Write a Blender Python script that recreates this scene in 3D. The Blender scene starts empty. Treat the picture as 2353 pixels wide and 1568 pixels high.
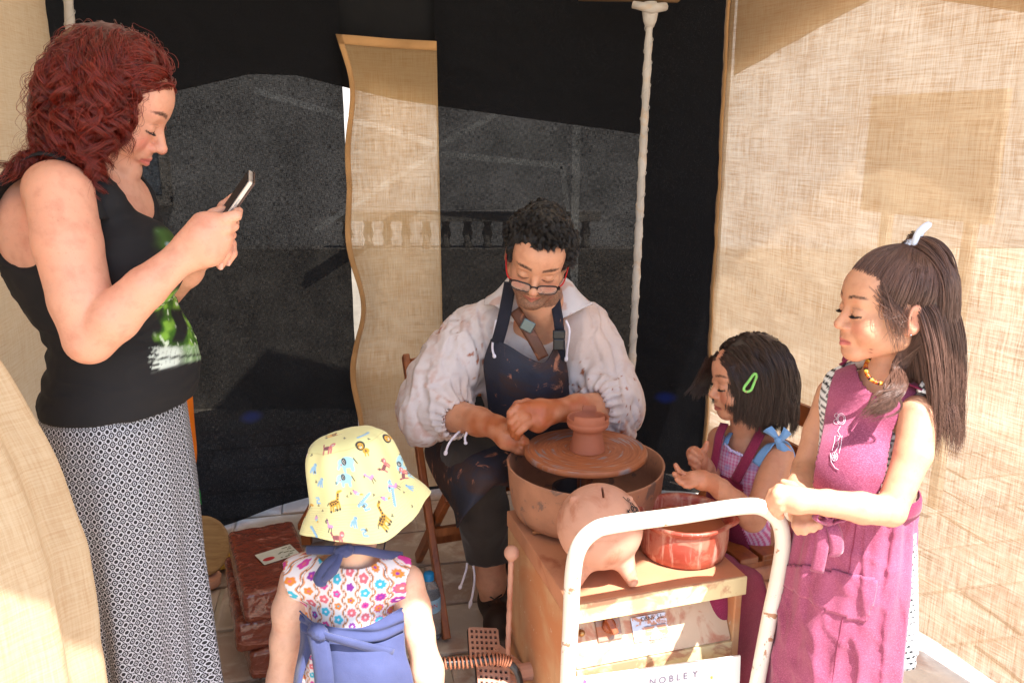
import bpy, math, random
import numpy as np
from mathutils import Vector, Matrix

# ------------------------------------------------------------------ camera, sky, sun, exposure
SC = bpy.context.scene
CAM_H, PITCH, FPX = 1.45, math.radians(14.0), 1900.0      # FPX: focal length in units of a 2352 px wide frame
cd = bpy.data.cameras.new('camera')
cam = bpy.data.objects.new('camera', cd)
SC.collection.objects.link(cam)
SC.camera = cam
cam.location = (0, 0, CAM_H)
cam.rotation_euler = (math.pi / 2 - PITCH, 0, 0)
cd.sensor_width = 36.0
cd.lens = FPX / 2352.0 * 36.0
cd.clip_start, cd.clip_end = 0.05, 500.0

SUN = Vector((0.30, -0.40, 0.87)).normalized()
w = bpy.data.worlds.new('World')
SC.world = w
w.use_nodes = True
nt = w.node_tree
sky = nt.nodes.new('ShaderNodeTexSky')
sky.sky_type = 'NISHITA'
sky.sun_disc = False
sky.sun_elevation = math.asin(SUN.z)
sky.sun_rotation = math.atan2(SUN.x, SUN.y)
nt.links.new(sky.outputs[0], nt.nodes['Background'].inputs[0])
nt.nodes['Background'].inputs[1].default_value = 0.14
sl = bpy.data.lights.new('sun', 'SUN')
sl.energy = 5.0
sl.angle = math.radians(0.5)
sl.color = (1.0, 0.98, 0.955)
so = bpy.data.objects.new('sun', sl)
SC.collection.objects.link(so)
so.rotation_euler = SUN.to_track_quat('Z', 'Y').to_euler()
so.location = SUN * 20
SC.view_settings.view_transform = 'Standard'
SC.view_settings.look = 'None'
SC.view_settings.exposure = 1.62
SC.view_settings.gamma = 1.0
SC.view_settings.use_curve_mapping = False
SC.cycles.max_bounces = 10
SC.cycles.transparent_max_bounces = 16
SC.cycles.caustics_reflective = False
SC.cycles.caustics_refractive = False
SC.cycles.sample_clamp_indirect = 6.0
# ------------------------------------------------------------------ helpers
COL = SC.collection
rng = np.random.default_rng(7)
random.seed(7)
CP, SP = math.cos(PITCH), math.sin(PITCH)


def at(u, v, Y):
    """place seen at u, v (2352 px wide photograph) on the upright plane Y metres in front of the photographer"""
    a, b = (u - 1176.0) / FPX, (v - 784.0) / FPX
    t = Y / (CP - b * SP)
    return np.array((a * t, Y, CAM_H + t * (-SP - b * CP)))


def onfloor(u, v, z=0.0):
    a, b = (u - 1176.0) / FPX, (v - 784.0) / FPX
    t = (CAM_H - z) / (SP + b * CP)
    return np.array((a * t, t * (CP - b * SP), z))


def nrm(v):
    v = np.asarray(v, float)
    return v / (np.linalg.norm(v) + 1e-12)


ORG = {}


def empty(name, loc):
    o = bpy.data.objects.new(name, None)
    COL.objects.link(o)
    o.location = [float(c) for c in loc]
    o.empty_display_size = 0.05
    ORG[o] = np.array(loc, float)
    return o


def tag(o, label, cat=None, group=None, kind=None):
    o['label'] = label
    if cat:
        o['category'] = cat
    if group:
        o['group'] = group
    if kind:
        o['kind'] = kind
    return o


def thing(name, loc, label, cat, group=None):
    return tag(empty(name, loc), label, cat, group)


def obj(name, V, F, mat, parent=None, loc=None, col=None, uv=None, smooth=True, solid=0.0):
    """one mesh object; V in world metres. parent: the thing (or part) it belongs to"""
    V = np.asarray(V, float)
    if parent is not None:
        org = ORG[parent]
    else:
        org = np.array(loc if loc is not None else (V[:, 0].mean(), V[:, 1].mean(), V[:, 2].min()), float)
    me = bpy.data.meshes.new(name)
    Vl = (V - org).astype(np.float32)
    if isinstance(F, np.ndarray):
        n, m = len(Vl), len(F)
        me.vertices.add(n)
        me.vertices.foreach_set('co', Vl.ravel())
        k = F.shape[1]
        me.loops.add(m * k)
        me.loops.foreach_set('vertex_index', F.astype(np.int32).ravel())
        me.polygons.add(m)
        me.polygons.foreach_set('loop_start', np.arange(0, m * k, k, dtype=np.int32))
        me.polygons.foreach_set('loop_total', np.full(m, k, dtype=np.int32))
        me.update(calc_edges=True)
        me.validate()
    else:
        me.from_pydata([tuple(map(float, p)) for p in Vl], [], F)
        me.update()
    if smooth:
        me.polygons.foreach_set('use_smooth', np.ones(len(me.polygons), dtype=bool))
    if col is not None:
        c = np.ones((len(Vl), 4), np.float32)
        c[:, :3] = col
        at_ = me.color_attributes.new('Col', 'FLOAT_COLOR', 'POINT')
        at_.data.foreach_set('color', c.ravel())
    if uv is not None:
        ul = me.uv_layers.new(name='UVMap')
        li = np.empty(len(me.loops), np.int32)
        me.loops.foreach_get('vertex_index', li)
        ul.data.foreach_set('uv', np.asarray(uv, np.float32)[li].ravel())
    o = bpy.data.objects.new(name, me)
    COL.objects.link(o)
    if mat is not None:
        me.materials.append(mat)
    if parent is not None:
        o.parent = parent
        ORG[o] = org
        if parent.type != 'EMPTY' and parent.parent is None:
            pass
    else:
        o.location = [float(c) for c in org]
        ORG[o] = org
    if solid:
        md = o.modifiers.new('thickness', 'SOLIDIFY')
        md.thickness = solid
        md.offset = 0.0
    return o


def bevel(o, wdt, seg=2):
    md = o.modifiers.new('bevel', 'BEVEL')
    md.width = wdt
    md.segments = seg
    md.limit_method = 'ANGLE'
    return o


def subsurf(o, n=1):
    md = o.modifiers.new('subd', 'SUBSURF')
    md.levels = md.render_levels = n
    return o


class MB:
    """collects simple shapes into one mesh"""

    def __init__(s):
        s.V, s.F = [], []

    def add(s, V, F):
        o = len(s.V)
        s.V += [tuple(map(float, p)) for p in V]
        s.F += [tuple(int(i) + o for i in f) for f in F]
        return s

    def box(s, c, h, R=None):
        R = np.eye(3) if R is None else np.asarray(R)
        c = np.asarray(c, float)
        P = [c + R @ (np.array((x, y, z)) * h) for x in (-1, 1) for y in (-1, 1) for z in (-1, 1)]
        return s.add(P, [(0, 1, 3, 2), (4, 6, 7, 5), (0, 4, 5, 1), (2, 3, 7, 6), (0, 2, 6, 4), (1, 5, 7, 3)])

    def beam(s, a, b, wx, wy, side=(1, 0, 0)):
        """rectangular bar from a to b; wx, wy full widths along side and across it"""
        a, b = np.asarray(a, float), np.asarray(b, float)
        d = nrm(b - a)
        sx = np.asarray(side, float)
        sx = nrm(sx - d * (sx @ d))
        sy = np.cross(d, sx)
        P = [p + sx * wx * .5 * i + sy * wy * .5 * j for p in (a, b) for i, j in ((-1, -1), (1, -1), (1, 1), (-1, 1))]
        return s.add(P, [(3, 2, 1, 0), (4, 5, 6, 7), (0, 1, 5, 4), (1, 2, 6, 5), (2, 3, 7, 6), (3, 0, 4, 7)])

    def tube(s, pts, r, n=10, cap=True, closed=False):
        V, F = tube(pts, r, n, cap, closed)
        return s.add(V, F)

    def lathe(s, prof, c=(0, 0, 0), n=32, R=None, cap=True):
        V, F = lathe(prof, n)
        V = np.asarray(V)
        if R is not None:
            V = V @ np.asarray(R).T
        return s.add(V + np.asarray(c), F)

    def build(s, name, mat, parent=None, **k):
        return obj(name, s.V, s.F, mat, parent, **k)


def frame_along(P):
    P = np.asarray(P, float)
    T = np.gradient(P, axis=0)
    T /= (np.linalg.norm(T, axis=1, keepdims=True) + 1e-12)
    N = np.zeros_like(P)
    a = np.array((0, 0, 1.0)) if abs(T[0, 2]) < .9 else np.array((1.0, 0, 0))
    n = nrm(np.cross(T[0], a))
    for i in range(len(P)):
        n = nrm(n - T[i] * (n @ T[i]))
        N[i] = n
    return T, N, np.cross(T, N)


def tube(pts, r, n=10, cap=True, closed=False):
    P = np.asarray(pts, float)
    m = len(P)
    r = np.broadcast_to(np.asarray(r, float), (m,))
    T, N, B = frame_along(P)
    th = np.linspace(0, 2 * np.pi, n, endpoint=False)
    V = (P[:, None] + r[:, None, None] * (np.cos(th)[None, :, None] * N[:, None] + np.sin(th)[None, :, None] * B[:, None])).reshape(-1, 3)
    F = []
    for i in range(m if closed else m - 1):
        for j in range(n):
            i2 = (i + 1) % m
            F.append((i * n + j, i * n + (j + 1) % n, i2 * n + (j + 1) % n, i2 * n + j))
    if cap and not closed:
        F.append(tuple(range(n))[::-1])
        F.append(tuple((m - 1) * n + j for j in range(n)))
    return V, F


def lathe(prof, n=32):
    """prof: list of (radius, z); closes at radius 0"""
    V, F = [], []
    rings = []
    for (r, z) in prof:
        if r < 1e-6:
            rings.append([len(V)])
            V.append((0, 0, z))
        else:
            rings.append(list(range(len(V), len(V) + n)))
            V += [(r * math.cos(2 * math.pi * j / n), r * math.sin(2 * math.pi * j / n), z) for j in range(n)]
    for a, b in zip(rings, rings[1:]):
        for j in range(n):
            j2 = (j + 1) % n
            if len(a) == 1 and len(b) == 1:
                continue
            if len(a) == 1:
                F.append((a[0], b[j2], b[j]))
            elif len(b) == 1:
                F.append((a[j], a[j2], b[0]))
            else:
                F.append((a[j], a[j2], b[j2], b[j]))
    return V, F


def crom(P, n, closed=False):
    """Catmull-Rom through the rows of P (m, ...) -> (n, ...)"""
    P = np.asarray(P, float)
    m = len(P)
    if m == 1:
        return np.repeat(P, n, 0)
    t = np.linspace(0, m if closed else m - 1, n, endpoint=not closed)
    i = np.minimum(t.astype(int), (m - 1) if closed else (m - 2))
    f = (t - i).reshape((-1,) + (1,) * (P.ndim - 1))
    if closed:
        g = lambda k: P[(i + k) % m]
    else:
        E = np.concatenate([[2 * P[0] - P[1]], P, [2 * P[-1] - P[-2]]])
        g = lambda k: E[i + 1 + k]
    p0, p1, p2, p3 = g(-1), g(0), g(1), g(2)
    return .5 * ((2 * p1) + (p2 - p0) * f + (2 * p0 - 5 * p1 + 4 * p2 - p3) * f ** 2 + (3 * p1 - p0 - 3 * p2 + p3) * f ** 3)


def gridF(nu, nv, wu=False, wv=False):
    i, j = np.meshgrid(np.arange(nu if wu else nu - 1), np.arange(nv if wv else nv - 1), indexing='ij')
    i2, j2 = (i + 1) % nu, (j + 1) % nv
    return np.stack([i * nv + j, i2 * nv + j, i2 * nv + j2, i * nv + j2], -1).reshape(-1, 4)


def patch(C, nu=40, nv=40, wv=False):
    """smooth sheet through a net of control points C (rows, cols, 3)"""
    C = np.asarray(C, float)
    A = crom(C, nu)
    B = crom(np.swapaxes(A, 0, 1), nv, wv)
    return np.swapaxes(B, 0, 1)


def px(rows):
    """net of (u, v, Y) -> world"""
    return np.array([[at(*p) for p in r] for r in rows])


def line(*pts, n=24):
    return crom(np.array([at(*p) for p in pts]), n)


# value noise -------------------------------------------------------
_tab = rng.random(4096).astype(np.float32)


def vnoise(P, sc=1.0, seed=0):
    Q = np.asarray(P, float) * sc
    Q = Q + seed * 17.37
    i = np.floor(Q).astype(np.int64)
    f = Q - i
    f = f * f * (3 - 2 * f)

    def h(dx, dy, dz):
        return _tab[((i[..., 0] + dx) * 73 + (i[..., 1] + dy) * 179 + (i[..., 2] + dz) * 283 + seed * 31) & 4095]
    x00 = h(0, 0, 0) * (1 - f[..., 0]) + h(1, 0, 0) * f[..., 0]
    x10 = h(0, 1, 0) * (1 - f[..., 0]) + h(1, 1, 0) * f[..., 0]
    x01 = h(0, 0, 1) * (1 - f[..., 0]) + h(1, 0, 1) * f[..., 0]
    x11 = h(0, 1, 1) * (1 - f[..., 0]) + h(1, 1, 1) * f[..., 0]
    return (x00 * (1 - f[..., 1]) + x10 * f[..., 1]) * (1 - f[..., 2]) + (x01 * (1 - f[..., 1]) + x11 * f[..., 1]) * f[..., 2]


def fbm(P, sc=1.0, oct=3, seed=0):
    s, a = 0, 1.0
    tot = 0
    for k in range(oct):
        s = s + a * (vnoise(P, sc * 2 ** k, seed + k) - .5)
        tot += a
        a *= .5
    return s / tot * 2


def sstep(a, b, x):
    t = np.clip((x - a) / (b - a), 0, 1)
    return t * t * (3 - 2 * t)


# implicit surfaces --------------------------------------------------
class SDF:
    """smooth blend of round cones, ellipsoids and boxes, meshed as one closed skin"""
    MARG = 0.045

    def __init__(s):
        s.ops = []

    def cone(s, a, b, r1, r2=None, k=.012, op='u'):
        a, b = np.asarray(a, float), np.asarray(b, float)
        r2 = r1 if r2 is None else r2
        m = max(r1, r2)

        def f(X, Y, Z):
            ba = b - a
            L = ba @ ba + 1e-12
            dx, dy, dz = X - a[0], Y - a[1], Z - a[2]
            t = np.clip((dx * ba[0] + dy * ba[1] + dz * ba[2]) / L, 0, 1)
            q = (dx - t * ba[0]) ** 2 + (dy - t * ba[1]) ** 2 + (dz - t * ba[2]) ** 2
            return np.sqrt(q) - (r1 + (r2 - r1) * t)
        s.ops.append((op, f, np.minimum(a, b) - m, np.maximum(a, b) + m, k))
        return s

    def chain(s, pts, rs, k=.012, op='u'):
        pts = [np.asarray(p, float) for p in pts]
        rs = np.broadcast_to(np.asarray(rs, float), (len(pts),))
        for i in range(len(pts) - 1):
            s.cone(pts[i], pts[i + 1], rs[i], rs[i + 1], k, op)
        return s

    def ell(s, c, r, R=None, k=.012, op='u'):
        c, r = np.asarray(c, float), np.broadcast_to(np.asarray(r, float), (3,))
        R = np.eye(3) if R is None else np.asarray(R, float)
        ext = np.sqrt(((R * r[None, :]) ** 2).sum(1))

        def f(X, Y, Z):
            dx, dy, dz = X - c[0], Y - c[1], Z - c[2]
            lx = dx * R[0, 0] + dy * R[1, 0] + dz * R[2, 0]
            ly = dx * R[0, 1] + dy * R[1, 1] + dz * R[2, 1]
            lz = dx * R[0, 2] + dy * R[1, 2] + dz * R[2, 2]
            k0 = np.sqrt((lx / r[0]) ** 2 + (ly / r[1]) ** 2 + (lz / r[2]) ** 2)
            k1 = np.sqrt((lx / r[0] ** 2) ** 2 + (ly / r[1] ** 2) ** 2 + (lz / r[2] ** 2) ** 2)
            return k0 * (k0 - 1.0) / (k1 + 1e-9)
        s.ops.append((op, f, c - ext, c + ext, k))
        return s

    def box(s, c, h, R=None, rad=.005, k=.01, op='u'):
        c, h = np.asarray(c, float), np.asarray(h, float)
        R = np.eye(3) if R is None else np.asarray(R, float)
        ext = (np.abs(R) * h[None, :]).sum(1)

        def f(X, Y, Z):
            dx, dy, dz = X - c[0], Y - c[1], Z - c[2]
            q = [np.abs(dx * R[0, i] + dy * R[1, i] + dz * R[2, i]) - h[i] + rad for i in range(3)]
            o = np.sqrt(sum(np.maximum(a, 0) ** 2 for a in q))
            return o + np.minimum(np.maximum(np.maximum(q[0], q[1]), q[2]), 0) - rad
        s.ops.append((op, f, c - ext, c + ext, k))
        return s

    def half(s, p, n, k=.004):
        """keep what lies behind the plane through p with outward normal n"""
        p, n = np.asarray(p, float), nrm(n)

        def f(X, Y, Z):
            return (X - p[0]) * n[0] + (Y - p[1]) * n[1] + (Z - p[2]) * n[2]
        s.ops.append(('i', f, None, None, k))
        return s

    def func(s, f, lo, hi, k=.01, op='u'):
        s.ops.append((op, f, None if lo is None else np.asarray(lo, float), None if hi is None else np.asarray(hi, float), k))
        return s

    def bounds(s):
        lo = np.min([o[2] for o in s.ops if o[0] == 'u'], 0)
        hi = np.max([o[3] for o in s.ops if o[0] == 'u'], 0)
        return lo, hi

    def mesh(s, h=.006, fine=(), lo=None, hi=None, inflate=0.0):
        """fine: list of (lo, hi, h) boxes with smaller cells"""
        l0, h0 = s.bounds()
        lo = l0 - 3 * h if lo is None else np.maximum(l0 - 3 * h, lo)
        hi = h0 + 3 * h if hi is None else np.minimum(h0 + 3 * h, hi)
        axes = []
        for a in range(3):
            x, xs = lo[a], []
            while x < hi[a]:
                xs.append(x)
                st = h
                for (fl, fh, fs) in fine:
                    if fl[a] - h < x < fh[a]:
                        st = min(st, fs)
                x += st
            xs.append(x)
            axes.append(np.array(xs, np.float32))
        ax, ay, az = axes
        D = np.full((len(ax), len(ay), len(az)), 1.0, np.float32)
        for op, f, bl, bh, k in s.ops:
            if bl is None:
                sl_ = (slice(None),) * 3
            else:
                mg = max(s.MARG, k) + inflate
                sl_ = tuple(slice(max(0, np.searchsorted(A, bl[i] - mg) - 1), np.searchsorted(A, bh[i] + mg) + 1) for i, A in enumerate(axes))
            X, Y, Z = ax[sl_[0]][:, None, None], ay[sl_[1]][None, :, None], az[sl_[2]][None, None, :]
            if X.size == 0 or Y.size == 0 or Z.size == 0:
                continue
            d = np.asarray(f(X, Y, Z), np.float32)
            if op == 'u' and inflate:
                d = d - inflate
            c = D[sl_]
            k = max(k, 1e-4)
            if op == 'u':
                t = np.clip(.5 + .5 * (c - d) / k, 0, 1)
                D[sl_] = c * (1 - t) + d * t - k * t * (1 - t)
            else:
                if op == 's':
                    d = -d
                t = np.clip(.5 - .5 * (c - d) / k, 0, 1)
                D[sl_] = c * (1 - t) + d * t + k * t * (1 - t)
        # close the block's outside
        for a in range(3):
            ix = [slice(None)] * 3
            ix[a] = 0
            D[tuple(ix)] = np.maximum(D[tuple(ix)], 1e-4)
            ix[a] = -1
            D[tuple(ix)] = np.maximum(D[tuple(ix)], 1e-4)
        return nets(D, ax, ay, az)


def nets(D, ax, ay, az):
    I = D < 0
    n0, n1, n2 = D.shape
    cnt = np.zeros((n0 - 1, n1 - 1, n2 - 1), np.uint8)
    for i in (0, 1):
        for j in (0, 1):
            for k in (0, 1):
                cnt += I[i:n0 - 1 + i, j:n1 - 1 + j, k:n2 - 1 + k]
    act = (cnt > 0) & (cnt < 8)
    ci, cj, ck = np.nonzero(act)
    idx = np.full(act.shape, -1, np.int32)
    idx[act] = np.arange(len(ci), dtype=np.int32)
    vals = {}
    pos = {}
    for i in (0, 1):
        for j in (0, 1):
            for k in (0, 1):
                vals[i, j, k] = D[ci + i, cj + j, ck + k]
                pos[i, j, k] = np.stack([ax[ci + i], ay[cj + j], az[ck + k]], 1)
    acc = np.zeros((len(ci), 3))
    num = np.zeros(len(ci))
    ks = list(vals)
    for a in ks:
        for axn in range(3):
            if a[axn] == 0:
                b = list(a)
                b[axn] = 1
                b = tuple(b)
                va, vb = vals[a], vals[b]
                m = (va < 0) != (vb < 0)
                t = np.where(m, va / np.where(m, va - vb, 1), 0)
                p = pos[a] + t[:, None] * (pos[b] - pos[a])
                acc += np.where(m[:, None], p, 0)
                num += m
    V = acc / np.maximum(num, 1)[:, None]
    Fs = []
    for axn in range(3):
        s0 = [slice(None)] * 3
        s1 = [slice(None)] * 3
        s0[axn] = slice(0, -1)
        s1[axn] = slice(1, None)
        ch = I[tuple(s0)] != I[tuple(s1)]
        e = np.nonzero(ch)
        o1, o2 = [a for a in range(3) if a != axn]
        ok = (e[o1] > 0) & (e[o2] > 0) & (e[o1] < D.shape[o1] - 1) & (e[o2] < D.shape[o2] - 1)
        e = [q[ok] for q in e]
        inside = I[tuple(s0)][tuple(e)]

        def cell(d1, d2):
            q = [None] * 3
            q[axn] = e[axn]
            q[o1] = e[o1] + d1
            q[o2] = e[o2] + d2
            return idx[q[0], q[1], q[2]]
        Q = np.stack([cell(-1, -1), cell(0, -1), cell(0, 0), cell(-1, 0)], 1)
        flip = inside if axn != 1 else ~inside
        Q = np.where(flip[:, None], Q, Q[:, ::-1])
        Fs.append(Q)
    F = np.concatenate(Fs)
    F = F[(F >= 0).all(1)]
    return V, F


def vnormals(V, F):
    N = np.zeros_like(V)
    n = np.cross(V[F[:, 2]] - V[F[:, 0]], V[F[:, 3]] - V[F[:, 1]])
    for i in range(4):
        np.add.at(N, F[:, i], n)
    return N / (np.linalg.norm(N, axis=1, keepdims=True) + 1e-12)


def relax(V, F, it=1, lam=.5):
    for _ in range(it):
        A = np.zeros_like(V)
        c = np.zeros(len(V))
        for i in range(4):
            for j in ((i + 1) % 4, (i + 3) % 4):
                np.add.at(A, F[:, i], V[F[:, j]])
                np.add.at(c, F[:, i], 1)
        V = V + lam * (A / np.maximum(c, 1)[:, None] - V)
    return V
# ------------------------------------------------------------------ materials (all node-based)
class NT:
    def __init__(s, name):
        s.m = bpy.data.materials.new(name)
        s.m.use_nodes = True
        s.t = s.m.node_tree
        s.b = s.t.nodes['Principled BSDF']
        s.out = s.t.nodes['Material Output']

    def n(s, typ, **k):
        nd = s.t.nodes.new('ShaderNode' + typ)
        for a, b in k.items():
            if hasattr(nd, a):
                setattr(nd, a, b)
        return nd

    def l(s, a, b):
        s.t.links.new(a, b)

    def val(s, x, sock):
        if isinstance(x, bpy.types.NodeSocket):
            s.l(x, sock)
        else:
            sock.default_value = x

    def math(s, op, a, b=0.0, c=None, clamp=False):
        nd = s.n('Math', operation=op, use_clamp=clamp)
        s.val(a, nd.inputs[0])
        s.val(b, nd.inputs[1])
        if c is not None:
            s.val(c, nd.inputs[2])
        return nd.outputs[0]

    def mix(s, f, a, b, blend='MIX'):
        nd = s.n('Mix', data_type='RGBA', blend_type=blend)
        s.val(f, nd.inputs[0])
        s.val(a if isinstance(a, bpy.types.NodeSocket) else rgba(a), nd.inputs[6])
        s.val(b if isinstance(b, bpy.types.NodeSocket) else rgba(b), nd.inputs[7])
        return nd.outputs[2]

    def coord(s, kind='Object', scale=(1, 1, 1), rot=(0, 0, 0), loc=(0, 0, 0)):
        tc = s.n('TexCoord')
        mp = s.n('Mapping')
        s.l(tc.outputs[kind], mp.inputs[0])
        mp.inputs['Location'].default_value = loc
        mp.inputs['Rotation'].default_value = rot
        mp.inputs['Scale'].default_value = scale
        return mp.outputs[0]

    def noise(s, vec, scale=5, detail=3, rough=.5, dist=0.0):
        nd = s.n('TexNoise')
        if vec is not None:
            s.l(vec, nd.inputs['Vector'])
        nd.inputs['Scale'].default_value = scale
        nd.inputs['Detail'].default_value = detail
        nd.inputs['Roughness'].default_value = rough
        nd.inputs['Distortion'].default_value = dist
        return nd.outputs['Fac']

    def ramp(s, f, *stops, interp='LINEAR'):
        nd = s.n('ValToRGB')
        cr = nd.color_ramp
        cr.interpolation = interp
        while len(cr.elements) < len(stops):
            cr.elements.new(.5)
        for e, (p, c) in zip(cr.elements, stops):
            e.position = p
            e.color = rgba(c)
        s.l(f, nd.inputs[0])
        return nd.outputs[0]

    def step(s, f, a, b):
        nd = s.n('MapRange')
        nd.interpolation_type = 'SMOOTHSTEP'
        s.val(f, nd.inputs[0])
        nd.inputs[1].default_value = a
        nd.inputs[2].default_value = b
        return nd.outputs[0]

    def bump(s, h, strength=.3, dist=.002):
        nd = s.n('Bump')
        nd.inputs['Strength'].default_value = strength
        nd.inputs['Distance'].default_value = dist
        s.l(h, nd.inputs['Height'])
        s.l(nd.outputs[0], s.b.inputs['Normal'])
        return nd.outputs[0]

    def set(s, **k):
        for a, x in k.items():
            a = a.replace('_', ' ')
            sk = s.b.inputs[a]
            if a in ('Base Color', 'Sheen Tint', 'Emission Color') and not isinstance(x, bpy.types.NodeSocket):
                x = rgba(x)
            s.val(x, sk)
        return s

    def attr(s, name='Col'):
        nd = s.n('Attribute')
        nd.attribute_name = name
        return nd.outputs['Color']


def rgba(c):
    if isinstance(c, (int, float)):
        return (c, c, c, 1)
    return tuple(c) + (1,) if len(c) == 3 else tuple(c)


def srgb(r, g, b):
    f = lambda x: ((x / 255 + .055) / 1.055) ** 2.4 if x > 10 else x / 255 / 12.92
    return (f(r), f(g), f(b))


def plain(name, c, rough=.6, var=.25, vs=12, bump=.25, bs=60, bd=.002, spec=.4, metal=0.0, dirt=None, dirt_amt=(.55, .7), dirt_scale=7):
    """painted / solid surface with uneven tone, optional dirt patches of its own colour"""
    N = NT(name)
    v = N.coord()
    n1 = N.noise(v, vs, 4)
    c = np.array(c)
    base = N.ramp(n1, (.25, tuple(c * (1 - var))), (.75, tuple(np.minimum(c * (1 + var), .95))))
    if dirt is not None:
        d = N.noise(v, dirt_scale, 6, .6, .6)
        base = N.mix(N.step(d, *dirt_amt), base, dirt)
    N.set(Base_Color=base, Roughness=rough, Metallic=metal)
    N.b.inputs['Specular IOR Level'].default_value = spec
    if bump:
        N.bump(N.noise(v, bs, 5), bump, bd)
    return N.m


def cloth(name, c, c2=None, rough=.85, weave=700, var=.18, bump=.35, dirt=None, dirt_amt=(.56, .66), dirt_scale=9, heather=0.0, sheen=.15):
    N = NT(name)
    v = N.coord()
    c = np.array(c)
    c2 = tuple(np.array(c2)) if c2 is not None else tuple(np.minimum(c * (1 + var), .95))
    f = N.noise(v, 9, 4)
    base = N.ramp(f, (.3, tuple(c * (1 - var))), (.72, c2))
    if heather:
        hh = N.noise(N.coord(scale=(230, 230, 700)), 1.5, 2, .6)
        base = N.mix(N.math('MULTIPLY', N.step(hh, .45, .7), heather), base, tuple(np.minimum(c * 2.2 + .12, .9)))
    if dirt is not None:
        d = N.noise(v, dirt_scale, 7, .65, 1.2)
        base = N.mix(N.math('MULTIPLY', N.step(d, *dirt_amt), .85), base, dirt)
    N.set(Base_Color=base, Roughness=rough)
    N.b.inputs['Sheen Weight'].default_value = sheen
    N.b.inputs['Specular IOR Level'].default_value = .2
    h = N.math('ADD', N.math('MULTIPLY', N.noise(v, weave, 2), .3), N.noise(v, 55, 4))
    N.bump(h, bump, .0025)
    return N.m


def vcol(name, rough=.8, bump=.3, bs=400, bd=.001, spec=.3, sheen=0.0, clay=None):
    """colours carried by the mesh (prints, dyed patterns, skin marks)"""
    N = NT(name)
    v = N.coord()
    base = N.attr()
    base = N.mix(1.0, base, N.ramp(N.noise(v, 14, 4), (.2, (.88, .88, .88)), (.8, (1.06, 1.06, 1.06))), 'MULTIPLY')
    N.set(Base_Color=base, Roughness=rough)
    N.b.inputs['Specular IOR Level'].default_value = spec
    N.b.inputs['Sheen Weight'].default_value = sheen
    N.bump(N.noise(v, bs, 3), bump, bd)
    return N.m


def skin(name):
    N = NT(name)
    v = N.coord()
    base = N.attr()
    mott = N.ramp(N.noise(v, 38, 5, .6), (.28, (.86, .79, .77)), (.52, (1, 1, 1)), (.8, (1.07, .99, .96)))
    base = N.mix(1.0, base, mott, 'MULTIPLY')
    fk = N.step(N.noise(v, 260, 2, .5), .66, .74)
    base = N.mix(N.math('MULTIPLY', fk, .22), base, srgb(150, 92, 70))
    base = N.mix(N.math('MULTIPLY', N.step(N.noise(v, 16, 4, .6, .4), .52, .70), .16), base, srgb(206, 104, 88))
    N.set(Base_Color=base, Roughness=N.math('ADD', .36, N.math('MULTIPLY', N.noise(v, 110, 4), .26)))
    N.b.inputs['Subsurface Weight'].default_value = .12
    N.b.inputs['Subsurface Radius'].default_value = (1, .35, .18)
    N.b.inputs['Subsurface Scale'].default_value = .009
    N.b.inputs['Specular IOR Level'].default_value = .42
    N.bump(N.math('ADD', N.noise(v, 520, 3), N.math('MULTIPLY', N.noise(v, 130, 3), .8)), .22, .0012)
    return N.m


def hairmat(name, c, rough=.32, var=.5):
    N = NT(name)
    hi = N.n('HairInfo')
    v = N.coord()
    c = np.array(c)
    r = N.math('ADD', N.math('MULTIPLY', hi.outputs['Random'], .6), N.math('MULTIPLY', N.noise(v, 25, 3), .4))
    base = N.ramp(r, (.1, tuple(c * (1 - var))), (.85, tuple(c * (1 + var * 1.3))))
    N.set(Base_Color=base, Roughness=rough)
    N.b.inputs['Specular IOR Level'].default_value = .45
    return N.m


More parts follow.
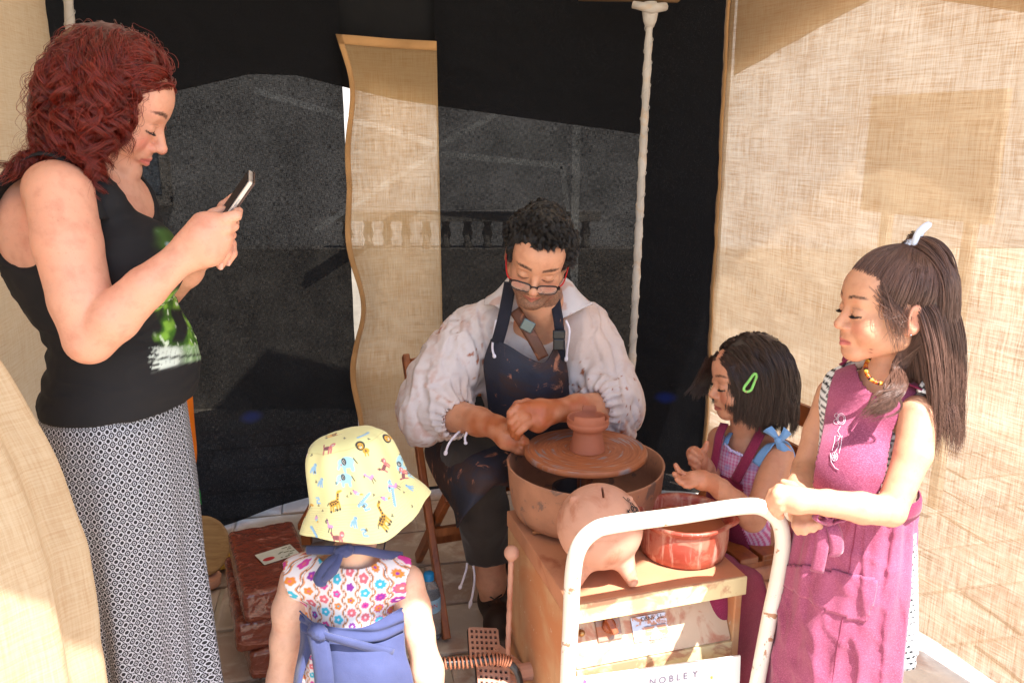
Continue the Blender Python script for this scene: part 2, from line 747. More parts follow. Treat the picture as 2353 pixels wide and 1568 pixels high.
def weave(name, c, c2, hole, hole_var, trans=.35, slub=1.0, stains=(), fine=520., wide=250., run=16.):
    """open-weave cloth in metres of UV: irregular threads, light comes through the cloth and between the threads"""
    N = NT(name)
    warp = N.noise(N.coord('UV', scale=(fine, run, 1)), 1.0, 2, .6)
    weft = N.noise(N.coord('UV', scale=(run, fine, 1)), 1.0, 2, .6)
    wide_a = N.noise(N.coord('UV', scale=(wide, 6, 1)), 1.0, 3, .6)
    wide_b = N.noise(N.coord('UV', scale=(6, wide, 1)), 1.0, 3, .6)
    blot = N.noise(N.coord('UV'), 5.0, 4, .6)
    tot = N.math('ADD', N.math('ADD', warp, weft), N.math('MULTIPLY', N.math('ADD', wide_a, wide_b), slub))
    tot = N.math('MULTIPLY', tot, 1.0 / (2 + 2 * slub))
    tot = N.math('ADD', tot, N.math('MULTIPLY', N.math('SUBTRACT', blot, .5), .14))
    dens = N.step(tot, .36, .64)                                       # 0 open .. 1 thick threads
    base = N.mix(dens, c, c2)
    for (su, sv, sr, sc) in stains:
        vm = N.n('VectorMath', operation='DISTANCE')
        N.l(N.coord('UV', scale=(1, 1.8, 1)), vm.inputs[0])
        vm.inputs[1].default_value = (su, sv * 1.8, 0)
        base = N.mix(N.math('MULTIPLY', N.step(N.math('ADD', vm.outputs['Value'], N.math('MULTIPLY', blot, sr)), sr * 1.6, sr * .6), .8), base, sc)
    N.set(Base_Color=base, Roughness=.95)
    N.b.inputs['Specular IOR Level'].default_value = .05
    N.bump(tot, .5, .003)
    tl = N.n('BsdfTranslucent')
    N.l(base, tl.inputs[0])
    m1 = N.n('MixShader')
    m1.inputs[0].default_value = trans
    N.l(N.b.outputs[0], m1.inputs[1])
    N.l(tl.outputs[0], m1.inputs[2])
    tp = N.n('BsdfTransparent')
    m2 = N.n('MixShader')
    hl = N.math('ADD', hole, N.math('MULTIPLY', N.math('SUBTRACT', .5, dens), hole_var), clamp=True)
    N.l(hl, m2.inputs[0])
    N.l(m1.outputs[0], m2.inputs[1])
    N.l(tp.outputs[0], m2.inputs[2])
    N.l(m2.outputs[0], N.out.inputs[0])
    return N.m
# ------------------------------------------------------------------ the setting
M = {}
M['burlap'] = weave('burlap', srgb(220, 196, 162), srgb(176, 140, 102), .15, .27, trans=.42, slub=1.1, fine=560, wide=230)
M['burlap_strip'] = weave('burlap strip', srgb(214, 182, 138), srgb(182, 144, 100), .11, .20, trans=.5, slub=.8, fine=420)
M['burlap_pale'] = weave('pale burlap', srgb(214, 192, 160), srgb(186, 156, 122), .06, .14, trans=.4, slub=.8, fine=420)
M['burlap_hem'] = cloth('burlap hem', srgb(176, 134, 88), weave=500)
M['black'] = weave('black cotton', (.016, .016, .018), (.008, .008, .009), .026, .066, trans=.10, slub=.2, fine=800, wide=420, run=60,
                   stains=((.92, .42, .05, (.01, .02, .12)), (.42, .38, .05, (.01, .02, .14))))
M['black_solid'] = cloth('black double cotton', (.007, .007, .008))
M['canvas'] = cloth('roof canvas', srgb(170, 140, 105), weave=300)
M['roofcloth'] = weave('thin roof cloth', srgb(222, 214, 200), srgb(206, 194, 174), .0, .0, trans=.16, slub=.5)
tent = thing('market_tent', (0, 1.9, 0), 'tan canvas market tent roof with hanging edges over the potter', 'tent')
M['wrap'] = cloth('white tape wrap', srgb(188, 181, 172), weave=350, dirt=srgb(190, 160, 125), dirt_amt=(.5, .7))
M['wood'] = None

# ground and paving ---------------------------------------------------
N = NT('mortar ground')
v = N.coord()
N.set(Base_Color=N.ramp(N.noise(v, 3, 6), (.3, srgb(176, 160, 138)), (.7, srgb(205, 192, 172))), Roughness=.95)
N.bump(N.noise(v, 60, 6), .5, .004)
M['mortar'] = N.m
g = obj('ground', [(-120, -60, -.012), (120, -60, -.012), (120, 160, -.012), (-120, 160, -.012)], [(0, 1, 2, 3)], M['mortar'], loc=(0, 0, -.012))
g['kind'] = 'structure'
g['label'] = 'pale stone paved ground under the tent'
N = NT('paving stone')
v = N.coord()
oi = N.n('ObjectInfo')
tone = N.ramp(oi.outputs['Random'], (0, srgb(176, 156, 138)), (.35, srgb(190, 174, 156)), (.7, srgb(166, 140, 122)), (1, srgb(196, 180, 162)))
worn = N.noise(v, 9, 7, .65, .5)
c = N.mix(N.step(worn, .45, .68), tone, srgb(206, 192, 176))
c = N.mix(N.math('MULTIPLY', N.step(N.noise(v, 4.2, 5, .6, .3), .52, .66), .6), c, srgb(160, 120, 100))
N.set(Base_Color=c, Roughness=.82)
N.bump(N.math('ADD', N.noise(v, 22, 6), N.math('MULTIPLY', N.noise(v, 160, 3), .2)), .45, .006)
M['stone'] = N.m


def tile_mesh(wx, wy, seed):
    r = random.Random(seed)
    g_ = .006
    x, y, h, b = wx / 2 - g_, wy / 2 - g_, .012, .006
    V, F = [], []
    out = [(-x, -y), (0, -y), (x, -y), (x, 0), (x, y), (0, y), (-x, y), (-x, 0)]
    out = [(a + r.uniform(-.004, .004), c_ + r.uniform(-.004, .004)) for a, c_ in out]
    for z, k in ((-h, 1.0), (0 - b * .5, 1.0), (0, None)):
        for a, c_ in out:
            if k is None:
                V.append((a * (1 - b * 1.6 / abs(x)), c_ * (1 - b * 1.6 / abs(y)), z + r.uniform(-.0008, .0008)))
            else:
                V.append((a, c_, z))
    for q in (0, 8):
        for j in range(8):
            F.append((q + j, q + (j + 1) % 8, q + 8 + (j + 1) % 8, q + 8 + j))
    F.append(tuple(range(16, 24)))
    me = bpy.data.meshes.new('paving_tile')
    me.from_pydata(V, [], F)
    me.materials.append(M['stone'])
    return me


tw, td = .34, .26
variants = [tile_mesh(tw, td, i) for i in range(6)]
ca, sa = math.cos(math.radians(12)), math.sin(math.radians(12))
for j in range(-9, 9):
    for i in range(-9, 10):
        lx, ly = (i + (.5 if j % 2 else 0) + random.uniform(-.03, .03)) * tw, j * td
        X, Y = ca * lx - sa * ly, 2.0 + sa * lx + ca * ly
        if not (-2.2 < X < 2.3 and .35 < Y < 4.6):
            continue
        t_ = bpy.data.objects.new('paving_tile', variants[random.randrange(6)])
        COL.objects.link(t_)
        t_.parent = g
        t_.location = (X, Y, .013 + random.uniform(-.002, .002))
        t_.rotation_euler = (random.uniform(-.006, .006), random.uniform(-.006, .006), math.radians(12) + (math.pi if random.random() < .5 else 0))


# cloth walls ---------------------------------------------------------
def hang(name, path, ztop, zbot, mat, label, cat, folds=.012, fs=11, n=160, m=120, seed=1, wrinkle=.006, edge=None, solid=0.0, parent=None):
    """cloth hung along a plan path [(x, y)...]; zbot: float or function of 0..1 along"""
    P = crom(np.array(path, float), n)
    s = np.concatenate([[0], np.cumsum(np.linalg.norm(np.diff(P, axis=0), axis=1))])
    T = np.gradient(P, axis=0)
    T /= np.linalg.norm(T, axis=1, keepdims=True)
    Nn = np.stack([T[:, 1], -T[:, 0]], 1)
    f = np.linspace(0, 1, m)
    q = s / s[-1]
    zt = np.array([ztop(a) if callable(ztop) else ztop for a in q])
    zb = np.array([zbot(a) if callable(zbot) else zbot for a in q])
    Z = zt[:, None] + (zb - zt)[:, None] * f[None, :]
    S = np.repeat(s[:, None], m, 1)
    pts = np.stack([S, Z, np.zeros_like(S)], -1)
    off = folds * (vnoise(pts * np.array((1, .18, 1)), fs, seed) - .5) * 2 * (.45 + .8 * f[None, :]) + wrinkle * fbm(pts * np.array((.6, 1.3, 1)), 9, 3, seed + 3)
    X = np.repeat(P[:, 0][:, None], m, 1) + off * Nn[:, 0][:, None]
    Y = np.repeat(P[:, 1][:, None], m, 1) + off * Nn[:, 1][:, None]
    if edge is not None:
        dx, dy = edge(q[:, None], Z)
        X, Y = X + dx, Y + dy
    G = np.stack([X, Y, Z], -1)
    uv = np.stack([S, Z], -1).reshape(-1, 2)
    o = obj(name, G.reshape(-1, 3), gridF(n, m), mat, parent, uv=uv, solid=solid)
    if parent is None:
        tag(o, label, cat, kind='thing')
    return o, G


BL = [(-1.78, 2.50), (-1.25, 2.80), (-.622, 3.165)]
wall_l, GL = hang('black_curtain', BL, 2.25, lambda q: .03 + .02 * math.sin(9 * q), M['black'],
                  'black cotton curtain hanging behind the person with the phone', 'curtain', folds=.014, fs=5, seed=3)
BR = [(-.288, 3.27), (.2, 3.28), (.795, 3.15)]
wall_r, GR = hang('black_curtain', BR, 2.25, lambda q: .035 - .02 * q, M['black'],
                  'black cotton curtain hanging behind the seated potter', 'curtain', folds=.014, fs=5, seed=5)


def strip_edge(q, Z):
    wv = .022 * np.sin(Z * 9.0 + .2) + .010 * np.sin(Z * 15 + 2)
    return wv * (1 - sstep(0, .35, q)), -.05 * (1 - sstep(0, .5, q)) * np.abs(np.sin(Z * 5))


ST = [(-.603, 3.12), (-.44, 3.17), (-.275, 3.19)]
strip, GS = hang('burlap_strip', ST, lambda q: 1.795 - .014 * q, .03, M['burlap_strip'], 'narrow burlap strip hanging between the two black curtains', 'curtain',
                 folds=.01, fs=4, n=70, m=160, seed=8, edge=strip_edge)
for nm, A in (('hem', GS[:5]), ('hem', GS[:, :4])):
    off = np.array((0, -.004, 0))
    obj(nm, (A + off).reshape(-1, 3), gridF(*A.shape[:2]), M['burlap_hem'], strip, solid=.003)

RW = [(.772, 3.16), (.985, 2.64), (1.205, 2.11), (1.42, 1.60), (1.52, 1.25)]
wall_b, GB = hang('burlap_wall', RW, 2.4, lambda q: .035 + .015 * math.sin(14 * q), M['burlap'],
                  'sunlit burlap side wall behind the two girls in burgundy aprons', 'curtain', folds=.02, fs=3.2, n=220, m=200, seed=11, wrinkle=.007)
A = GB[:3]
obj('hem', (A + np.array((-.006, -.003, 0))).reshape(-1, 3), gridF(*A.shape[:2]), M['burlap_hem'], wall_b, solid=.004)


def left_edge(q, Z):
    y = 2.62 - q * 1.95
    B = .34 * sstep(1.80, .75, Z) + .03 * sstep(.8, .2, Z)
    b = B * np.exp(-((y - 1.18) / .24) ** 2) + (.020 * np.sin(y * 34 + 3.2 * Z + 1.5 * np.sin(3 * Z)) + .010 * np.sin(y * 71 - 2 * Z)) * sstep(1.7, .8, Z) * np.exp(-((y - 1.2) / .4) ** 2)
    return b, 0 * b


LW = [(-1.385, 2.62), (-1.26, 2.0), (-1.13, 1.5), (-1.00, 1.08), (-.93, .70)]
wall_c, GC = hang('burlap_curtain', LW, 2.4, .03, M['burlap_pale'], 'pale burlap curtain bulging in front of the patterned skirt at the left', 'curtain',
                  folds=.012, fs=4, n=150, m=150, seed=21, edge=left_edge, wrinkle=.006)

# second layer outside: the roof's hanging edge, doubles the cloth near the top
hang('valance', [(-1.80, 2.56), (-1.28, 2.86), (-.70, 3.19), (.1, 3.36), (.82, 3.25)], 2.3,
     lambda q: float(np.interp(q, (0, .22, .36, .42, .545, .85, 1), (1.45, 1.56, 1.66, 1.66, 1.58, 1.467, 1.40))), M['black_solid'],
     '', '', parent=tent, folds=.006, n=80, m=20, seed=31)
hang('valance', [(.815, 3.20), (1.045, 2.64), (1.27, 2.10), (1.49, 1.58), (1.60, 1.2)], 2.45,
     lambda q: float(np.interp(q, (0, .32, .62, 1), (1.66, 1.85, 1.69, 1.55))), M['canvas'],
     '', '', parent=tent, folds=.006, n=80, m=20, seed=33)

hang('blocking_sheet', [(.50, 3.34), (.65, 3.31), (.80, 3.24)], 2.3, .04, M['black_solid'], '', '', parent=tent, folds=.01, n=50, m=40, seed=37)  # unseen black sheet added behind the curtain to block the street light

# roof ----------------------------------------------------------------
Z1 = 2.36
RF = [(-1.95, -.40), (0, .45), (.3, .66), (.45, .72), (.79, .74), (.96, .88), (1.06, .88), (1.22, .83), (1.62, .87), (1.06, 3.3), (-.7, 3.5), (-1.95, 2.45)]
V = [(x, y, Z1 - .09 * max(0, y - 1)) for x, y in RF] 
nR = len(RF)
F = [tuple(range(nR))[::-1]]
obj('roof', V, F, M['roofcloth'], tent, smooth=False)


# poles ---------------------------------------------------------------
def pole(name, a, b, r, label):
    th = thing(name, (a[0], a[1], 0), label, 'pole', 'white wrapped tent poles')
    P = np.linspace(a, b, 120)
    rr = r + .0012 * np.sin(np.linspace(0, 150, 120)) + .0015 * fbm(P, 14, 2, 5)
    mb = MB().tube(P, rr, 14)
    mb.build('tube', M['wrap'], th)
    # spiral tape
    t = np.linspace(0, 1, 500)
    C = a + (b - a) * t[:, None] + (r + .0018) * np.stack([np.cos(t * 160), np.sin(t * 160), 0 * t], 1)
    MB().tube(C, .0013, 5).build('tape', M['wrap'], th)
    top = b + np.array((0, 0, -.05))
    mb = MB()
    mb.tube([top + (0, 0, -.02), top, top + (0, 0, .03), top + (0, 0, .06)], [r * 1.05, r * 1.7, r * 2.1, r * 1.6], 12)
    mb.tube([top + (.05, 0, .045), top + (0, -.03, .035), top + (-.06, -.01, .05)], [.014, .016, .012], 8)
    mb.build('knot', M['wrap'], th)
    return th


pole('tent_pole', np.array((at(1450, 920, 2.93)[0] - .012, 2.93, .013)), at(1494, 12, 2.93), .0130, 'white tape wrapped pole right behind the seated potter')
pole('tent_pole', np.array((-1.40, 2.62, 0)), at(152, -60, 2.62), .014, 'white wrapped pole in the corner above the red hair')
bw = plain('old timber', srgb(120, 92, 62), .8)
MB().beam(at(1330, -14, 2.96), at(1560, -10, 2.96), .04, .05).build('beam', bw, tent)

# what is seen through the cloth: sunlit street, railing, a neighbour's folding tent frame ----------
N = NT('pale render wall')
v = N.coord()
N.set(Base_Color=N.ramp(N.noise(v, 1.2, 6), (.3, srgb(150, 146, 140)), (.7, srgb(178, 174, 168))), Roughness=.9)
M['render'] = N.m
hb = thing('street_house', (0, 11, 0), 'sunlit pale house across the street seen through the gap between curtains', 'building')
MB().box((0, 11.3, 2.4), (7, .3, 2.4)).build('wall', M['render'], hb, smooth=False)
glass = plain('dark window glass', (.22, .25, .28), .3, bump=0)
stonem = plain('window surround stone', srgb(170, 160, 146), .85)
for i, x in enumerate((-6.1, -5.0)):
    wn = MB().box((x, 10.99, 1.5), (.45, .04, .8)).build('window', glass, hb, smooth=False)
    mb = MB()
    for c_, h_ in (((x - .5, 10.97, 1.5), (.05, .07, .9)), ((x + .5, 10.97, 1.5), (.05, .07, .9)), ((x, 10.97, 2.36), (.45, .07, .06)), ((x, 10.95, .62), (.55, .1, .06))):
        mb.box(c_, h_)
    mb.build('frame', stonem, wn, smooth=False)
mb = MB().box((0, 11.05, 4.75), (7.2, .35, .12))
mb.build('roof', plain('roof tile', srgb(150, 90, 60)), hb, smooth=False)
iron = plain('dark iron', (.03, .03, .032), .5, metal=.3)
rl = thing('street_balustrade', (0, 4.38, 0), 'low street wall topped by short balusters behind the curtains', 'balustrade')
MB().box((-.6, 4.40, .43), (2.6, .07, .44)).build('low_wall', plain('dark plaster', srgb(150, 140, 126), .9), rl, smooth=False)
MB().box((-.24, 4.38, 1.04), (.70, .06, .025)).build('coping', stonem, rl, smooth=False)
for i in range(13):
    x = -.87 + i * .105 + random.uniform(-.006, .006)
    MB().lathe([(.018, .872), (.026, .885), (.018, .91), (.029, .945), (.018, .99), (.026, 1.015)], (x, 4.38, 0), 10).build('baluster', stonem, rl)
alu = plain('cream painted steel', srgb(240, 236, 226), .5, var=.03)
fr = thing('folding_tent_frame', (-.4, 4.2, 0), 'crossed cream bars of a folding tent frame outside behind the burlap strip', 'tent')
for a, b in (((-1.25, 4.2, 1.66), (-.36, 4.2, 1.40)), ((-.36, 4.2, 1.38), (-1.0, 4.2, .98)), ((-.36, 4.2, 1.40), (.25, 4.2, 1.72)), ((.25, 4.2, 1.30), (-.36, 4.2, 1.36)), ((.25, 4.2, 1.30), (.32, 4.2, .7))):
    MB().beam(a, b, .028, .028, (0, 1, 0)).build('bar', alu, fr, smooth=False)
for x in (-2.1, .32):
    MB().beam((x, 4.25, 0), (x, 4.25, 1.95), .04, .04).build('post', alu, fr, smooth=False)
# board outside the burlap side wall, given pale cloth to let light soften its rectangle
nb = thing('stand_in_board', (1.55, 3.15, 0), 'stand-in board of pale cloth on two legs outside, its rectangle seen through the burlap wall', 'screen')
A0, A1 = np.array((1.445, 3.44)), np.array((1.65, 2.86))
brd = weave('board cloth', srgb(226, 210, 184), srgb(210, 190, 160), .0, .0, trans=.5)
dq = nrm(np.append(A1 - A0, 0))
nq = np.array((-dq[1], dq[0], 0))
cc = np.append((A0 + A1) / 2, 1.375)
Rb = np.stack([dq, nq, (0, 0, 1)], 1)
MB().box(cc, (np.linalg.norm(A1 - A0) / 2, .012, .225), Rb).build('panel', brd, nb, smooth=False)
for sx in (-.8, .8):
    MB().box(cc + dq * sx * .25 + nq * .03 + np.array((0, 0, -.62)), (.02, .015, .71), Rb).build('leg', brd, nb, smooth=False)
# ------------------------------------------------------------------ things
def wood(name, c, c2, scale=(2, 30, 30), rough=.55):
    N = NT(name)
    f = N.noise(N.coord(scale=scale), 2.2, 5, .6, .6)
    f2 = N.noise(N.coord(), 6, 4)
    base = N.mix(f2, N.ramp(f, (.3, c), (.7, c2)), N.ramp(f, (.3, tuple(np.array(c) * .7)), (.7, c2)))
    N.set(Base_Color=base, Roughness=rough)
    N.bump(f, .15, .001)
    return N.m


M['wood'] = wood('varnished beech', srgb(122, 62, 28), srgb(165, 95, 48), (14, 14, 2.5), .42)
CLAY = srgb(172, 106, 74)
M['clay'] = plain('leather hard clay', srgb(158, 92, 66), .7, var=.10, vs=20, bump=.15, bs=40)
M['wetclay'] = plain('wet clay', srgb(150, 78, 44), .38, var=.25, vs=24, bump=.5, bs=45, bd=.004)
M['terracotta'] = plain('fired terracotta', srgb(196, 146, 122), .88, var=.10, vs=16, bump=.2, bs=120, dirt=srgb(176, 118, 92), dirt_amt=(.5, .68), dirt_scale=11)
M['ink'] = plain('black ink', (.015, .015, .018), .6, bump=0)


def flat_text(s, size):
    """outline of a word in metres: flat vertices (x right, y up), centred, and faces"""
    cu = bpy.data.curves.new('lettering', 'FONT')
    cu.body = s
    cu.size = size
    cu.align_x, cu.align_y = 'CENTER', 'CENTER'
    o = bpy.data.objects.new('lettering', cu)
    COL.objects.link(o)
    dg = bpy.context.evaluated_depsgraph_get()
    me = o.evaluated_get(dg).to_mesh()
    V = np.array([v.co[:] for v in me.vertices])
    F = [tuple(p.vertices) for p in me.polygons]
    o.evaluated_get(dg).to_mesh_clear()
    bpy.data.objects.remove(o)
    bpy.data.curves.remove(cu)
    return V, F


def letter(name, s, size, c, ex, ey, mat, parent, off=.0):
    V, F = flat_text(s, size)
    ex, ey = nrm(ex), nrm(ey)
    n = np.cross(ex, ey)
    return obj(name, np.asarray(c) + V[:, :1] * ex + V[:, 1:2] * ey + n * off, F, mat, parent, smooth=False)


def quad(name, c, ex, ey, w_, h_, mat, parent, off=0.):
    ex, ey = nrm(ex), nrm(ey)
    n = np.cross(ex, ey)
    c = np.asarray(c, float)
    mb = MB().box(c + n * off, (w_ / 2, h_ / 2, .0006), np.stack([ex, ey, n], 1))
    return mb.build(name, mat, parent, smooth=False)


# folding chairs ------------------------------------------------------
def chair(root_loc, rot, label):
    """local frame: faces -y, left rear foot side at -x; seat .43"""
    r = thing('folding_chair', (0, 0, 0), label, 'chair', 'folding wooden chairs')
    wd = M['wood']
    hw = .20
    for sx in (-1, 1):
        x = sx * hw
        bevel(MB().beam((x, -.25, 0), (x, .235, .74), .022, .036).build('leg', wd, r, smooth=False), .004)
        xi = sx * (hw - .026)
        bevel(MB().beam((xi, .25, 0), (xi, -.20, .43), .022, .036).build('leg', wd, r, smooth=False), .004)
    for i in range(6):
        y = -.20 + i * .065
        bevel(MB().box((0, y, .437), (hw - .04, .027, .008)).build('seat_slat', wd, r, smooth=False), .003)
    for x in (-hw + .055, hw - .055):
        MB().box((x, -.04, .422), (.012, .19, .007)).build('seat_rail', wd, r, smooth=False)
    for z, hh in ((.70, .03), (.615, .022)):
        y = -.25 + .485 * z / .74
        t = np.linspace(-1, 1, 9)
        mb = MB()
        for a, b in zip(t, t[1:]):
            ca_ = lambda q: np.array((q * (hw - .011), y + .022 * (1 - q * q) + .012, z))
            mb.beam(ca_(a), ca_(b), .012, hh * 2, (0, 1, 0))
        mb.build('back_slat', wd, r, smooth=False)
    for (y, z) in ((-.25 + .485 * .26 / .74, .26),):
        MB().beam((-hw, y, z), (hw, y, z), .018, .026, (0, 1, 0)).build('stretcher', wd, r, smooth=False)
    MB().beam((-hw + .026, .25 - .45 * .14 / .43, .14), (hw - .026, .25 - .45 * .14 / .43, .14), .018, .03, (0, 1, 0)).build('stretcher', wd, r, smooth=False)
    MB().tube([(-hw - .012, -.005, .372), (hw + .012, -.005, .372)], .005, 8).build('pivot_rod', iron, r)
    r.location = root_loc
    r.rotation_euler = (0, 0, rot)
    return r


ca1 = math.atan2(.32, .947)
chair((-.083, 2.448, .014), ca1, 'brown wooden folding chair the potter sits on')
chair((.585, 1.985, .014), math.atan2(-.94, .34), 'brown wooden folding chair between the two girls in burgundy aprons')

# electric potter's wheel ----------------------------------------------
NL = np.array((.122, 1.547, 0))
EX, EY, EZ = np.array((.957, .29, 0)), np.array((-.29, .957, 0)), np.array((0, 0, 1.))
MR = np.stack([EX, EY, EZ], 1)
mw = lambda x, y, z: NL + EX * x + EY * y + EZ * z
M['side'] = None
N = NT('worn cream painted board')
v = N.coord()
grain = N.noise(N.coord(scale=(22, 22, 2)), 2, 5, .6, .4)
base = N.ramp(grain, (.25, srgb(184, 140, 100)), (.75, srgb(202, 160, 118)))
base = N.mix(N.step(N.noise(v, 5, 6, .6, .6), .40, .62), base, srgb(190, 126, 82))
base = N.mix(N.math('MULTIPLY', N.step(N.noise(v, 26, 5, .7, 1), .62, .68), .9), base, srgb(212, 196, 176))
N.set(Base_Color=base, Roughness=.7)
N.bump(N.noise(v, 60, 4), .2, .002)
M['side'] = N.m
M['front'] = plain('worn cream paint', srgb(226, 206, 156), .6, var=.10, dirt=srgb(192, 142, 108), dirt_amt=(.48, .60), dirt_scale=13)
M['panel'] = plain('clay dusted panel', srgb(206, 178, 148), .7, var=.10, dirt=srgb(186, 128, 100), dirt_amt=(.46, .60), dirt_scale=16)
M['claytop'] = plain('clay smeared top', srgb(186, 128, 94), .75, var=.12, dirt=srgb(150, 86, 58), dirt_amt=(.55, .7), dirt_scale=6)
M['whitepaint'] = plain('chipped white enamel', srgb(226, 218, 202), .38, var=.06, bump=.12, dirt=srgb(176, 132, 100), dirt_amt=(.635, .68), dirt_scale=24)
wh = thing('pottery_wheel', (.25, 1.78, 0), 'clay smeared electric pottery wheel with cream box and metal disc', 'pottery wheel')
W_, D_, H_ = .414, .46, .50
for nm, c_, h_, mt in (('side_panel', (.009, D_ / 2, .24), (.009, D_ / 2, .215), 'side'), ('side_panel', (W_ - .009, D_ / 2, .24), (.009, D_ / 2, .215), 'side'),
                       ('back_panel', (W_ / 2, D_ - .012, .24), (W_ / 2 - .02, .009, .215), 'side'),
                       ('top_slab', (W_ / 2, D_ / 2 - .002, .4785), (W_ / 2 + .002, D_ / 2 + .004, .0215), 'claytop')):
    o = MB().box(mw(*c_), h_, MR).build(nm, M[mt], wh, smooth=False)
    bevel(o, .003)
lip = MB().box(mw(W_ / 2, -.0085, .477), (W_ / 2 + .002, .0025, .022), MR).build('front_lip', M['front'], wh, smooth=False)
bevel(lip, .0015)
# sloping control panel and lower front
a0, a1 = mw(0, .075, .452), mw(0, .006, .335)
pd = nrm(a0 - a1)
pn = np.cross(EX, pd)
pc = (a0 + a1) / 2 + EX * W_ / 2
MB().box(pc, (W_ / 2 - .02, np.linalg.norm(a0 - a1) / 2, .003), np.stack([EX, pd, pn], 1)).build('control_panel', M['panel'], wh, smooth=False)
MB().box(mw(W_ / 2, .004, .185), (W_ / 2 - .0185, .004, .148), MR).build('front_panel', M['front'], wh, smooth=False)
for sx in (.05, W_ - .05):
    for sy in (.05, D_ - .05):
        MB().box(mw(sx, sy, .019), (.02, .02, .006), MR).build('foot', iron, wh, smooth=False)
dirtymetal = plain('clay smeared steel plate', srgb(150, 120, 104), .45, metal=.4, dirt=srgb(170, 104, 70), dirt_amt=(.46, .58), dirt_scale=30)
cpn = lambda fx, fy, off=.004: a1 + EX * fx + pd * (fy * np.linalg.norm(a0 - a1)) + pn * off
kp = MB().box(cpn(.105, .56, .006), (.029, .031, .003), np.stack([EX, pd, pn], 1)).build('switch_plate', dirtymetal, wh, smooth=False)
bevel(kp, .002)
mb = MB()
mb.lathe([(0, 0), (.017, 0), (.016, .006), (.010, .010), (0, .011)], cpn(.106, .56, .009), 16, np.stack([EX, pd, pn], 1))
mb.box(cpn(.106, .56, .024), (.007, .019, .009), np.stack([nrm(EX + .35 * pd), nrm(pd - .35 * EX), pn], 1))
bevel(mb.build('switch_knob', M['wetclay'], kp, smooth=False), .003)
MB().lathe([(0, .006), (.006, .005), (.008, 0), (.008, -.003)], cpn(.042, .52, .006), 12, np.stack([EX, pd, pn], 1)).build('bolt', plain('brass bolt', srgb(170, 130, 80), .35, metal=.7), wh)
npl = quad('name_plate', cpn(.203, .42), EX, pd, .085, .052, plain('scratched aluminium', srgb(198, 200, 206), .4, metal=.3, dirt=srgb(186, 130, 100), dirt_amt=(.5, .58), dirt_scale=40), wh, .002)
letter('lettering', 'ORNS, S.L.', .0125, cpn(.212, .56), EX, pd, M['ink'], npl, .0034)
letter('lettering', '220   12', .0095, cpn(.210, .20), EX, pd, M['ink'], npl, .0034)
for k, fy in enumerate((.44, .36, .29)):
    quad('printed_line', cpn(.215, fy), EX, pd, .05 - .006 * k, .0018, plain('grey print', srgb(120, 125, 140), bump=0), npl, .0030)
# push handle
hp = [(1304, 1640, 1.500), (1311, 1420, 1.470), (1317, 1310, 1.440), (1330, 1256, 1.428), (1362, 1220, 1.427), (1410, 1204, 1.436), (1560, 1184, 1.480),
      (1700, 1163, 1.525), (1752, 1166, 1.540), (1788, 1196, 1.550), (1798, 1250, 1.556), (1786, 1330, 1.560), (1765, 1430, 1.562), (1726, 1640, 1.568)]
HP = [at(*p) for p in hp]
lo_l, lo_r = mw(.004, -.052, .10), mw(W_ + .0, -.052, .10)
HP = [np.append(lo_l[:2] + (0, 0), .03)] + HP + [np.append(lo_r[:2], .03)]
MB().tube(crom(np.array(HP), 150), .0163, 16).build('push_handle', M['whitepaint'], wh)
# sign board on the handle
s0, s1 = at(1325, 1557, 1.515), at(1702, 1506, 1.605)
se = nrm(s1 - s0)
sn = nrm(np.cross(se, (0, .12, 1)))
su = np.cross(sn, se)
sw = np.linalg.norm(s1 - s0)
signm = plain('white sign board', srgb(236, 234, 226), .5, var=.03, bump=.05)
sg = MB().box((s0 + s1) / 2 - su * .125 - sn * .004, (sw / 2, .125, .0025), np.stack([se, su, sn], 1)).build('sign_board', signm, wh, smooth=False)
letter('lettering', 'N O B L E  Y', .021, (s0 + s1) / 2 + se * .030 - su * .030, se + .04 * su, su, plain('grey violet print', srgb(120, 105, 130), bump=0), sg, .0004)
mug = plain('printed brown', srgb(170, 110, 80), bump=0)
mb = MB()
c_ = (s0 + s1) / 2 + se * .028 - su * .062 - sn * .0008
mb.add([c_ + se * x + su * y for x, y in ((-.022, .014), (-.018, -.016), (.018, -.016), (.022, .014))], [(0, 1, 2, 3)])
mb.tube([c_ + se * (.021 + .012 * math.sin(a)) + su * (.011 * math.cos(a)) for a in np.linspace(0, math.pi, 9)], .0018, 5)
mb.build('printed_mug', mug, sg, smooth=False)
for k in range(26):
    side = random.random() < .5
    fx = random.uniform(-.46, -.30) if side else random.uniform(.30, .47)
    cc_ = (s0 + s1) / 2 + se * fx * sw - su * random.uniform(.006, .2) - sn * .0009
    col_ = random.choice(('printed_yellow', 'printed_pink', 'printed_purple'))
    if col_ not in M:
        M[col_] = plain(col_.replace('_', ' '), {'printed_yellow': srgb(225, 200, 90), 'printed_pink': srgb(205, 120, 160), 'printed_purple': srgb(150, 90, 150)}[col_], bump=0)
    r_ = random.uniform(.002, .006)
    MB().add([cc_ + se * r_ * math.cos(a) * random.uniform(.7, 1.2) + su * r_ * math.sin(a) for a in np.linspace(0, 6.28, 9)[:-1]], [tuple(range(8))]).build('printed_petal', M[col_], sg, smooth=False)

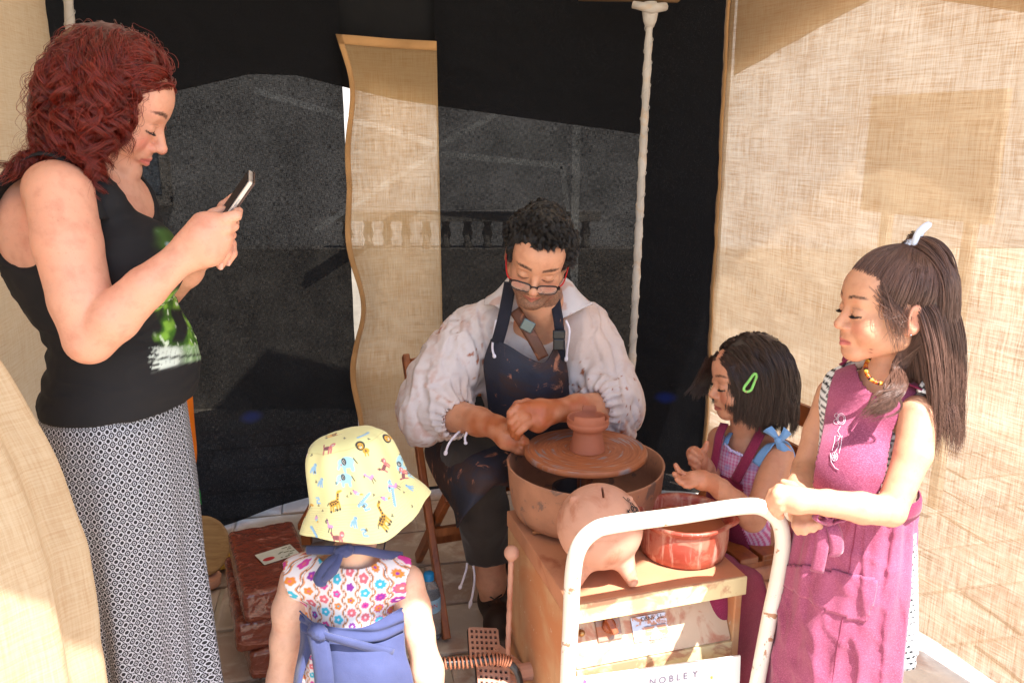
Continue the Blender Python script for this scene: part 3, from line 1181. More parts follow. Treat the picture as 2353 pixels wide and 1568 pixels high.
# splash pan, disc
WC = np.array((.186, 1.962, 0))
n = 72
th_ = np.linspace(0, 2 * np.pi, n, endpoint=False)
prof = [(.0, .512), (.15, .512), (.176, .516), (.186, .535), (.193, .58), (.198, .640), (.1995, .646), (.197, .6475), (.193, .644), (.187, .58), (.180, .538), (.16, .525), (0, .523)]
R_, Z_ = np.array(prof)[:, 0], np.array(prof)[:, 1]
P = np.stack([WC[0] + R_[:, None] * np.cos(th_), WC[1] + R_[:, None] * np.sin(th_), np.repeat(Z_[:, None], n, 1)], -1)
P[..., 2] += .004 * np.sin(th_ * 2 + 1)[None] * (R_ > .18)[:, None]
M['pan'] = plain('clay caked plastic pan', srgb(164, 114, 86), .75, var=.18, vs=18, bump=.5, bs=30, bd=.004, dirt=srgb(120, 92, 78), dirt_amt=(.56, .64), dirt_scale=22)
obj('splash_pan', P.reshape(-1, 3), gridF(len(prof), n, False, True), M['pan'], wh)
N = NT('steel disc under clay slip')
tc = N.n('TexCoord')
sx_ = N.n('SeparateXYZ')
N.l(tc.outputs['Object'], sx_.inputs[0])
dx, dy = N.math('SUBTRACT', sx_.outputs[0], float(WC[0] - .25)), N.math('SUBTRACT', sx_.outputs[1], float(WC[1] - 1.78))
rad = N.math('SQRT', N.math('ADD', N.math('MULTIPLY', dx, dx), N.math('MULTIPLY', dy, dy)))
ang = N.math('ARCTAN2', dy, dx)
cv = N.n('CombineXYZ')
N.l(N.math('MULTIPLY', rad, 55.0), cv.inputs[0])
N.l(N.math('ADD', N.math('MULTIPLY', ang, .75), N.math('MULTIPLY', rad, 5.0)), cv.inputs[1])
f = N.noise(cv.outputs[0], 1.6, 4, .6, .4)
f2 = N.noise(N.coord(), 9, 4)
steel = N.step(N.math('ADD', f, N.math('MULTIPLY', N.math('SUBTRACT', f2, .5), .25)), .56, .66)
clayc = N.ramp(N.noise(cv.outputs[0], 3.0, 4), (.3, srgb(132, 72, 42)), (.7, srgb(170, 104, 66)))
N.set(Base_Color=N.mix(steel, clayc, srgb(150, 146, 150)), Metallic=N.math('MULTIPLY', steel, .6), Roughness=N.math('SUBTRACT', .5, N.math('MULTIPLY', steel, .15)))
N.bump(f, .35, .0025)
M['disc'] = N.m
DR, DZ = .155, .682
prof = [(0, DZ), (.05, DZ), (.10, DZ), (.150, DZ), (.1535, DZ - .001), (DR, DZ - .004), (DR, DZ - .013), (.152, DZ - .016), (.03, DZ - .017), (.02, DZ - .05), (.02, .52)]
MB().lathe(prof, WC, 96).build('wheel_disc', M['disc'], wh)
MB().lathe([(.045, .526), (.05, .535), (.05, .59), (.046, .592), (.044, .585), (.044, .53)], WC + np.array((-.035, -.02, 0)), 32).build('drain_collar', plain('grey drain collar', srgb(84, 72, 66), .6), wh)
# lever with ball, pedals, sprung hose
LB, LT = at(1166, 1508, 1.80), at(1174, 1284, 1.80)
mb = MB().tube(np.linspace(LB, LT, 24), .0068 + .0008 * np.sin(np.arange(24) * 2.1), 10)
mb.build('speed_lever', M['terracotta'], wh)
S = SDF().ell(at(1175, 1269, 1.80), .0185).cone(LT, at(1175, 1269, 1.80), .008, .01, .006)
V, F = S.mesh(.003)
obj('lever_knob', V, F, M['terracotta'], wh)


def pedal(c, ex, ey, w_, l_):
    ex, ey = nrm(ex), nrm(ey)
    nz = np.cross(ex, ey)
    mb = MB()
    nx, ny = 6, 5
    for i in range(nx + 1):
        mb.box(c + ex * (i / nx - .5) * w_, (w_ / nx * .24, l_ / 2, .003), np.stack([ex, ey, nz], 1))
    for j in range(ny + 1):
        mb.box(c + ey * (j / ny - .5) * l_ - nz * .0005, (w_ / 2, l_ / ny * .24, .003), np.stack([ex, ey, nz], 1))
    o = mb.build('pedal', M['terracotta'], wh, smooth=False)
    MB().box(c - nz * .012, (w_ / 2 + .004, l_ / 2 + .004, .006), np.stack([ex, ey, nz], 1)).build('pedal_base', iron, o, smooth=False)
    return o


pc1 = at(1112, 1476, 1.92)
pedal(pc1, (1, .12, -.12), (-.1, .95, .35), .075, .085)
pedal(at(1134, 1556, 1.74), (1, .12, -.18), (-.1, .95, .35), .075, .085)
mb = MB().beam(pc1 + (.03, 0, -.02), mw(.0, .30, .12), .03, .02, (0, 0, 1))
mb.beam(at(1134, 1556, 1.74) + (.03, .02, -.02), mw(.0, .20, .12), .03, .02, (0, 0, 1))
mb.tube([mw(-.03, .26, .16), mw(.03, .26, .16)], .022, 14)
mb.build('pedal_axle', M['terracotta'], wh, smooth=False)
HC = crom(np.array([at(940, 1524, 1.70), at(1015, 1522, 1.70), at(1075, 1519, 1.71), at(1138, 1512, 1.72), at(1172, 1524, 1.72), at(1192, 1556, 1.72), at(1196, 1620, 1.72), at(1200, 1700, 1.74)]), 80)
MB().tube(HC, .0085, 12).build('bent_tube', plain('black painted tube', (.02, .02, .022), .3, dirt=srgb(170, 110, 80), dirt_amt=(.55, .7)), wh)
T, Nn_, Bn = frame_along(HC)
t = np.linspace(0, 1, 700)
ii = (t * 44).astype(int)
fr_ = (t * 44 - ii)[:, None]
C = HC[ii] * (1 - fr_) + HC[ii + 1] * fr_ + .0125 * (np.cos(t * 2 * math.pi * 24)[:, None] * Nn_[ii] + np.sin(t * 2 * math.pi * 24)[:, None] * Bn[ii])
MB().tube(C, .0026, 6).build('spring', plain('clay caked spring', srgb(160, 100, 72), .6), wh)

# things lying in and on the wheel
for i, (ox, oy, r_) in enumerate(((-.08, -.10, .035), (-.115, -.02, .03), (-.04, -.135, .032), (.02, -.14, .028), (.13, -.03, .03))):
    c_ = WC + np.array((ox, oy, .523 + r_ * .62))
    S = SDF()
    for k in range(6):
        S.ell(c_ + rng.normal(0, r_ * .38, 3) * (1, 1, .35), r_ * rng.uniform(.45, .75), k=.01)
    V, F = S.mesh(.004)
    V[:, 2] = np.maximum(V[:, 2], .5235)
    tag(obj('clay_lump', V, F, M['wetclay']), ('largest wet clay scrap in the splash pan, left of the piggy bank', 'wet clay scrap against the left wall of the splash pan', 'wet clay scrap at the front of the splash pan, just left of the piggy bank', 'wet clay scrap in the splash pan right behind the piggy bank', 'wet clay scrap at the right side of the splash pan')[i], 'clay', 'clay scraps in the pan')
    bpy.context.view_layer.objects.active = None

# the thrown pot: foot, collar, and a rim left standing only in front and behind
pr = [(.0455, 0), (.045, .004), (.0415, .016), (.038, .034), (.0365, .046), (.037, .052), (.043, .056), (.0505, .062), (.0530, .070), (.0525, .0735), (.0515, .0745), (.0522, .078), (.0525, .083), (.0525, .097)]
n = 144
th_ = np.linspace(0, 2 * np.pi, n, endpoint=False) + .0001
tall = (np.abs(((th_ + np.pi / 2 + np.pi) % (2 * np.pi)) - np.pi) < .80) | (np.abs(((th_ - np.pi / 2 + .15 + np.pi) % (2 * np.pi)) - np.pi) < .36)
top = np.where(tall, .0985, .0845)
side = np.abs(np.cos(th_)) > .93
rows = []
for (r, z) in pr[:-1]:
    rows.append((np.full(n, r), np.minimum(z, top)))
rows.append((np.full(n, .0525), top))
rows.append((np.full(n, .0508), top + .001))
rows.append((np.full(n, .0485), top))
for (r, z) in ((.0475, .083), (.046, .074), (.038, .064), (.02, .058), (.0, .057)):
    rows.append((np.full(n, r), np.minimum(np.full(n, z), top)))
PC = WC + np.array((.004, -.004, DZ + .001))
P = np.array([np.stack([PC[0] + r * np.cos(th_), PC[1] + r * np.sin(th_), PC[2] + z], -1) for r, z in rows])
tag(obj('clay_pot', P.reshape(-1, 3), gridF(len(rows), n, False, True), M['clay']), 'freshly thrown clay pot with a cut rim standing on the wheel disc', 'pot')

# piggy bank
PG = at(1378, 1193, 1.660)
PG = np.array((PG[0], PG[1], .505 + .022 + .093))
pg = thing('piggy_bank', (PG[0], PG[1], .505), 'round terracotta piggy bank with a coin slot beside the red pot', 'piggy bank')
S = SDF().ell(PG, (.094, .098, .092))
fd = nrm((-.30, -.94, -.12))
for a in np.linspace(-1, 1, 9):
    q_ = nrm((-.42 + .16 * a, -.90, .06 - .10 * (1 - a * a)))
    S.ell(PG + q_ * .0965, .0045 * (1.2 - .5 * abs(a)), k=.006, op='s')
S.ell(PG + nrm((-.42, -.90, .16)) * .090, (.018, .012, .010), k=.012)
for sx, sy in ((-1, -1), (1, -1), (-1, 1), (1, 1)):
    b_ = PG + np.array((sx * .045 + .008, sy * .042, -.070))
    S.cone(b_, (b_[0] + sx * .014, b_[1] + sy * .012, .505 + .013), .022, .013, .016)
for sx in (-1, 1):
    S.cone(PG + np.array((sx * .056, -.012, .064)), PG + np.array((sx * .062, -.014, .071)), .010, .006, .010)
S.box(PG + np.array((.002, -.018, .088)), (.0022, .020, .022), rad=.001, k=.001, op='s')
V, F = S.mesh(.0034, fine=[(PG + (-.02, -.05, .06), PG + (.02, .02, .1), .0015)])
obj('body', V, F, M['terracotta'], pg)


def on_ball(V2, c, rx, d, up, roll=0.):
    d = nrm(d)
    ex_ = nrm(np.cross(up, d))
    ey_ = np.cross(d, ex_)
    ex2 = ex_ * math.cos(roll) + ey_ * math.sin(roll)
    ey2 = np.cross(d, ex2)
    q = d * rx + V2[:, :1] * ex2 + V2[:, 1:2] * ey2
    q = q / np.linalg.norm(q, axis=1, keepdims=True)
    return c + q * rx


V2, F2 = flat_text('Bote', .040)
obj('ink_word', on_ball(V2, PG, .0985, (.50, -.66, .56), (0, 0, 1), .40), F2, M['ink'], pg, smooth=False)
mb = MB()
for cx, cy, r_ in ((.030, .0, .006), (.035, .012, .005), (.040, .024, .004), (.028, -.012, .006), (.040, -.006, .005)):
    q = np.array([(cx + r_ * math.cos(a), cy + r_ * math.sin(a), 0) for a in np.linspace(0, 2 * np.pi, 14)])
    mb.tube(on_ball(q, PG, .0982, (.56, -.64, .52), (0, 0, 1), .40), .0007, 5)
q = np.array([(.036 + .004 * math.sin(a * 2), -.02 + a * .02, 0) for a in np.linspace(0, 3, 20)])
mb.tube(on_ball(q, PG, .0982, (.56, -.64, .52), (0, 0, 1), .40), .0008, 5)
mb.build('ink_drawing', M['ink'], pg)

# red glazed pot with slip water
RP = np.array((.402, 1.775, .5015))
rp = thing('glazed_bowl', RP, 'red glazed earthenware bowl of muddy water beside the piggy bank', 'bowl')
N = NT('dripped red glaze')
v = N.coord()
drip = N.noise(N.coord(scale=(28, 28, 4)), 1.6, 5, .6, .4)
base = N.ramp(N.noise(v, 9, 4), (.3, srgb(140, 46, 32)), (.7, srgb(176, 78, 58)))
base = N.mix(N.math('MULTIPLY', N.step(drip, .50, .66), .5), base, srgb(222, 186, 166))
base = N.mix(N.math('MULTIPLY', N.step(N.noise(v, 20, 6, .65, .8), .46, .62), .45), base, srgb(190, 140, 116))
N.set(Base_Color=base, Roughness=N.math('ADD', .25, N.math('MULTIPLY', drip, .35)))
N.b.inputs['Coat Weight'].default_value = .1
M['glaze'] = N.m
n = 96
th_ = np.linspace(0, 2 * np.pi, n, endpoint=False)
prof = [(0, 0), (.090, 0), (.097, .003), (.1015, .02), (.1035, .045), (.1035, .07), (.1020, .078), (.1055, .084), (.1105, .089), (.1115, .094), (.108, .097), (.100, .094), (.0965, .085), (.0965, .06), (.095, .03), (.085, .012), (0, .010)]
R_, Z_ = np.array(prof)[:, 0], np.array(prof)[:, 1]
sp = np.exp(-((np.angle(np.exp(1j * (th_ + .25)))) / .22) ** 2)
Rg = R_[:, None] + .014 * sp[None] * (Z_ > .08)[:, None] * (R_ > .08)[:, None]
P = np.stack([RP[0] + Rg * np.cos(th_), RP[1] + Rg * np.sin(th_), np.repeat(Z_[:, None], n, 1) + RP[2] - .002 * sp[None] * (Z_ > .08)[:, None]], -1)
obj('bowl', P.reshape(-1, 3), gridF(len(prof), n, False, True), M['glaze'], rp)
wv = plain('muddy water', srgb(170, 100, 66), .12, var=.1, bump=.05, bs=12)
MB().lathe([(0, .066), (.0964, .066)], RP, 64).build('water', wv, rp)
mb = MB()
# tool resting on the top at the left
tl_ = MB().beam(mw(.02, .315, .508), mw(.105, .295, .508), .016, .006, EY)
tl_.beam(mw(.100, .297, .509), mw(.150, .275, .522), .016, .006, EY)
tag(tl_.build('clay_tool', wood('tool wood', srgb(150, 90, 50), srgb(180, 115, 70))), 'clay stained wooden tool lying left of the piggy bank', 'tool')

# wrapped clay blocks --------------------------------------------------
N = NT('clay in plastic film')
v = N.coord()
cr = N.noise(N.coord(scale=(1, 1, 2.2)), 14, 5, .6, 1.6)
base = N.mix(N.step(cr, .55, .68), srgb(122, 54, 32), srgb(158, 96, 76))
N.set(Base_Color=base, Roughness=N.math('ADD', .10, N.math('MULTIPLY', cr, .25)))
N.b.inputs['Coat Weight'].default_value = .8
N.b.inputs['Coat Roughness'].default_value = .08
N.bump(N.math('ADD', cr, N.math('MULTIPLY', N.noise(v, 42, 4, .6, 2), .5)), .8, .012)
M['film'] = N.m


def block(c, ang, hx, hy, hz, seed, label):
    ca_, sa_ = math.cos(ang), math.sin(ang)
    R = np.array(((ca_, -sa_, 0), (sa_, ca_, 0), (0, 0, 1)))
    S = SDF().box(c, (hx, hy, hz), R, .014)
    V, F = S.mesh(.006)
    Nv = vnormals(V, F)
    V = V + Nv * (.0045 * fbm(V, 16, 3, seed) + .002 * fbm(V * (1, 1, 2), 60, 2, seed + 4))[:, None]
    return tag(obj('clay_block', V, F, M['film']), label, 'clay block', 'plastic wrapped clay blocks'), R


AB = math.atan2(-.168, .382) * -1
cb = np.array((-.700, 2.165))
block(np.array((cb[0] + .005, cb[1] + .005, .013 + .046)), AB + .03, .105, .20, .045, 3, 'plastic wrapped clay block at the bottom of the stack on the floor')
block(np.array((cb[0] - .01, cb[1] + .0, .013 + .137)), AB - .02, .108, .20, .045, 5, 'plastic wrapped clay block in the middle of the stack')
tb, TR = block(np.array((cb[0] + .005, cb[1] - .01, .013 + .228)), AB, .098, .20, .045, 9, 'plastic wrapped clay block with a paper label, topmost of the stack')
lc = np.array((cb[0] + .03, cb[1] - .02, .013 + .2765))
lab = plain('printed paper label', srgb(205, 205, 190), .4, var=.12, vs=30, bump=0)
lo = quad('paper_label', lc, TR[:, 0] + .25 * TR[:, 1], TR[:, 1] - .25 * TR[:, 0], .105, .070, lab, tb)
le, lf = nrm(TR[:, 0] + .25 * TR[:, 1]), nrm(TR[:, 1] - .25 * TR[:, 0])
MB().add([lc + (0, 0, .0012) + le * (-.03 + .017 * math.cos(a)) + lf * (-.012 + .010 * math.sin(a)) for a in np.linspace(0, 6.28, 17)[:-1]], [tuple(range(16))]).build('red_emblem', plain('red print', srgb(190, 40, 50), bump=0), lo, smooth=False)
for k in range(10):
    c_ = lc + (0, 0, .0013) + le * random.uniform(.0, .045) + lf * random.uniform(-.028, .028)
    MB().box(c_, (random.uniform(.002, .009), .0016, .0002), np.stack([le, lf, (0, 0, 1)], 1)).build('printed_line', M['printed_green'] if 'printed_green' in M else M.setdefault('printed_green', plain('green print', srgb(90, 96, 60), bump=0)), lo, smooth=False)

# small things on the floor ---------------------------------------------
bt = onfloor(987, 1482)
bt = np.array((bt[0], 2.16, .014))
bo = thing('water_bottle', bt, 'clear plastic water bottle with a blue cap beside the chair leg', 'bottle')
N = NT('clear bottle plastic')
N.set(Base_Color=(.75, .82, .95), Roughness=.08)
N.b.inputs['Transmission Weight'].default_value = .85
N.b.inputs['IOR'].default_value = 1.25
M['pet'] = N.m
pr = [(0, .002), (.028, 0), (.0325, .006), (.0325, .04), (.031, .045), (.0325, .05), (.0325, .095), (.0325, .135), (.030, .155), (.020, .178), (.0135, .188), (.0135, .2)]
MB().lathe(pr, bt, 28).build('bottle', M['pet'], bo)
capm = plain('blue cap', srgb(30, 130, 190), .4, bump=0)
MB().lathe([(.0155, .188), (.0155, .206), (.014, .209), (0, .209)], bt, 24).build('cap', capm, bo)
MB().lathe([(.0329, .093), (.0331, .095), (.0331, .134), (.0329, .136)], bt, 28).build('label', plain('bottle label', srgb(150, 190, 215), .4, bump=0), bo)
V2, F2 = flat_text('RCON', .020)
a_ = V2[:, 0] / .0335 - 1.55
obj('lettering', np.stack([bt[0] + .0335 * np.cos(a_), bt[1] + .0335 * np.sin(a_), bt[2] + .117 + V2[:, 1]], 1), F2, plain('red lettering', srgb(190, 40, 40), bump=0), bo, smooth=False)

pl = thing('wooden_plate', onfloor(470, 1330), 'round wooden plate leaning behind the patterned skirt', 'plate')
Rp = np.array(Matrix.Rotation(math.radians(62), 3, 'X') @ Matrix.Rotation(math.radians(0), 3, 'Y'))
MB().lathe([(0, 0), (.055, .002), (.09, .010), (.102, .016), (.1025, .020), (.09, .016), (.055, .008), (0, .006)], onfloor(462, 1330) + np.array((0, .03, .105)), 40, Rp).build('plate', wood('plate wood', srgb(150, 112, 66), srgb(178, 142, 92)), pl)
d_ = onfloor(478, 1352)
tag(MB().lathe([(0, 0), (.038, 0), (.042, .004), (.046, .030), (.044, .031), (.040, .008), (0, .006)], d_ + (0, -.0, .015), 32).build('clay_dish', M['terracotta']), 'small unglazed clay dish on the floor beside the wooden plate', 'dish')
yd = onfloor(492, 1322) + (0, .0, .014)
tag(MB().lathe([(0, 0), (.05, 0), (.072, .014), (.070, .016), (.05, .005), (0, .004)], yd + (.0, .06, 0), 32).build('glazed_saucer', plain('ochre glaze', srgb(200, 150, 60), .2, bump=0)), 'ochre glazed saucer on the floor by the clay blocks', 'saucer')

# orange cloth and green ribbon hanging behind the skirt
og = px([[(392, 860, 2.55), (420, 862, 2.55), (440, 866, 2.56)], [(394, 960, 2.55), (424, 960, 2.54), (446, 962, 2.56)], [(396, 1040, 2.54), (426, 1040, 2.53), (452, 1052, 2.55)], [(398, 1110, 2.55), (420, 1105, 2.55), (436, 1098, 2.56)]])
G = patch(og, 24, 16)
tag(obj('orange_cloth', G.reshape(-1, 3), gridF(24, 16), cloth('orange nylon', srgb(235, 120, 20), rough=.6), solid=.003), 'bright orange cloth hanging behind the patterned skirt', 'cloth')
gr = line((430, 1092, 2.56), (444, 1106, 2.56), (454, 1130, 2.56), (458, 1160, 2.57), n=20)
G = np.stack([gr + (-.008, 0, 0), gr + (.008, 0, .004)], 1)
tag(obj('green_ribbon', G.reshape(-1, 3), gridF(20, 2), cloth('green ribbon', srgb(30, 140, 60)), solid=.0015), 'green ribbon dangling in front of the black curtain', 'ribbon')

# low stool behind the child with the hat
stl = thing('wooden_stool', (-.66, 2.72, .014), 'dark wooden stool leg behind the yellow hat', 'stool')
sc_ = onfloor(706, 1255)
for ox, oy in ((0, 0), (.22, .02), (0.02, .2), (.24, .22)):
    bevel(MB().beam((sc_[0] + ox, sc_[1] + oy, .013), (sc_[0] + ox * .9, sc_[1] + oy * .9, .085), .035, .03).build('leg', M['wood'], stl, smooth=False), .003)
bevel(MB().box((sc_[0] + .125, sc_[1] + .1, .0975), (.145, .14, .0125)).build('seat', M['wood'], stl, smooth=False), .004)
# ------------------------------------------------------------------ people: shared parts
M['skin'] = skin('skin')


class Head:
    """a head in its own frame: x to the person's side, y forward, z up; 1.0 = adult"""

    def __init__(s, o, fwd, up, sc=1.0, child=0.0):
        f = nrm(fwd)
        x = nrm(np.cross(f, up))
        s.R = np.stack([x, f, np.cross(x, f)], 1)
        s.o, s.s, s.c = np.asarray(o, float), sc, child

    def L(s, x, y, z):
        return s.o + s.R @ (np.array((x, y, z)) * s.s)

    def loc(s, V):
        return (V - s.o) @ s.R / s.s

    def build(s, S, ears=(1, 1), jaw=1.0, nose=1.0, open_eyes=False):
        L, q, c, R = s.L, s.s, s.c, s.R
        e = lambda p, r, k=.012, op='u', RR=None: S.ell(L(*p), np.array(r) * q, R if RR is None else RR, k * q, op)
        cn = lambda a, b, r1, r2, k=.012, op='u': S.cone(L(*a), L(*b), r1 * q, r2 * q, k * q, op)
        e((0, -.014, .034), (.0735, .093, .082))
        e((0, .026, -.018), (.0600 + .004 * c, .060, .084 - .010 * c), .03)
        e((0, .050, .040), (.055, .038, .040), .03)                                   # forehead
        jz = -.098 + .012 * c
        for sx in (-1, 1):
            cn((sx * .047, .002, -.055), (sx * .017, .066, jz), .026 * jaw, .018, .022)
            e((sx * (.037 + .002 * c), .057 + .002 * c, -.036 - .004 * c), (.025 + .004 * c, .023 + .003 * c, .029), .022)
        e((0, .074 - .004 * c, jz - .003), (.021, .017, .017), .018)
        cn((-.036, .073, .020), (.036, .073, .020), .0105 - .003 * c, .0105 - .003 * c, .018)
        for sx in (-1, 1):
            e((sx * .031, .096, -.001), (.0175, .0125, .0105), .013, 's')
            e((sx * .031, .0725 + .001 * c, -.004), (.0155 + .001 * c, .0145 + .0015 * c, .0128 + .002 * c), .005)
            # lid fold above, soft bag below
            cn((sx * .018, .0865, .0035), (sx * .043, .079, .003), .0016, .0014, .003)
        nl = 1.0 - .22 * c
        cn((0, .082, .004), (0, .0825 + .0215 * nl * nose, -.034 + .004 * c), .0075, .0105, .012)
        e((0, .0835 + .0225 * nl * nose, -.036 + .004 * c), (.0105, .0095, .0088), .006)
        for sx in (-1, 1):
            e((sx * .0125, .092, -.040 + .004 * c), (.0085, .011, .0072), .006)
            e((sx * .0066, .0985, -.0475 + .004 * c), (.0034, .0052, .0028), .003, 's')
        e((0, .079, -.058), (.026, .016, .018), .014)
        for sx in (-1, 1):
            cn((sx * .0215, .0805, -.0662), (0, .0938, -.0632), .0028, .0050, .004)
            cn((sx * .0190, .0805, -.0690), (0, .0920, -.0726), .0032, .0062, .004)
        for sx in (-1, 1):
            cn((sx * .0225, .0860, -.0678), (0, .1000, -.0676), .0011, .0012, .0028, 's')
            if ears[0 if sx < 0 else 1]:
                a = sx * .35
                Re = R @ np.array(((math.cos(a), math.sin(a), 0), (-math.sin(a), math.cos(a), 0), (0, 0, 1)))
                e((sx * .0775, -.014, -.011), (.0085, .019, .031), .006, 'u', Re)
                e((sx * .0850, -.011, -.009), (.0060, .0115, .020), .004, 's', Re)
                e((sx * .0745, -.004, -.035), (.0065, .009, .010), .006)

    def paint(s, C, V, lip, brow, brow_w=.0042, lash=(.02, .012, .01), lash_w=.0017, slit=0.0, blush=None, stubble=None, sc_hair=None, brow_h=.0):
        P = s.loc(V)
        x, y, z = np.abs(P[:, 0]), P[:, 1], P[:, 2]
        near = (np.abs(P[:, 0]) < .09) & (y > -.11) & (np.abs(z) < .13)
        front = near & (y > .045)

        def blend(m, col):
            m = (m * 1.0)[:, None]
            C[:] = C * (1 - m) + np.array(col)[None] * m
        if blush is not None:
            d = np.sqrt(((x - .040) / .024) ** 2 + ((z + .034) / .020) ** 2)
            blend(.55 * sstep(1.3, .2, d) * front, blush)
            d = np.sqrt((x / .011) ** 2 + ((z + .036) / .010) ** 2)
            blend(.35 * sstep(1.2, .3, d) * front * (y > .09), blush)
            blend(.35 * sstep(.071, .079, x) * near * (y < .02), blush)
        if stubble is not None:
            low = sstep(-.050, -.064, z + .35 * np.maximum(0, .03 - y) * -1 - .0)
            mouth = sstep(.8, 1.35, np.sqrt((x / .021) ** 2 + ((z + .068) / .0095) ** 2))
            jawm = low * sstep(-.02, .01, y)
            burn = sstep(.050, .060, x) * sstep(.012, -.002, y - .012) * sstep(-.02, 0., y + .012) * (z < .02)
            must = sstep(.034, .024, x) * sstep(-.044, -.050, z) * sstep(-.070, -.064, z)
            m = np.maximum(np.maximum(jawm * .85, must * .9), burn * .8) * mouth * near
            nz = .55 + .6 * vnoise(V, 420, 3)
            blend(np.clip(m * nz, 0, .92), stubble)
        zl = -.0675 + .0008 * np.sin(x * 90)
        lipm = sstep(.0245, .0195, x) * sstep(.0098, .0072, np.abs(z + .0682) + .20 * x) * front * (y > .07)
        blend(.9 * lipm, lip)
        crease = sstep(.0020, .0008, np.abs(z - zl)) * sstep(.024, .02, x) * front * (y > .07)
        blend(.6 * crease, np.array(lip) * .35)
        bz = .0245 + brow_h + .006 * np.sin(np.clip((x - .012) / .042, 0, 1) * 2.4)
        bw = brow_w * (1.0 - .55 * sstep(.035, .056, x))
        b = sstep(bw, bw * .55, np.abs(z - bz)) * sstep(.011, .016, x) * sstep(.057, .050, x) * (y > .03) * near
        blend(np.clip(b * (.55 + .55 * vnoise(V, 500, 5)), 0, 1), brow)
        # lowered lids: dark lash line along the lower edge of each eyeball
        ez = -.0088 - .0024 * (1 - ((x - .031) / .0155) ** 2)
        m = sstep(lash_w, lash_w * .45, np.abs(z - ez)) * sstep(.0165, .0145, np.abs(x - .031)) * front
        if slit:
            sm = sstep(.0004, -.0004, np.abs(z - (ez - slit * .5)) - slit * .5) * sstep(.0150, .0120, np.abs(x - .031)) * front
            blend(.9 * sm, srgb(196, 184, 178))
            blend(.95 * sm * sstep(.0062, .0045, np.abs(x - .033)), (.03, .018, .012))
        blend(.95 * m, lash)
        m = sstep(.0014, .0004, np.abs(z - .0045 - .0018 * (1 - ((x - .031) / .015) ** 2))) * sstep(.016, .013, np.abs(x - .031)) * front
        blend(.45 * m, np.array(C.mean(0)) * .45)
        return C


def lashes(h, parent, mat, n=16, ln=.007, sides=(-1, 1), r=.00045):
    for sx in sides:
        mb = MB()
        for i in range(n):
            f = i / (n - 1) * 2 - 1
            x = sx * (.031 + f * .014)
            z = -.0088 - .0024 * (1 - f * f)
            y = .0725 + .0150 * math.sqrt(max(0, 1 - (f * .92) ** 2 - .12))
            a = h.L(x, y, z)
            b = h.L(x + sx * f * .002, y + ln * .75, z - ln * .30)
            c = h.L(x + sx * f * .003, y + ln * 1.05, z - ln * .12)
            mb.tube([a, b, c], [r, r * .8, r * .3], 4, cap=False)
        mb.build('eyelash', mat, parent)


def finger(S, pts, r0=.0088, r1=.0068, k=.005):
    pts = [np.asarray(at(*p) if len(p) == 3 and abs(p[0]) > 20 else p, float) for p in pts]
    n = len(pts)
    S.chain(pts, [r0 + (r1 - r0) * i / (n - 1) for i in range(n)], k)


def nails(parent, tips, mat):
    """tips: list of (tip point, outward normal, finger direction, half width)"""
    for p, nn, d, w_ in tips:
        nn, d = nrm(nn), nrm(d)
        sd = np.cross(d, nn)
        G = []
        for i in np.linspace(-1, 1, 7):
            for j in np.linspace(-1, 1, 5):
                kk = math.sqrt(max(0, 1 - .35 * max(0, i) ** 2))
                G.append(p + d * w_ * 1.15 * i + sd * w_ * j * kk + nn * (.0006 - .25 * w_ * j * j))
        obj('fingernail', np.array(G), gridF(7, 5), mat, parent)


M['nail'] = plain('nail', srgb(222, 176, 160), .3, var=.04, bump=0)


# hair ----------------------------------------------------------------
def flow(roots, d0, n, length, grav=.25, stiff=.8, balls=(), push=1.0, seed=0, wob=.0, target=None):
    """strands grown from roots: momentum, weight, and sliding over the balls (centre, R, radii)"""
    p, d = roots.copy(), d0 / np.linalg.norm(d0, axis=1, keepdims=True)
    L = np.broadcast_to(np.asarray(length, float), (len(p),))
    st = (L / (n - 1))[:, None]
    out = [p.copy()]
    for i in range(1, n):
        d = d * stiff + np.array((0, 0, -1.)) * grav * (i / n + .25)
        if wob:
            d = d + wob * np.stack([fbm(p, 14, 2, seed + k) for k in range(3)], 1)
        if target is not None:
            d = d + target(p, i / n)
        d /= np.linalg.norm(d, axis=1, keepdims=True)
        p = p + d * st
        for c, R, r in balls:
            q = (p - c) @ R / r
            l = np.linalg.norm(q, axis=1)
            m = l < 1
            if m.any():
                qn = q[m] / l[m][:, None]
                np_ = c + (qn * r) @ R.T
                nn = (qn / r) @ R.T
                nn /= np.linalg.norm(nn, axis=1, keepdims=True)
                p[m] = np_ + nn * .001
                dd = d[m]
                d[m] = dd - nn * np.minimum(0, (dd * nn).sum(1))[:, None]
                d[m] /= np.linalg.norm(d[m], axis=1, keepdims=True) + 1e-9
        out.append(p.copy())
    return np.stack(out, 1)


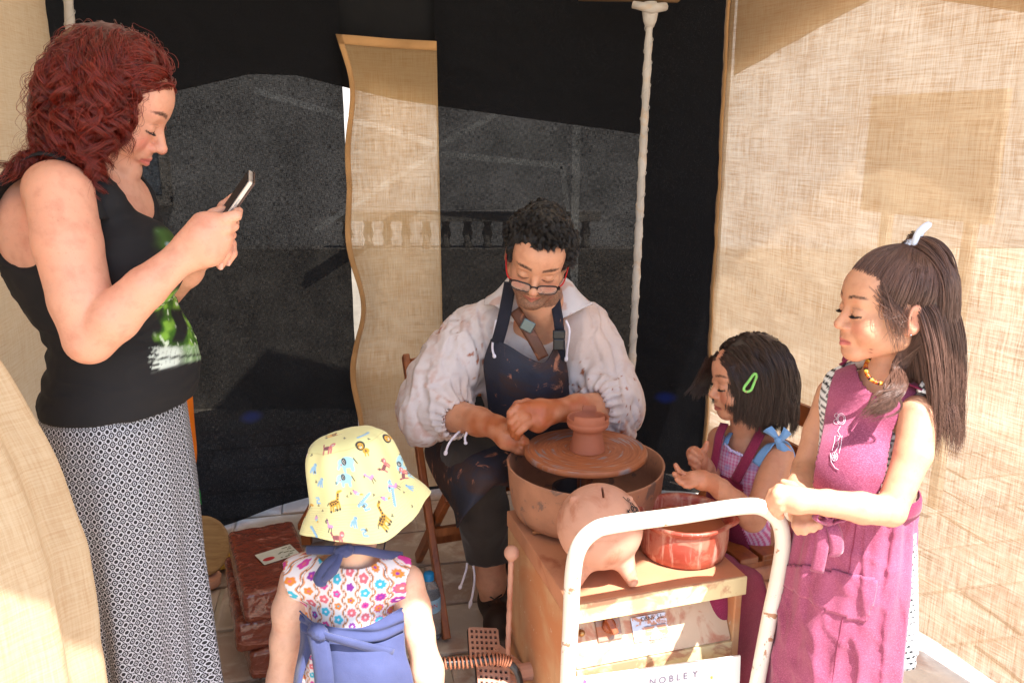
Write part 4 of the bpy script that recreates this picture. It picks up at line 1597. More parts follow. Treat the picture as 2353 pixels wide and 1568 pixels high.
def clump(G, per, spread, seed=0, conv=.5, jitter=.002, curl=0.0, turns=0.0, curl_from=.15, length_var=.12):
    """strands round each guide; optional ringlet of radius curl with so many turns"""
    r = np.random.default_rng(seed)
    m, n, _ = G.shape
    T = np.gradient(G, axis=1)
    T /= np.linalg.norm(T, axis=2, keepdims=True) + 1e-9
    a = np.array((.31, .52, .79))
    N1 = np.cross(T, a)
    N1 /= np.linalg.norm(N1, axis=2, keepdims=True) + 1e-9
    N2 = np.cross(T, N1)
    t = np.linspace(0, 1, n)
    if curl:
        ph = r.uniform(0, 6.28, (m, 1))
        tn = turns * r.uniform(.75, 1.3, (m, 1)) * r.choice((-1, 1), (m, 1))
        amp = curl * r.uniform(.6, 1.35, (m, 1)) * sstep(curl_from * .3, curl_from * 3, t)[None]
        an = ph + tn * 2 * np.pi * t[None]
        G = G + (amp * np.cos(an))[..., None] * N1 + (amp * np.sin(an))[..., None] * N2
    out = []
    for k in range(per):
        ra = spread * np.sqrt(r.uniform(0, 1, (m, 1, 1)))
        an = r.uniform(0, 6.28, (m, 1, 1))
        w_ = (1 - conv * t)[None, :, None]
        S_ = G + ra * w_ * (np.cos(an) * N1 + np.sin(an) * N2)
        S_ = S_ + jitter * np.stack([fbm(S_ + k * .37, 30, 2, 40 + c) for c in range(3)], -1) * t[None, :, None]
        cut = 1 - length_var * r.uniform(0, 1, (m, 1))
        tt = np.clip(t[None] * cut * (n - 1), 0, n - 1.001)
        i0 = tt.astype(int)
        f = (tt - i0)[..., None]
        mi = np.arange(m)[:, None]
        out.append(S_[mi, i0] * (1 - f) + S_[mi, np.minimum(i0 + 1, n - 1)] * f)
    return np.concatenate(out)


def strands(name, S_, radius, mat, parent):
    m, n, _ = S_.shape
    hc = bpy.data.hair_curves.new(name)
    hc.add_curves([n] * m)
    P = (S_ - ORG[parent]).astype(np.float32)
    hc.points.foreach_set('position', P.ravel())
    t = np.linspace(0, 1, n)
    rr = np.tile(radius * (1 - .75 * t ** 2), m).astype(np.float32)
    hc.points.foreach_set('radius', rr)
    hc.materials.append(mat)
    o = bpy.data.objects.new(name, hc)
    COL.objects.link(o)
    o.parent = parent
    ORG[o] = ORG[parent]
    return o


def on_scalp(h, n, seed, keep, c=(0, -.012, .034), r=(.0765, .097, .086)):
    g = np.random.default_rng(seed)
    q = g.normal(size=(n * 4, 3))
    q /= np.linalg.norm(q, axis=1, keepdims=True)
    P = q * np.array(r) + np.array(c)
    P = P[keep(P)][:n]
    nn = (P - np.array(c)) / np.array(r) ** 2
    nn /= np.linalg.norm(nn, axis=1, keepdims=True)
    return h.o + (P * h.s) @ h.R.T, nn @ h.R.T, P


def fold(V, F, amp, sc, seed, stretch=(1, 1, 1), amp2=0.0, sc2=60):
    """push a cloth skin in and out along its normals"""
    N_ = vnormals(V, F)
    d = amp * fbm(V * np.array(stretch), sc, 3, seed)
    rid = 1 - np.abs(fbm(V * np.array(stretch), sc * 1.7, 2, seed + 9)) * 2.2
    d = d + amp * .5 * np.clip(rid, 0, 1) ** 2
    if amp2:
        d = d + amp2 * fbm(V, sc2, 2, seed + 20)
    return V + N_ * d[:, None]


def ribbon(path, width, side, twist=None, nv=5, curve=0.0):
    """flat band along a path; side: across direction (3,) or (n, 3)"""
    P = np.asarray(path, float)
    T, _, _ = frame_along(P)
    sd = np.broadcast_to(np.asarray(side, float), P.shape)
    sd = sd - T * (sd * T).sum(1, keepdims=True)
    sd /= np.linalg.norm(sd, axis=1, keepdims=True)
    nn = np.cross(T, sd)
    w_ = np.broadcast_to(np.asarray(width, float), (len(P),))
    j = np.linspace(-.5, .5, nv)
    G = P[:, None] + sd[:, None] * (w_[:, None] * j[None])[..., None] + nn[:, None] * (curve * (.25 - j ** 2) * 4)[None, :, None]
    return G.reshape(-1, 3), gridF(len(P), nv)


def proj(V):
    t = V[:, 1] * CP + (CAM_H - V[:, 2]) * SP
    return 1176 + FPX * V[:, 0] / t, 784 + FPX * ((CAM_H - V[:, 2]) * CP - V[:, 1] * SP) / t


def inpoly(u, v, poly):
    P = np.asarray(poly, float)
    r = np.zeros(len(u), bool)
    j = len(P) - 1
    for i in range(len(P)):
        xi, yi, xj, yj = P[i, 0], P[i, 1], P[j, 0], P[j, 1]
        if yi != yj:
            c = ((yi > v) != (yj > v)) & (u < (xj - xi) * (v - yi) / (yj - yi) + xi)
            r ^= c
        j = i
    return r


def tailor(S, infl, h, poly, fdir, lo=None, hi=None, amp=.0, sc=12, seed=1, stretch=(1, 1, 1), amin=-.15, fine=(), smooth_poly=60):
    """a piece of cloth cut to an outline and worn over the body S"""
    V, F = S.mesh(h, lo=lo, hi=hi, inflate=infl, fine=fine)
    N_ = vnormals(V, F)
    u, v = proj(V)
    if smooth_poly:
        poly = crom(np.array(poly, float), smooth_poly * 2, True)
    keep = inpoly(u, v, poly) & (N_ @ nrm(fdir) > amin)
    fk = keep[F].sum(1) >= 3
    F2 = F[fk]
    used = np.unique(F2)
    mp = np.full(len(V), -1)
    mp[used] = np.arange(len(used))
    V, N_ = V[used], N_[used]
    if amp:
        d = amp * fbm(V * np.array(stretch), sc, 3, seed)
        V = V + N_ * d[:, None]
    return V, mp[F2], N_
# ------------------------------------------------------------------ person looking at a phone
SK1 = np.array(srgb(212, 158, 132))
YW = 1.55
p1 = thing('person', (-.74, YW, .012), 'person in a black tank top and patterned skirt looking down at a phone', 'person')
A = lambda u, v, Y=YW: at(u, v, Y)
f1 = nrm((.83, .17, -.50))
h1 = Head(at(263, 236, YW), f1, (.5, 0, .87), .97)


def torso1(S, infl=0.0, low=None):
    q = infl
    w = q if low is None else low
    S.ell(A(205, 600), np.array((.112, .148, .170)) + q, k=.05)
    S.ell(A(225, 480), np.array((.085, .135, .085)) + q, k=.05)
    for sy in (-1, 1):
        S.ell(A(308, 606, YW + sy * .075), np.array((.078, .078, .082)) + q, k=.035)
    S.ell(A(286, 805), np.array((.098, .138, .15)) + w, k=.05)
    S.ell(A(338, 838), np.array((.080, .112, .095)) + w, k=.05)
    S.ell(A(268, 950), np.array((.118, .158, .15)) + w, k=.06)
    S.ell(A(100, 520), np.array((.052, .115, .12)) + q, k=.05)


S = SDF()
torso1(S, 0.0, -.024)
h1.build(S, ears=(1, 1), jaw=1.08, nose=1.02)
S.chain([A(184, 456), A(206, 396), A(232, 330)], [.068, .054, .050], .02)
# near arm
S.chain([A(140, 448, 1.405), A(156, 560, 1.37), A(186, 690, 1.345), A(206, 776, 1.335)], [.054, .053, .049, .041], .008)
S.ell(A(125, 440, 1.43), (.052, .045, .052), k=.02)
S.chain([A(206, 780, 1.335), A(262, 728, 1.33), A(335, 660, 1.34), A(415, 592, 1.36), A(440, 572, 1.365)], [.040, .041, .034, .0265, .026], .008)
# far arm
S.chain([A(170, 440, 1.72), A(215, 600, 1.745), A(255, 765, 1.74)], [.06, .055, .045], .03)
S.chain([A(255, 765, 1.74), A(340, 700, 1.70), A(425, 620, 1.60), A(455, 590, 1.56)], [.044, .044, .031, .026], .02)
# near hand: back of the hand, fingers closed round the phone's edge
yh = 1.365
S.chain([A(440, 572, yh), A(468, 548, yh), A(492, 522, yh + .005)], [.028, .030, .024], .012)
S.chain([A(445, 585, yh), A(480, 572, yh + .003), A(503, 556, yh + .008)], [.024, .027, .020], .012)
S.chain([A(440, 560, yh), A(470, 518, yh + .01), A(496, 508, yh + .01)], [.024, .020, .013], .012)
finger(S, [(494, 508, yh + .0), (520, 502, yh - .004), (542, 495, yh + .004), (548, 484, yh + .022)], .0105, .0078)
finger(S, [(500, 526, yh + .002), (520, 525, yh - .002), (536, 520, yh + .012), (540, 510, yh + .03)], .0098, .0075)
finger(S, [(505, 547, yh + .006), (520, 546, yh + .004), (531, 540, yh + .022), (528, 530, yh + .04)], .0092, .0072)
finger(S, [(503, 565, yh + .01), (516, 564, yh + .012), (522, 556, yh + .028)], .0085, .0068)
finger(S, [(456, 532, yh + .02), (470, 506, yh + .035), (492, 492, yh + .048), (512, 482, yh + .054)], .0125, .0082)
# far hand: palm behind the phone, two fingers hanging, thumb up along the screen
yf = 1.475
S.chain([A(455, 590, 1.54), A(480, 570, yf + .02), A(505, 548, yf)], [.026, .028, .024], .014)
finger(S, [(510, 530, yf - .01), (524, 548, yf - .035), (521, 580, yf - .045), (506, 610, yf - .050)], .0098, .0078)
finger(S, [(515, 545, yf + .01), (531, 560, yf - .015), (534, 582, yf - .025), (523, 602, yf - .03)], .0092, .0072)
finger(S, [(490, 545, yf + .02), (492, 505, yf + .0), (514, 474, yf - .015), (538, 452, yf - .022)], .0115, .0078)
S.half((0, 0, .80), (0, 0, -1))
V, F = S.mesh(.0072, fine=[(h1.o - (.13, .12, .15), h1.o + (.14, .12, .13), .0026), (A(440, 620, 1.33), A(560, 430, 1.56), .0034)])
C = np.tile(SK1, (len(V), 1))
C *= (1 + .06 * fbm(V, 7, 3, 2))[:, None]
red = sstep(.25, .75, vnoise(V, 11, 8))[:, None] * .35
C = C * (1 - red) + C * np.array((1.04, .86, .82)) * red
h1.paint(C, V, srgb(196, 108, 100), srgb(58, 36, 28), .0050, blush=srgb(214, 124, 112), lash=(.03, .018, .014), lash_w=.0022, slit=.0028)
b1 = obj('body', V, F, M['skin'], p1, col=C)
M['lash'] = plain('lash', (.012, .008, .007), .6, bump=0)
lashes(h1, b1, M['lash'], ln=.006)
nails(b1, [(at(505.5, 611, yf - .058), (-.2, -.9, .0), (-.15, 0, -1), .0052), (at(523, 603, yf - .037), (-.2, -.9, .0), (-.1, 0, -1), .0048)], M['nail'])

# tank top
S = SDF()
torso1(S, .007)
S.chain([A(150, 425, 1.44), A(185, 400, 1.46)], [.028, .026], .03)
S.cone(A(60, 470, 1.45), A(150, 425, 1.44), .03, .028, .03)
S.cone(A(185, 400, 1.46), A(250, 470, 1.45), .024, .03, .03)
for y0, y1 in ((1.22, 1.435), (1.665, 1.9)):
    for (u, v, r) in ((118, 452, .070), (135, 505, .074), (150, 470, .060)):
        S.cone((A(u, v)[0], y0, A(u, v)[2]), (A(u, v)[0], y1, A(u, v)[2]), r, r * .9, .014, 's')
S.cone(A(262, 395), A(330, 440), .072, .055, .02, 's')
S.cone(A(215, 345), A(250, 400), .075, .07, .02, 's')
S.cone(A(100, 330), A(215, 370), .05, .07, .02, 's')
S.half((0, 0, .945), (0, 0, -1))
S.ell(A(268, 955), (.106, .146, .08), k=.01, op='s')
V, F = S.mesh(.0042)
z = V[:, 2]
V = fold(V, F, .004, 7, 3, (1, 1, 3.2), .0012, 40)
bk = sstep(-.78, -.95, V[:, 0])
Nv = vnormals(V, F)
V = V + Nv * (bk * .005 * np.sin(z * 150 + 6 * fbm(V, 6, 2, 4)) * sstep(1.18, 1.10, z) * sstep(.94, .99, z))[:, None]
# printed picture: green glow, an open book, small figures, on the side of the belly
u_ = 1176 + FPX * V[:, 0] / (V[:, 1] * CP + (CAM_H - V[:, 2]) * SP)
v_ = 784 + FPX * ((CAM_H - V[:, 2]) * CP - V[:, 1] * SP) / (V[:, 1] * CP + (CAM_H - V[:, 2]) * SP)
C = np.tile(np.array((.012, .011, .012)), (len(V), 1))


def dab(m, c):
    m = np.clip(m, 0, 1)[:, None]
    C[:] = C * (1 - m) + np.array(c) * m


fr1 = (V[:, 1] < YW + .14)
n1 = vnoise(V, 55, 3)
n2 = vnoise(V, 130, 6)
edge = u_ + 26 * (n1 - .5)
g_ = sstep(355, 378, edge - .02 * (v_ - 700)) * sstep(655, 690, v_) * sstep(812, 790, v_) * fr1
dab(g_ * (.35 + .65 * n1), srgb(70, 120, 30))
dab(g_ * sstep(.5, .75, n1) * .85, srgb(140, 190, 70))
dab(g_ * sstep(.74, .8, n2) * .9, srgb(225, 240, 215))
dab(g_ * sstep(17, 11, np.abs(u_ - 412 - 6 * np.sin(v_ / 13))) * sstep(700, 715, v_) * sstep(795, 780, v_), (.012, .012, .012))
top_ = sstep(345, 372, edge) * sstep(515, 530, v_) * sstep(585, 565, v_) * fr1
dab(top_ * (.3 + .6 * n1), srgb(80, 120, 50))
dab(top_ * sstep(.55, .7, n1), srgb(170, 190, 200))
bk_ = sstep(346, 356, u_ - 10 * np.sin(v_ * .55) - 14 * (n2 - .3)) * sstep(2, 7, v_ - (793 - .05 * (u_ - 350))) * fr1
low_ = sstep(858 - 0, 850, v_ + .26 * (u_ - 345))
pages = .5 + .5 * np.sin((v_ + .28 * (u_ - 345)) * 1.15 + 3 * n1)
dab(bk_ * low_ * (.35 + .65 * pages), srgb(205, 215, 205))
dab(bk_ * low_ * sstep(405, 440, u_) * .5, srgb(90, 150, 40))
dab(bk_ * low_ * sstep(4, 1, np.abs(v_ - 820 + .1 * (u_ - 400))) * .9, (.015, .02, .015))
M['print'] = vcol('black jersey with print', .85, .2, 300)
obj('tank_top', V, F, M['print'], p1, col=C)

tk = [o for o in p1.children if o.name.startswith('tank_top')][0]
V, F = ribbon(line((-8, 600, 1.47), (2, 480, 1.455), (40, 392, 1.445), (105, 352, 1.445), (168, 372, 1.44), (212, 432, 1.425), (238, 505, 1.415), n=40), np.interp(np.linspace(0, 1, 40), (0, .4, .6, 1), (.06, .045, .045, .05)), (.1, 1, .1), nv=7, curve=.004)
obj('shoulder_strap', V, F, M['print'], tk, col=np.tile(np.array((.012, .011, .012)), (len(V), 1)), solid=.003)

# skirt: rings woven in white on black
N = NT('ring patterned knit')
uvn = N.n('TexCoord').outputs['UV']
fc = N.n('Mapping')
N.l(uvn, fc.inputs[0])
fc.inputs['Scale'].default_value = (1 / .0165, 1 / .0165, 1)


def ringpat(shift, r_in, r_out):
    mp = N.n('VectorMath', operation='ADD')
    N.l(fc.outputs[0], mp.inputs[0])
    mp.inputs[1].default_value = shift
    fr = N.n('VectorMath', operation='FRACTION')
    N.l(mp.outputs[0], fr.inputs[0])
    sb = N.n('VectorMath', operation='SUBTRACT')
    N.l(fr.outputs[0], sb.inputs[0])
    sb.inputs[1].default_value = (.5, .5, 0)
    ml = N.n('VectorMath', operation='MULTIPLY')
    N.l(sb.outputs[0], ml.inputs[0])
    ml.inputs[1].default_value = (1, 1, 0)
    ln = N.n('VectorMath', operation='LENGTH')
    N.l(ml.outputs[0], ln.inputs[0])
    d = ln.outputs['Value']
    return N.math('MULTIPLY', N.step(d, r_in - .03, r_in + .03), N.step(d, r_out + .03, r_out - .03))


a_ = ringpat((0, 0, 0), .235, .36)
b_ = ringpat((.5, .5, 0), .115, .19)
c_ = ringpat((.5, 0, 0), .09, .155)
d_ = ringpat((0, .5, 0), .09, .155)
pat = N.math('MAXIMUM', N.math('MAXIMUM', a_, b_), N.math('MAXIMUM', c_, d_))
N.set(Base_Color=N.mix(pat, (.012, .011, .013), srgb(190, 190, 198)), Roughness=.9)
N.bump(N.noise(N.coord(), 500, 2), .3, .001)
M['ringknit'] = N.m
zs = np.linspace(1.0, .02, 130)
th_ = np.linspace(0, 2 * np.pi, 180, endpoint=False)
G = np.zeros((130, 180, 3))
hip = A(268, 950)
for i, z in enumerate(zs):
    t = (1.0 - z) / .98
    rx = np.interp(t, (0, .08, .25, .6, 1), (.108, .122, .127, .124, .135))
    ry = np.interp(t, (0, .08, .25, .6, 1), (.144, .163, .169, .160, .175))
    fo = (.002 + .016 * sstep(.12, .8, t)) * (np.sin(th_ * 5 + 1.3) * .6 + np.sin(th_ * 9 + .4 + 2 * t) * .4 + .5 * np.sin(th_ * 14 + 3 * t))
    cx = hip[0] + .0 + .012 * t
    G[i, :, 0] = cx + (rx + fo) * np.cos(th_)
    G[i, :, 1] = YW + (ry + fo) * np.sin(th_)
    G[i, :, 2] = z
uvs = np.stack([np.repeat((th_ * .165)[None], 130, 0), np.repeat(zs[:, None], 180, 1)], -1)
# close the seam at the far side
G = np.concatenate([G, G[:, :1]], 1)
uvs = np.concatenate([uvs, uvs[:, :1] + np.array((2 * np.pi * .165, 0))], 1)
sh = np.roll(np.arange(181), 0)
obj('skirt', G.reshape(-1, 3), gridF(130, 181), M['ringknit'], p1, uv=uvs.reshape(-1, 2), solid=.002)
for sy in (-.08, .08):
    S = SDF().chain([(hip[0] - .02, YW + sy, .06), (hip[0] + .11, YW + sy, .035)], [.038, .026], .02).half((0, 0, .014), (0, 0, -1))
    V, F = S.mesh(.006)
    obj('shoe', V, F, M['lash'], p1)

# hair: dark red ringlets
M['redhair'] = hairmat('dark red hair', srgb(98, 26, 16), .34, .65)
S = SDF()
e = lambda p, r, k=.02, op='u': S.ell(h1.L(*p), np.array(r) * h1.s, h1.R, k, op)
e((0, -.022, .040), (.083, .101, .088))
e((0, -.075, -.03), (.080, .055, .09), .03)
for sx in (-1, 1):
    e((sx * .070, -.03, -.045), (.022, .050, .075), .03)
e((0, .085, -.03), (.066, .055, .080), .012, 's')
V, F = S.mesh(.005)
V = fold(V, F, .006, 40, 3)
hr1 = obj('hair', V, F, M['redhair'], p1)
roots, nn, P = on_scalp(h1, 440, 5, lambda P: (P[:, 2] > -.055 + .10 * sstep(-.03, .085, P[:, 1])) & ~((P[:, 1] > .066) & (P[:, 2] < .062)) & ~((P[:, 0] < -.015) & (P[:, 1] > .02)) & ~((P[:, 1] > .036) & (P[:, 2] < .072)))
away = np.sign(P[:, 0] - .012)[:, None] * h1.R[:, 0] * .9 - h1.R[:, 1] * (.35 + 1.6 * sstep(-.03, .06, P[:, 1:2]))
d0 = nn * .16 + away * (.5 + .6 * (P[:, 2:3] > .05)) + rng.normal(0, .10, nn.shape)
balls = [(h1.L(0, -.014, .034), h1.R, np.array((.080, .100, .090)) * h1.s), (h1.L(0, .03, -.03), h1.R, np.array((.078, .074, .095)) * h1.s),
         (A(150, 440, 1.52), np.eye(3), np.array((.10, .15, .065))), (A(110, 420, 1.40), np.eye(3), np.array((.075, .068, .075)))]
back = h1.R[:, 1] * -1
wf1 = sstep(-.02, .06, P[:, 1:2])
G1 = flow(roots, d0, 26, rng.uniform(.15, .225, len(roots)), .42, .78, balls, seed=4, wob=.13, target=lambda p, t: back[None] * (.02 + .17 * wf1 * (t < .75)) + np.array((-.01, -.01, -.08)))
S1 = clump(G1, 56, .0100, 11, .55, .007, curl=.014, turns=2.7, curl_from=.20, length_var=.22)
strands('curls', S1, .00058, M['redhair'], hr1)
S2 = clump(G1[::2] + rng.normal(0, .004, G1[::2].shape[:1] + (1, 3)), 6, .020, 13, -.2, .02, curl=.016, turns=2.6, length_var=.3)
strands('stray_curls', S2, .00035, M['redhair'], hr1)

# phone
e1 = nrm(at(577, 418, 1.40) - at(527, 490, 1.40))
wd_ = nrm(np.array((-.28, 1, .24)) - e1 * (np.array((-.28, 1, .24)) @ e1))
nm_ = np.cross(e1, wd_)
nm_ = nm_ * (-1 if nm_[0] > 0 else 1)
pc_ = at(572, 425, 1.385) - e1 * .066 + wd_ * .034
Rph = np.stack([wd_, np.cross(e1, wd_) * 0 + e1, np.cross(wd_, e1)], 1)
ph = thing('phone', pc_, 'dark smartphone with a silver edge held in both hands', 'phone')
o = MB().box(pc_, (.036, .073, .0042), Rph).build('phone_body', plain('silver case', srgb(190, 180, 172), .3, metal=.5, bump=0), ph, smooth=False)
bevel(o, .003, 3)
sgn = 1 if Rph[:, 2] @ np.array((-1, 0, .5)) > 0 else -1
MB().box(pc_ + Rph[:, 2] * sgn * .0046, (.034, .071, .0006), Rph).build('screen', plain('dark screen', (.012, .012, .014), .45, bump=0, spec=.15), ph, smooth=False)
MB().box(pc_ - Rph[:, 2] * sgn * .0052, (.037, .074, .0012), Rph).build('case_back', plain('brown case', srgb(70, 44, 36), .4, bump=0), ph, smooth=False)
for q in (.012, .03):
    MB().box(pc_ - wd_ * .0362 + e1 * q, (.0006, .007, .0014), Rph).build('side_button', plain('button', srgb(150, 150, 152), .3, metal=.6, bump=0), ph, smooth=False)
# ------------------------------------------------------------------ the potter, seated
SK2 = np.array(srgb(204, 148, 116))
p2 = thing('person', (-.06, 2.42, .014), 'seated potter in a clay stained white shirt, navy apron and glasses working at the wheel', 'person')
h2 = Head(at(1236, 586, 2.16), (-.09, -.86, -.50), (.13, -.50, .86), 1.02)
B = at
S = SDF()
h2.build(S, jaw=1.12, nose=1.08)
S.chain([B(1240, 770, 2.33), B(1240, 690, 2.25), h2.L(0, -.02, -.05)], [.066, .058, .056], .03)
S.ell(B(1235, 880, 2.36), (.15, .10, .19), k=.04)
S.ell(B(1235, 770, 2.34), (.165, .075, .07), k=.04)
S.ell(B(1215, 1010, 2.42), (.15, .115, .14), k=.04)
# forearms and hands. right arm (left in the picture)
S.chain([B(1100, 765, 2.34), B(1030, 860, 2.29), B(990, 935, 2.25)], [.036, .036, .04], .03)
S.chain([B(990, 940, 2.24), B(1040, 952, 2.18), B(1100, 968, 2.10), B(1140, 980, 2.05)], [.045, .046, .038, .030], .015)
# left arm (right in the picture)
S.chain([B(1350, 765, 2.34), B(1392, 860, 2.28), B(1425, 930, 2.24)], [.036, .036, .04], .03)
S.chain([B(1425, 935, 2.24), B(1390, 935, 2.18), B(1325, 938, 2.09), B(1268, 944, 2.035)], [.045, .045, .037, .029], .015)
# left hand over, fingers bent down
S.chain([B(1268, 944, 2.035), B(1240, 944, 2.02), B(1212, 940, 2.01)], [.028, .031, .022], .014)
S.chain([B(1262, 955, 2.02), B(1235, 968, 2.005), B(1216, 968, 2.0)], [.022, .026, .018], .014)
for i, pts in enumerate(([(1208, 932, 2.00), (1188, 934, 1.985), (1172, 948, 1.98), (1170, 962, 1.985)], [(1208, 945, 1.995), (1186, 954, 1.975), (1172, 970, 1.972), (1172, 984, 1.98)],
                         [(1212, 958, 1.985), (1192, 970, 1.968), (1179, 984, 1.965), (1178, 998, 1.975)], [(1220, 970, 1.985), (1203, 982, 1.968), (1191, 994, 1.967), (1188, 1005, 1.975)])):
    finger(S, pts, .0102, .0082, .004)
finger(S, [(1240, 930, 2.035), (1210, 924, 2.04), (1188, 928, 2.035), (1174, 944, 2.03)], .012, .009)
# right hand under, palm up
S.chain([B(1140, 980, 2.05), B(1162, 992, 2.03), B(1180, 1006, 2.015)], [.029, .031, .024], .014)
S.chain([B(1148, 990, 2.04), B(1165, 1008, 2.02), B(1182, 1018, 2.01)], [.024, .026, .02], .014)
for pts in ([(1180, 1000, 2.01), (1198, 1004, 2.0), (1210, 1012, 2.005)], [(1184, 1012, 2.005), (1200, 1016, 1.998), (1212, 1022, 2.0)],
            [(1182, 1022, 2.005), (1198, 1028, 1.998), (1210, 1032, 2.0)], [(1172, 1026, 2.01), (1190, 1036, 2.0), (1203, 1038, 2.0)]):
    finger(S, pts, .0102, .0080, .004)
finger(S, [(1152, 978, 2.02), (1168, 984, 1.998), (1180, 992, 1.985)], .0125, .009)
# shins
S.chain([B(1120, 1230, 2.22), B(1128, 1330, 2.25), B(1135, 1400, 2.27)], [.052, .044, .038], .02)
S.chain([B(1420, 1230, 2.30), B(1415, 1400, 2.36)], [.05, .04], .02)
V, F = S.mesh(.0075, fine=[(h2.o - (.105, .12, .14), h2.o + (.105, .13, .13), .0028), (B(1150, 1045, 1.96), B(1275, 915, 2.07), .0038)])
C = np.tile(SK2, (len(V), 1)) * (1 + .06 * fbm(V, 8, 3, 5))[:, None]
h2.paint(C, V, srgb(176, 100, 84), srgb(34, 24, 20), .0056, blush=srgb(182, 100, 78), stubble=srgb(88, 62, 48), lash=(.03, .02, .016), lash_w=.0017, brow_h=-.002)
# clay on hands and wrists
pw = (V[:, 1] < 2.13) & (V[:, 2] < .86) & (V[:, 2] > .55)
m = sstep(2.15, 2.04, V[:, 1]) * pw * np.clip(.35 + 1.0 * vnoise(V, 42, 3), 0, 1)
C = C * (1 - m[:, None]) + np.array(srgb(164, 88, 48)) * m[:, None]
b2 = obj('body', V, F, M['skin'], p2, col=C)
lashes(h2, b2, M['lash'], ln=.0045)

# short dark wavy hair
M['darkhair'] = hairmat('near black hair', (.016, .012, .010), .38, .5)
S = SDF()
e = lambda p, r, k=.015, op='u': S.ell(h2.L(*p), np.array(r) * h2.s, h2.R, k, op)
e((0, -.018, .044), (.080, .097, .088))
e((0, -.05, -.005), (.077, .068, .075), .03)
for sx in (-1, 1):
    e((sx * .069, .008, .015), (.012, .030, .040), .012)
e((0, .105, -.012), (.082, .062, .067), .010, 's')
for sx in (-1, 1):
    e((sx * .085, -.012, -.025), (.016, .026, .028), .006, 's')
V, F = S.mesh(.0045)
V = fold(V, F, .005, 45, 8)
hr2 = obj('hair', V, F, M['darkhair'], p2)
roots, nn, P = on_scalp(h2, 700, 9, lambda P: (P[:, 2] > .0) & ~((P[:, 1] > .030) & (P[:, 2] < .082)) & (P[:, 2] + .8 * np.maximum(0, P[:, 1]) > .02), r=(.079, .097, .090))
d0 = nn * .7 + h2.R[:, 1] * .15 * (P[:, 1:2] > -.02) + rng.normal(0, .40, nn.shape)
G2 = flow(roots, d0, 12, rng.uniform(.020, .036, len(roots)), .30, .70, [(h2.L(0, -.014, .040), h2.R, np.array((.079, .096, .089)))], seed=3, wob=.5)
strands('locks', clump(G2, 26, .0075, 3, .55, .004, curl=.003, turns=.8, length_var=.3), .0006, M['darkhair'], hr2)
roots, nn, P = on_scalp(h2, 260, 19, lambda P: (np.abs(P[:, 0]) > .052) & (P[:, 2] < .03) & (P[:, 2] > -.055) & (P[:, 1] < .035) & ~((np.abs(P[:, 1] + .012) < .022) & (P[:, 2] < .0)), r=(.0765, .095, .088))
G2 = flow(roots, nn * .3 + np.array((0, .1, -.8)) - h2.R[:, 1] * .2, 8, .020, .2, .8, (), seed=5, wob=.2)
strands('sideburns', clump(G2, 22, .006, 4, .3, .002), .0005, M['darkhair'], hr2)

# glasses
gl = thing('glasses', h2.L(0, .1, -.02), 'black framed glasses with red temples on the potter\'s nose', 'glasses')
blk = plain('black acetate', (.012, .012, .014), .25, bump=0)
redp = plain('red temple', srgb(190, 24, 30), .35, bump=0)
gz, gy = -.024, .107
N = NT('lens')
N.set(Base_Color=(1, 1, 1), Roughness=.0, Alpha=.10)
M['lens'] = N.m
for sx in (-1, 1):
    a = np.linspace(0, 2 * np.pi, 40, endpoint=False)
    sq = lambda t, p: np.sign(t) * np.abs(t) ** p
    X, Z = .0255 * sq(np.cos(a), .55), .0135 * sq(np.sin(a), .6)
    pts = np.array([h2.L(sx * .0335 + x, gy - .0045 * ((abs(sx * .0335 + x) / .06) ** 2) * 2.4, gz + z) for x, z in zip(X, Z)])
    rr = np.where(Z > .004, .0022, .0013)
    MB().tube(pts, rr, 8, closed=True).build('rim', blk, gl)
    obj('lens', pts, [tuple(range(40))], M['lens'], gl)
    MB().tube(crom(np.array([h2.L(sx * .0605, gy - .012, gz + .008), h2.L(sx * .072, gy - .03, gz + .011), h2.L(sx * .0795, .03, gz + .017), h2.L(sx * .0815, -.018, gz + .030)]), 16), .0019, 8).build('temple', redp, gl)
    MB().box(h2.L(sx * .0615, gy - .009, gz + .008), (.003, .004, .003), h2.R).build('hinge', blk, gl, smooth=False)
MB().tube(crom(np.array([h2.L(-.009, gy, gz + .004), h2.L(0, gy + .002, gz + .008), h2.L(.009, gy, gz + .004)]), 10), .002, 8).build('bridge', blk, gl)

# shirt: billowing sleeves gathered under the elbow
S = SDF()
S.ell(B(1238, 890, 2.36), (.172, .125, .20), k=.05)
S.ell(B(1238, 772, 2.345), (.168, .088, .066), k=.06)
S.chain([B(1145, 722, 2.33), B(1092, 752, 2.33)], [.044, .05], .05)
S.chain([B(1326, 722, 2.33), B(1356, 752, 2.33)], [.042, .046], .05)
S.ell(B(1225, 1005, 2.42), (.165, .13, .12), k=.05)
S.chain([B(1100, 752, 2.335), B(1056, 806, 2.31), B(1018, 880, 2.27), B(1000, 930, 2.245)], [.058, .070, .082, .084], .07)
S.chain([B(1010, 900, 2.26), B(978, 955, 2.235), B(968, 982, 2.225)], [.070, .058, .040], .06)
S.chain([B(990, 945, 2.23), B(1040, 958, 2.17)], [.072, .060], .05)
S.chain([B(1350, 754, 2.335), B(1376, 820, 2.31), B(1396, 890, 2.27), B(1400, 935, 2.245)], [.052, .058, .066, .070], .07)
S.chain([B(1402, 900, 2.26), B(1414, 960, 2.235), B(1424, 990, 2.225)], [.056, .048, .034], .06)
S.chain([B(1415, 930, 2.23), B(1385, 925, 2.17)], [.068, .058], .05)
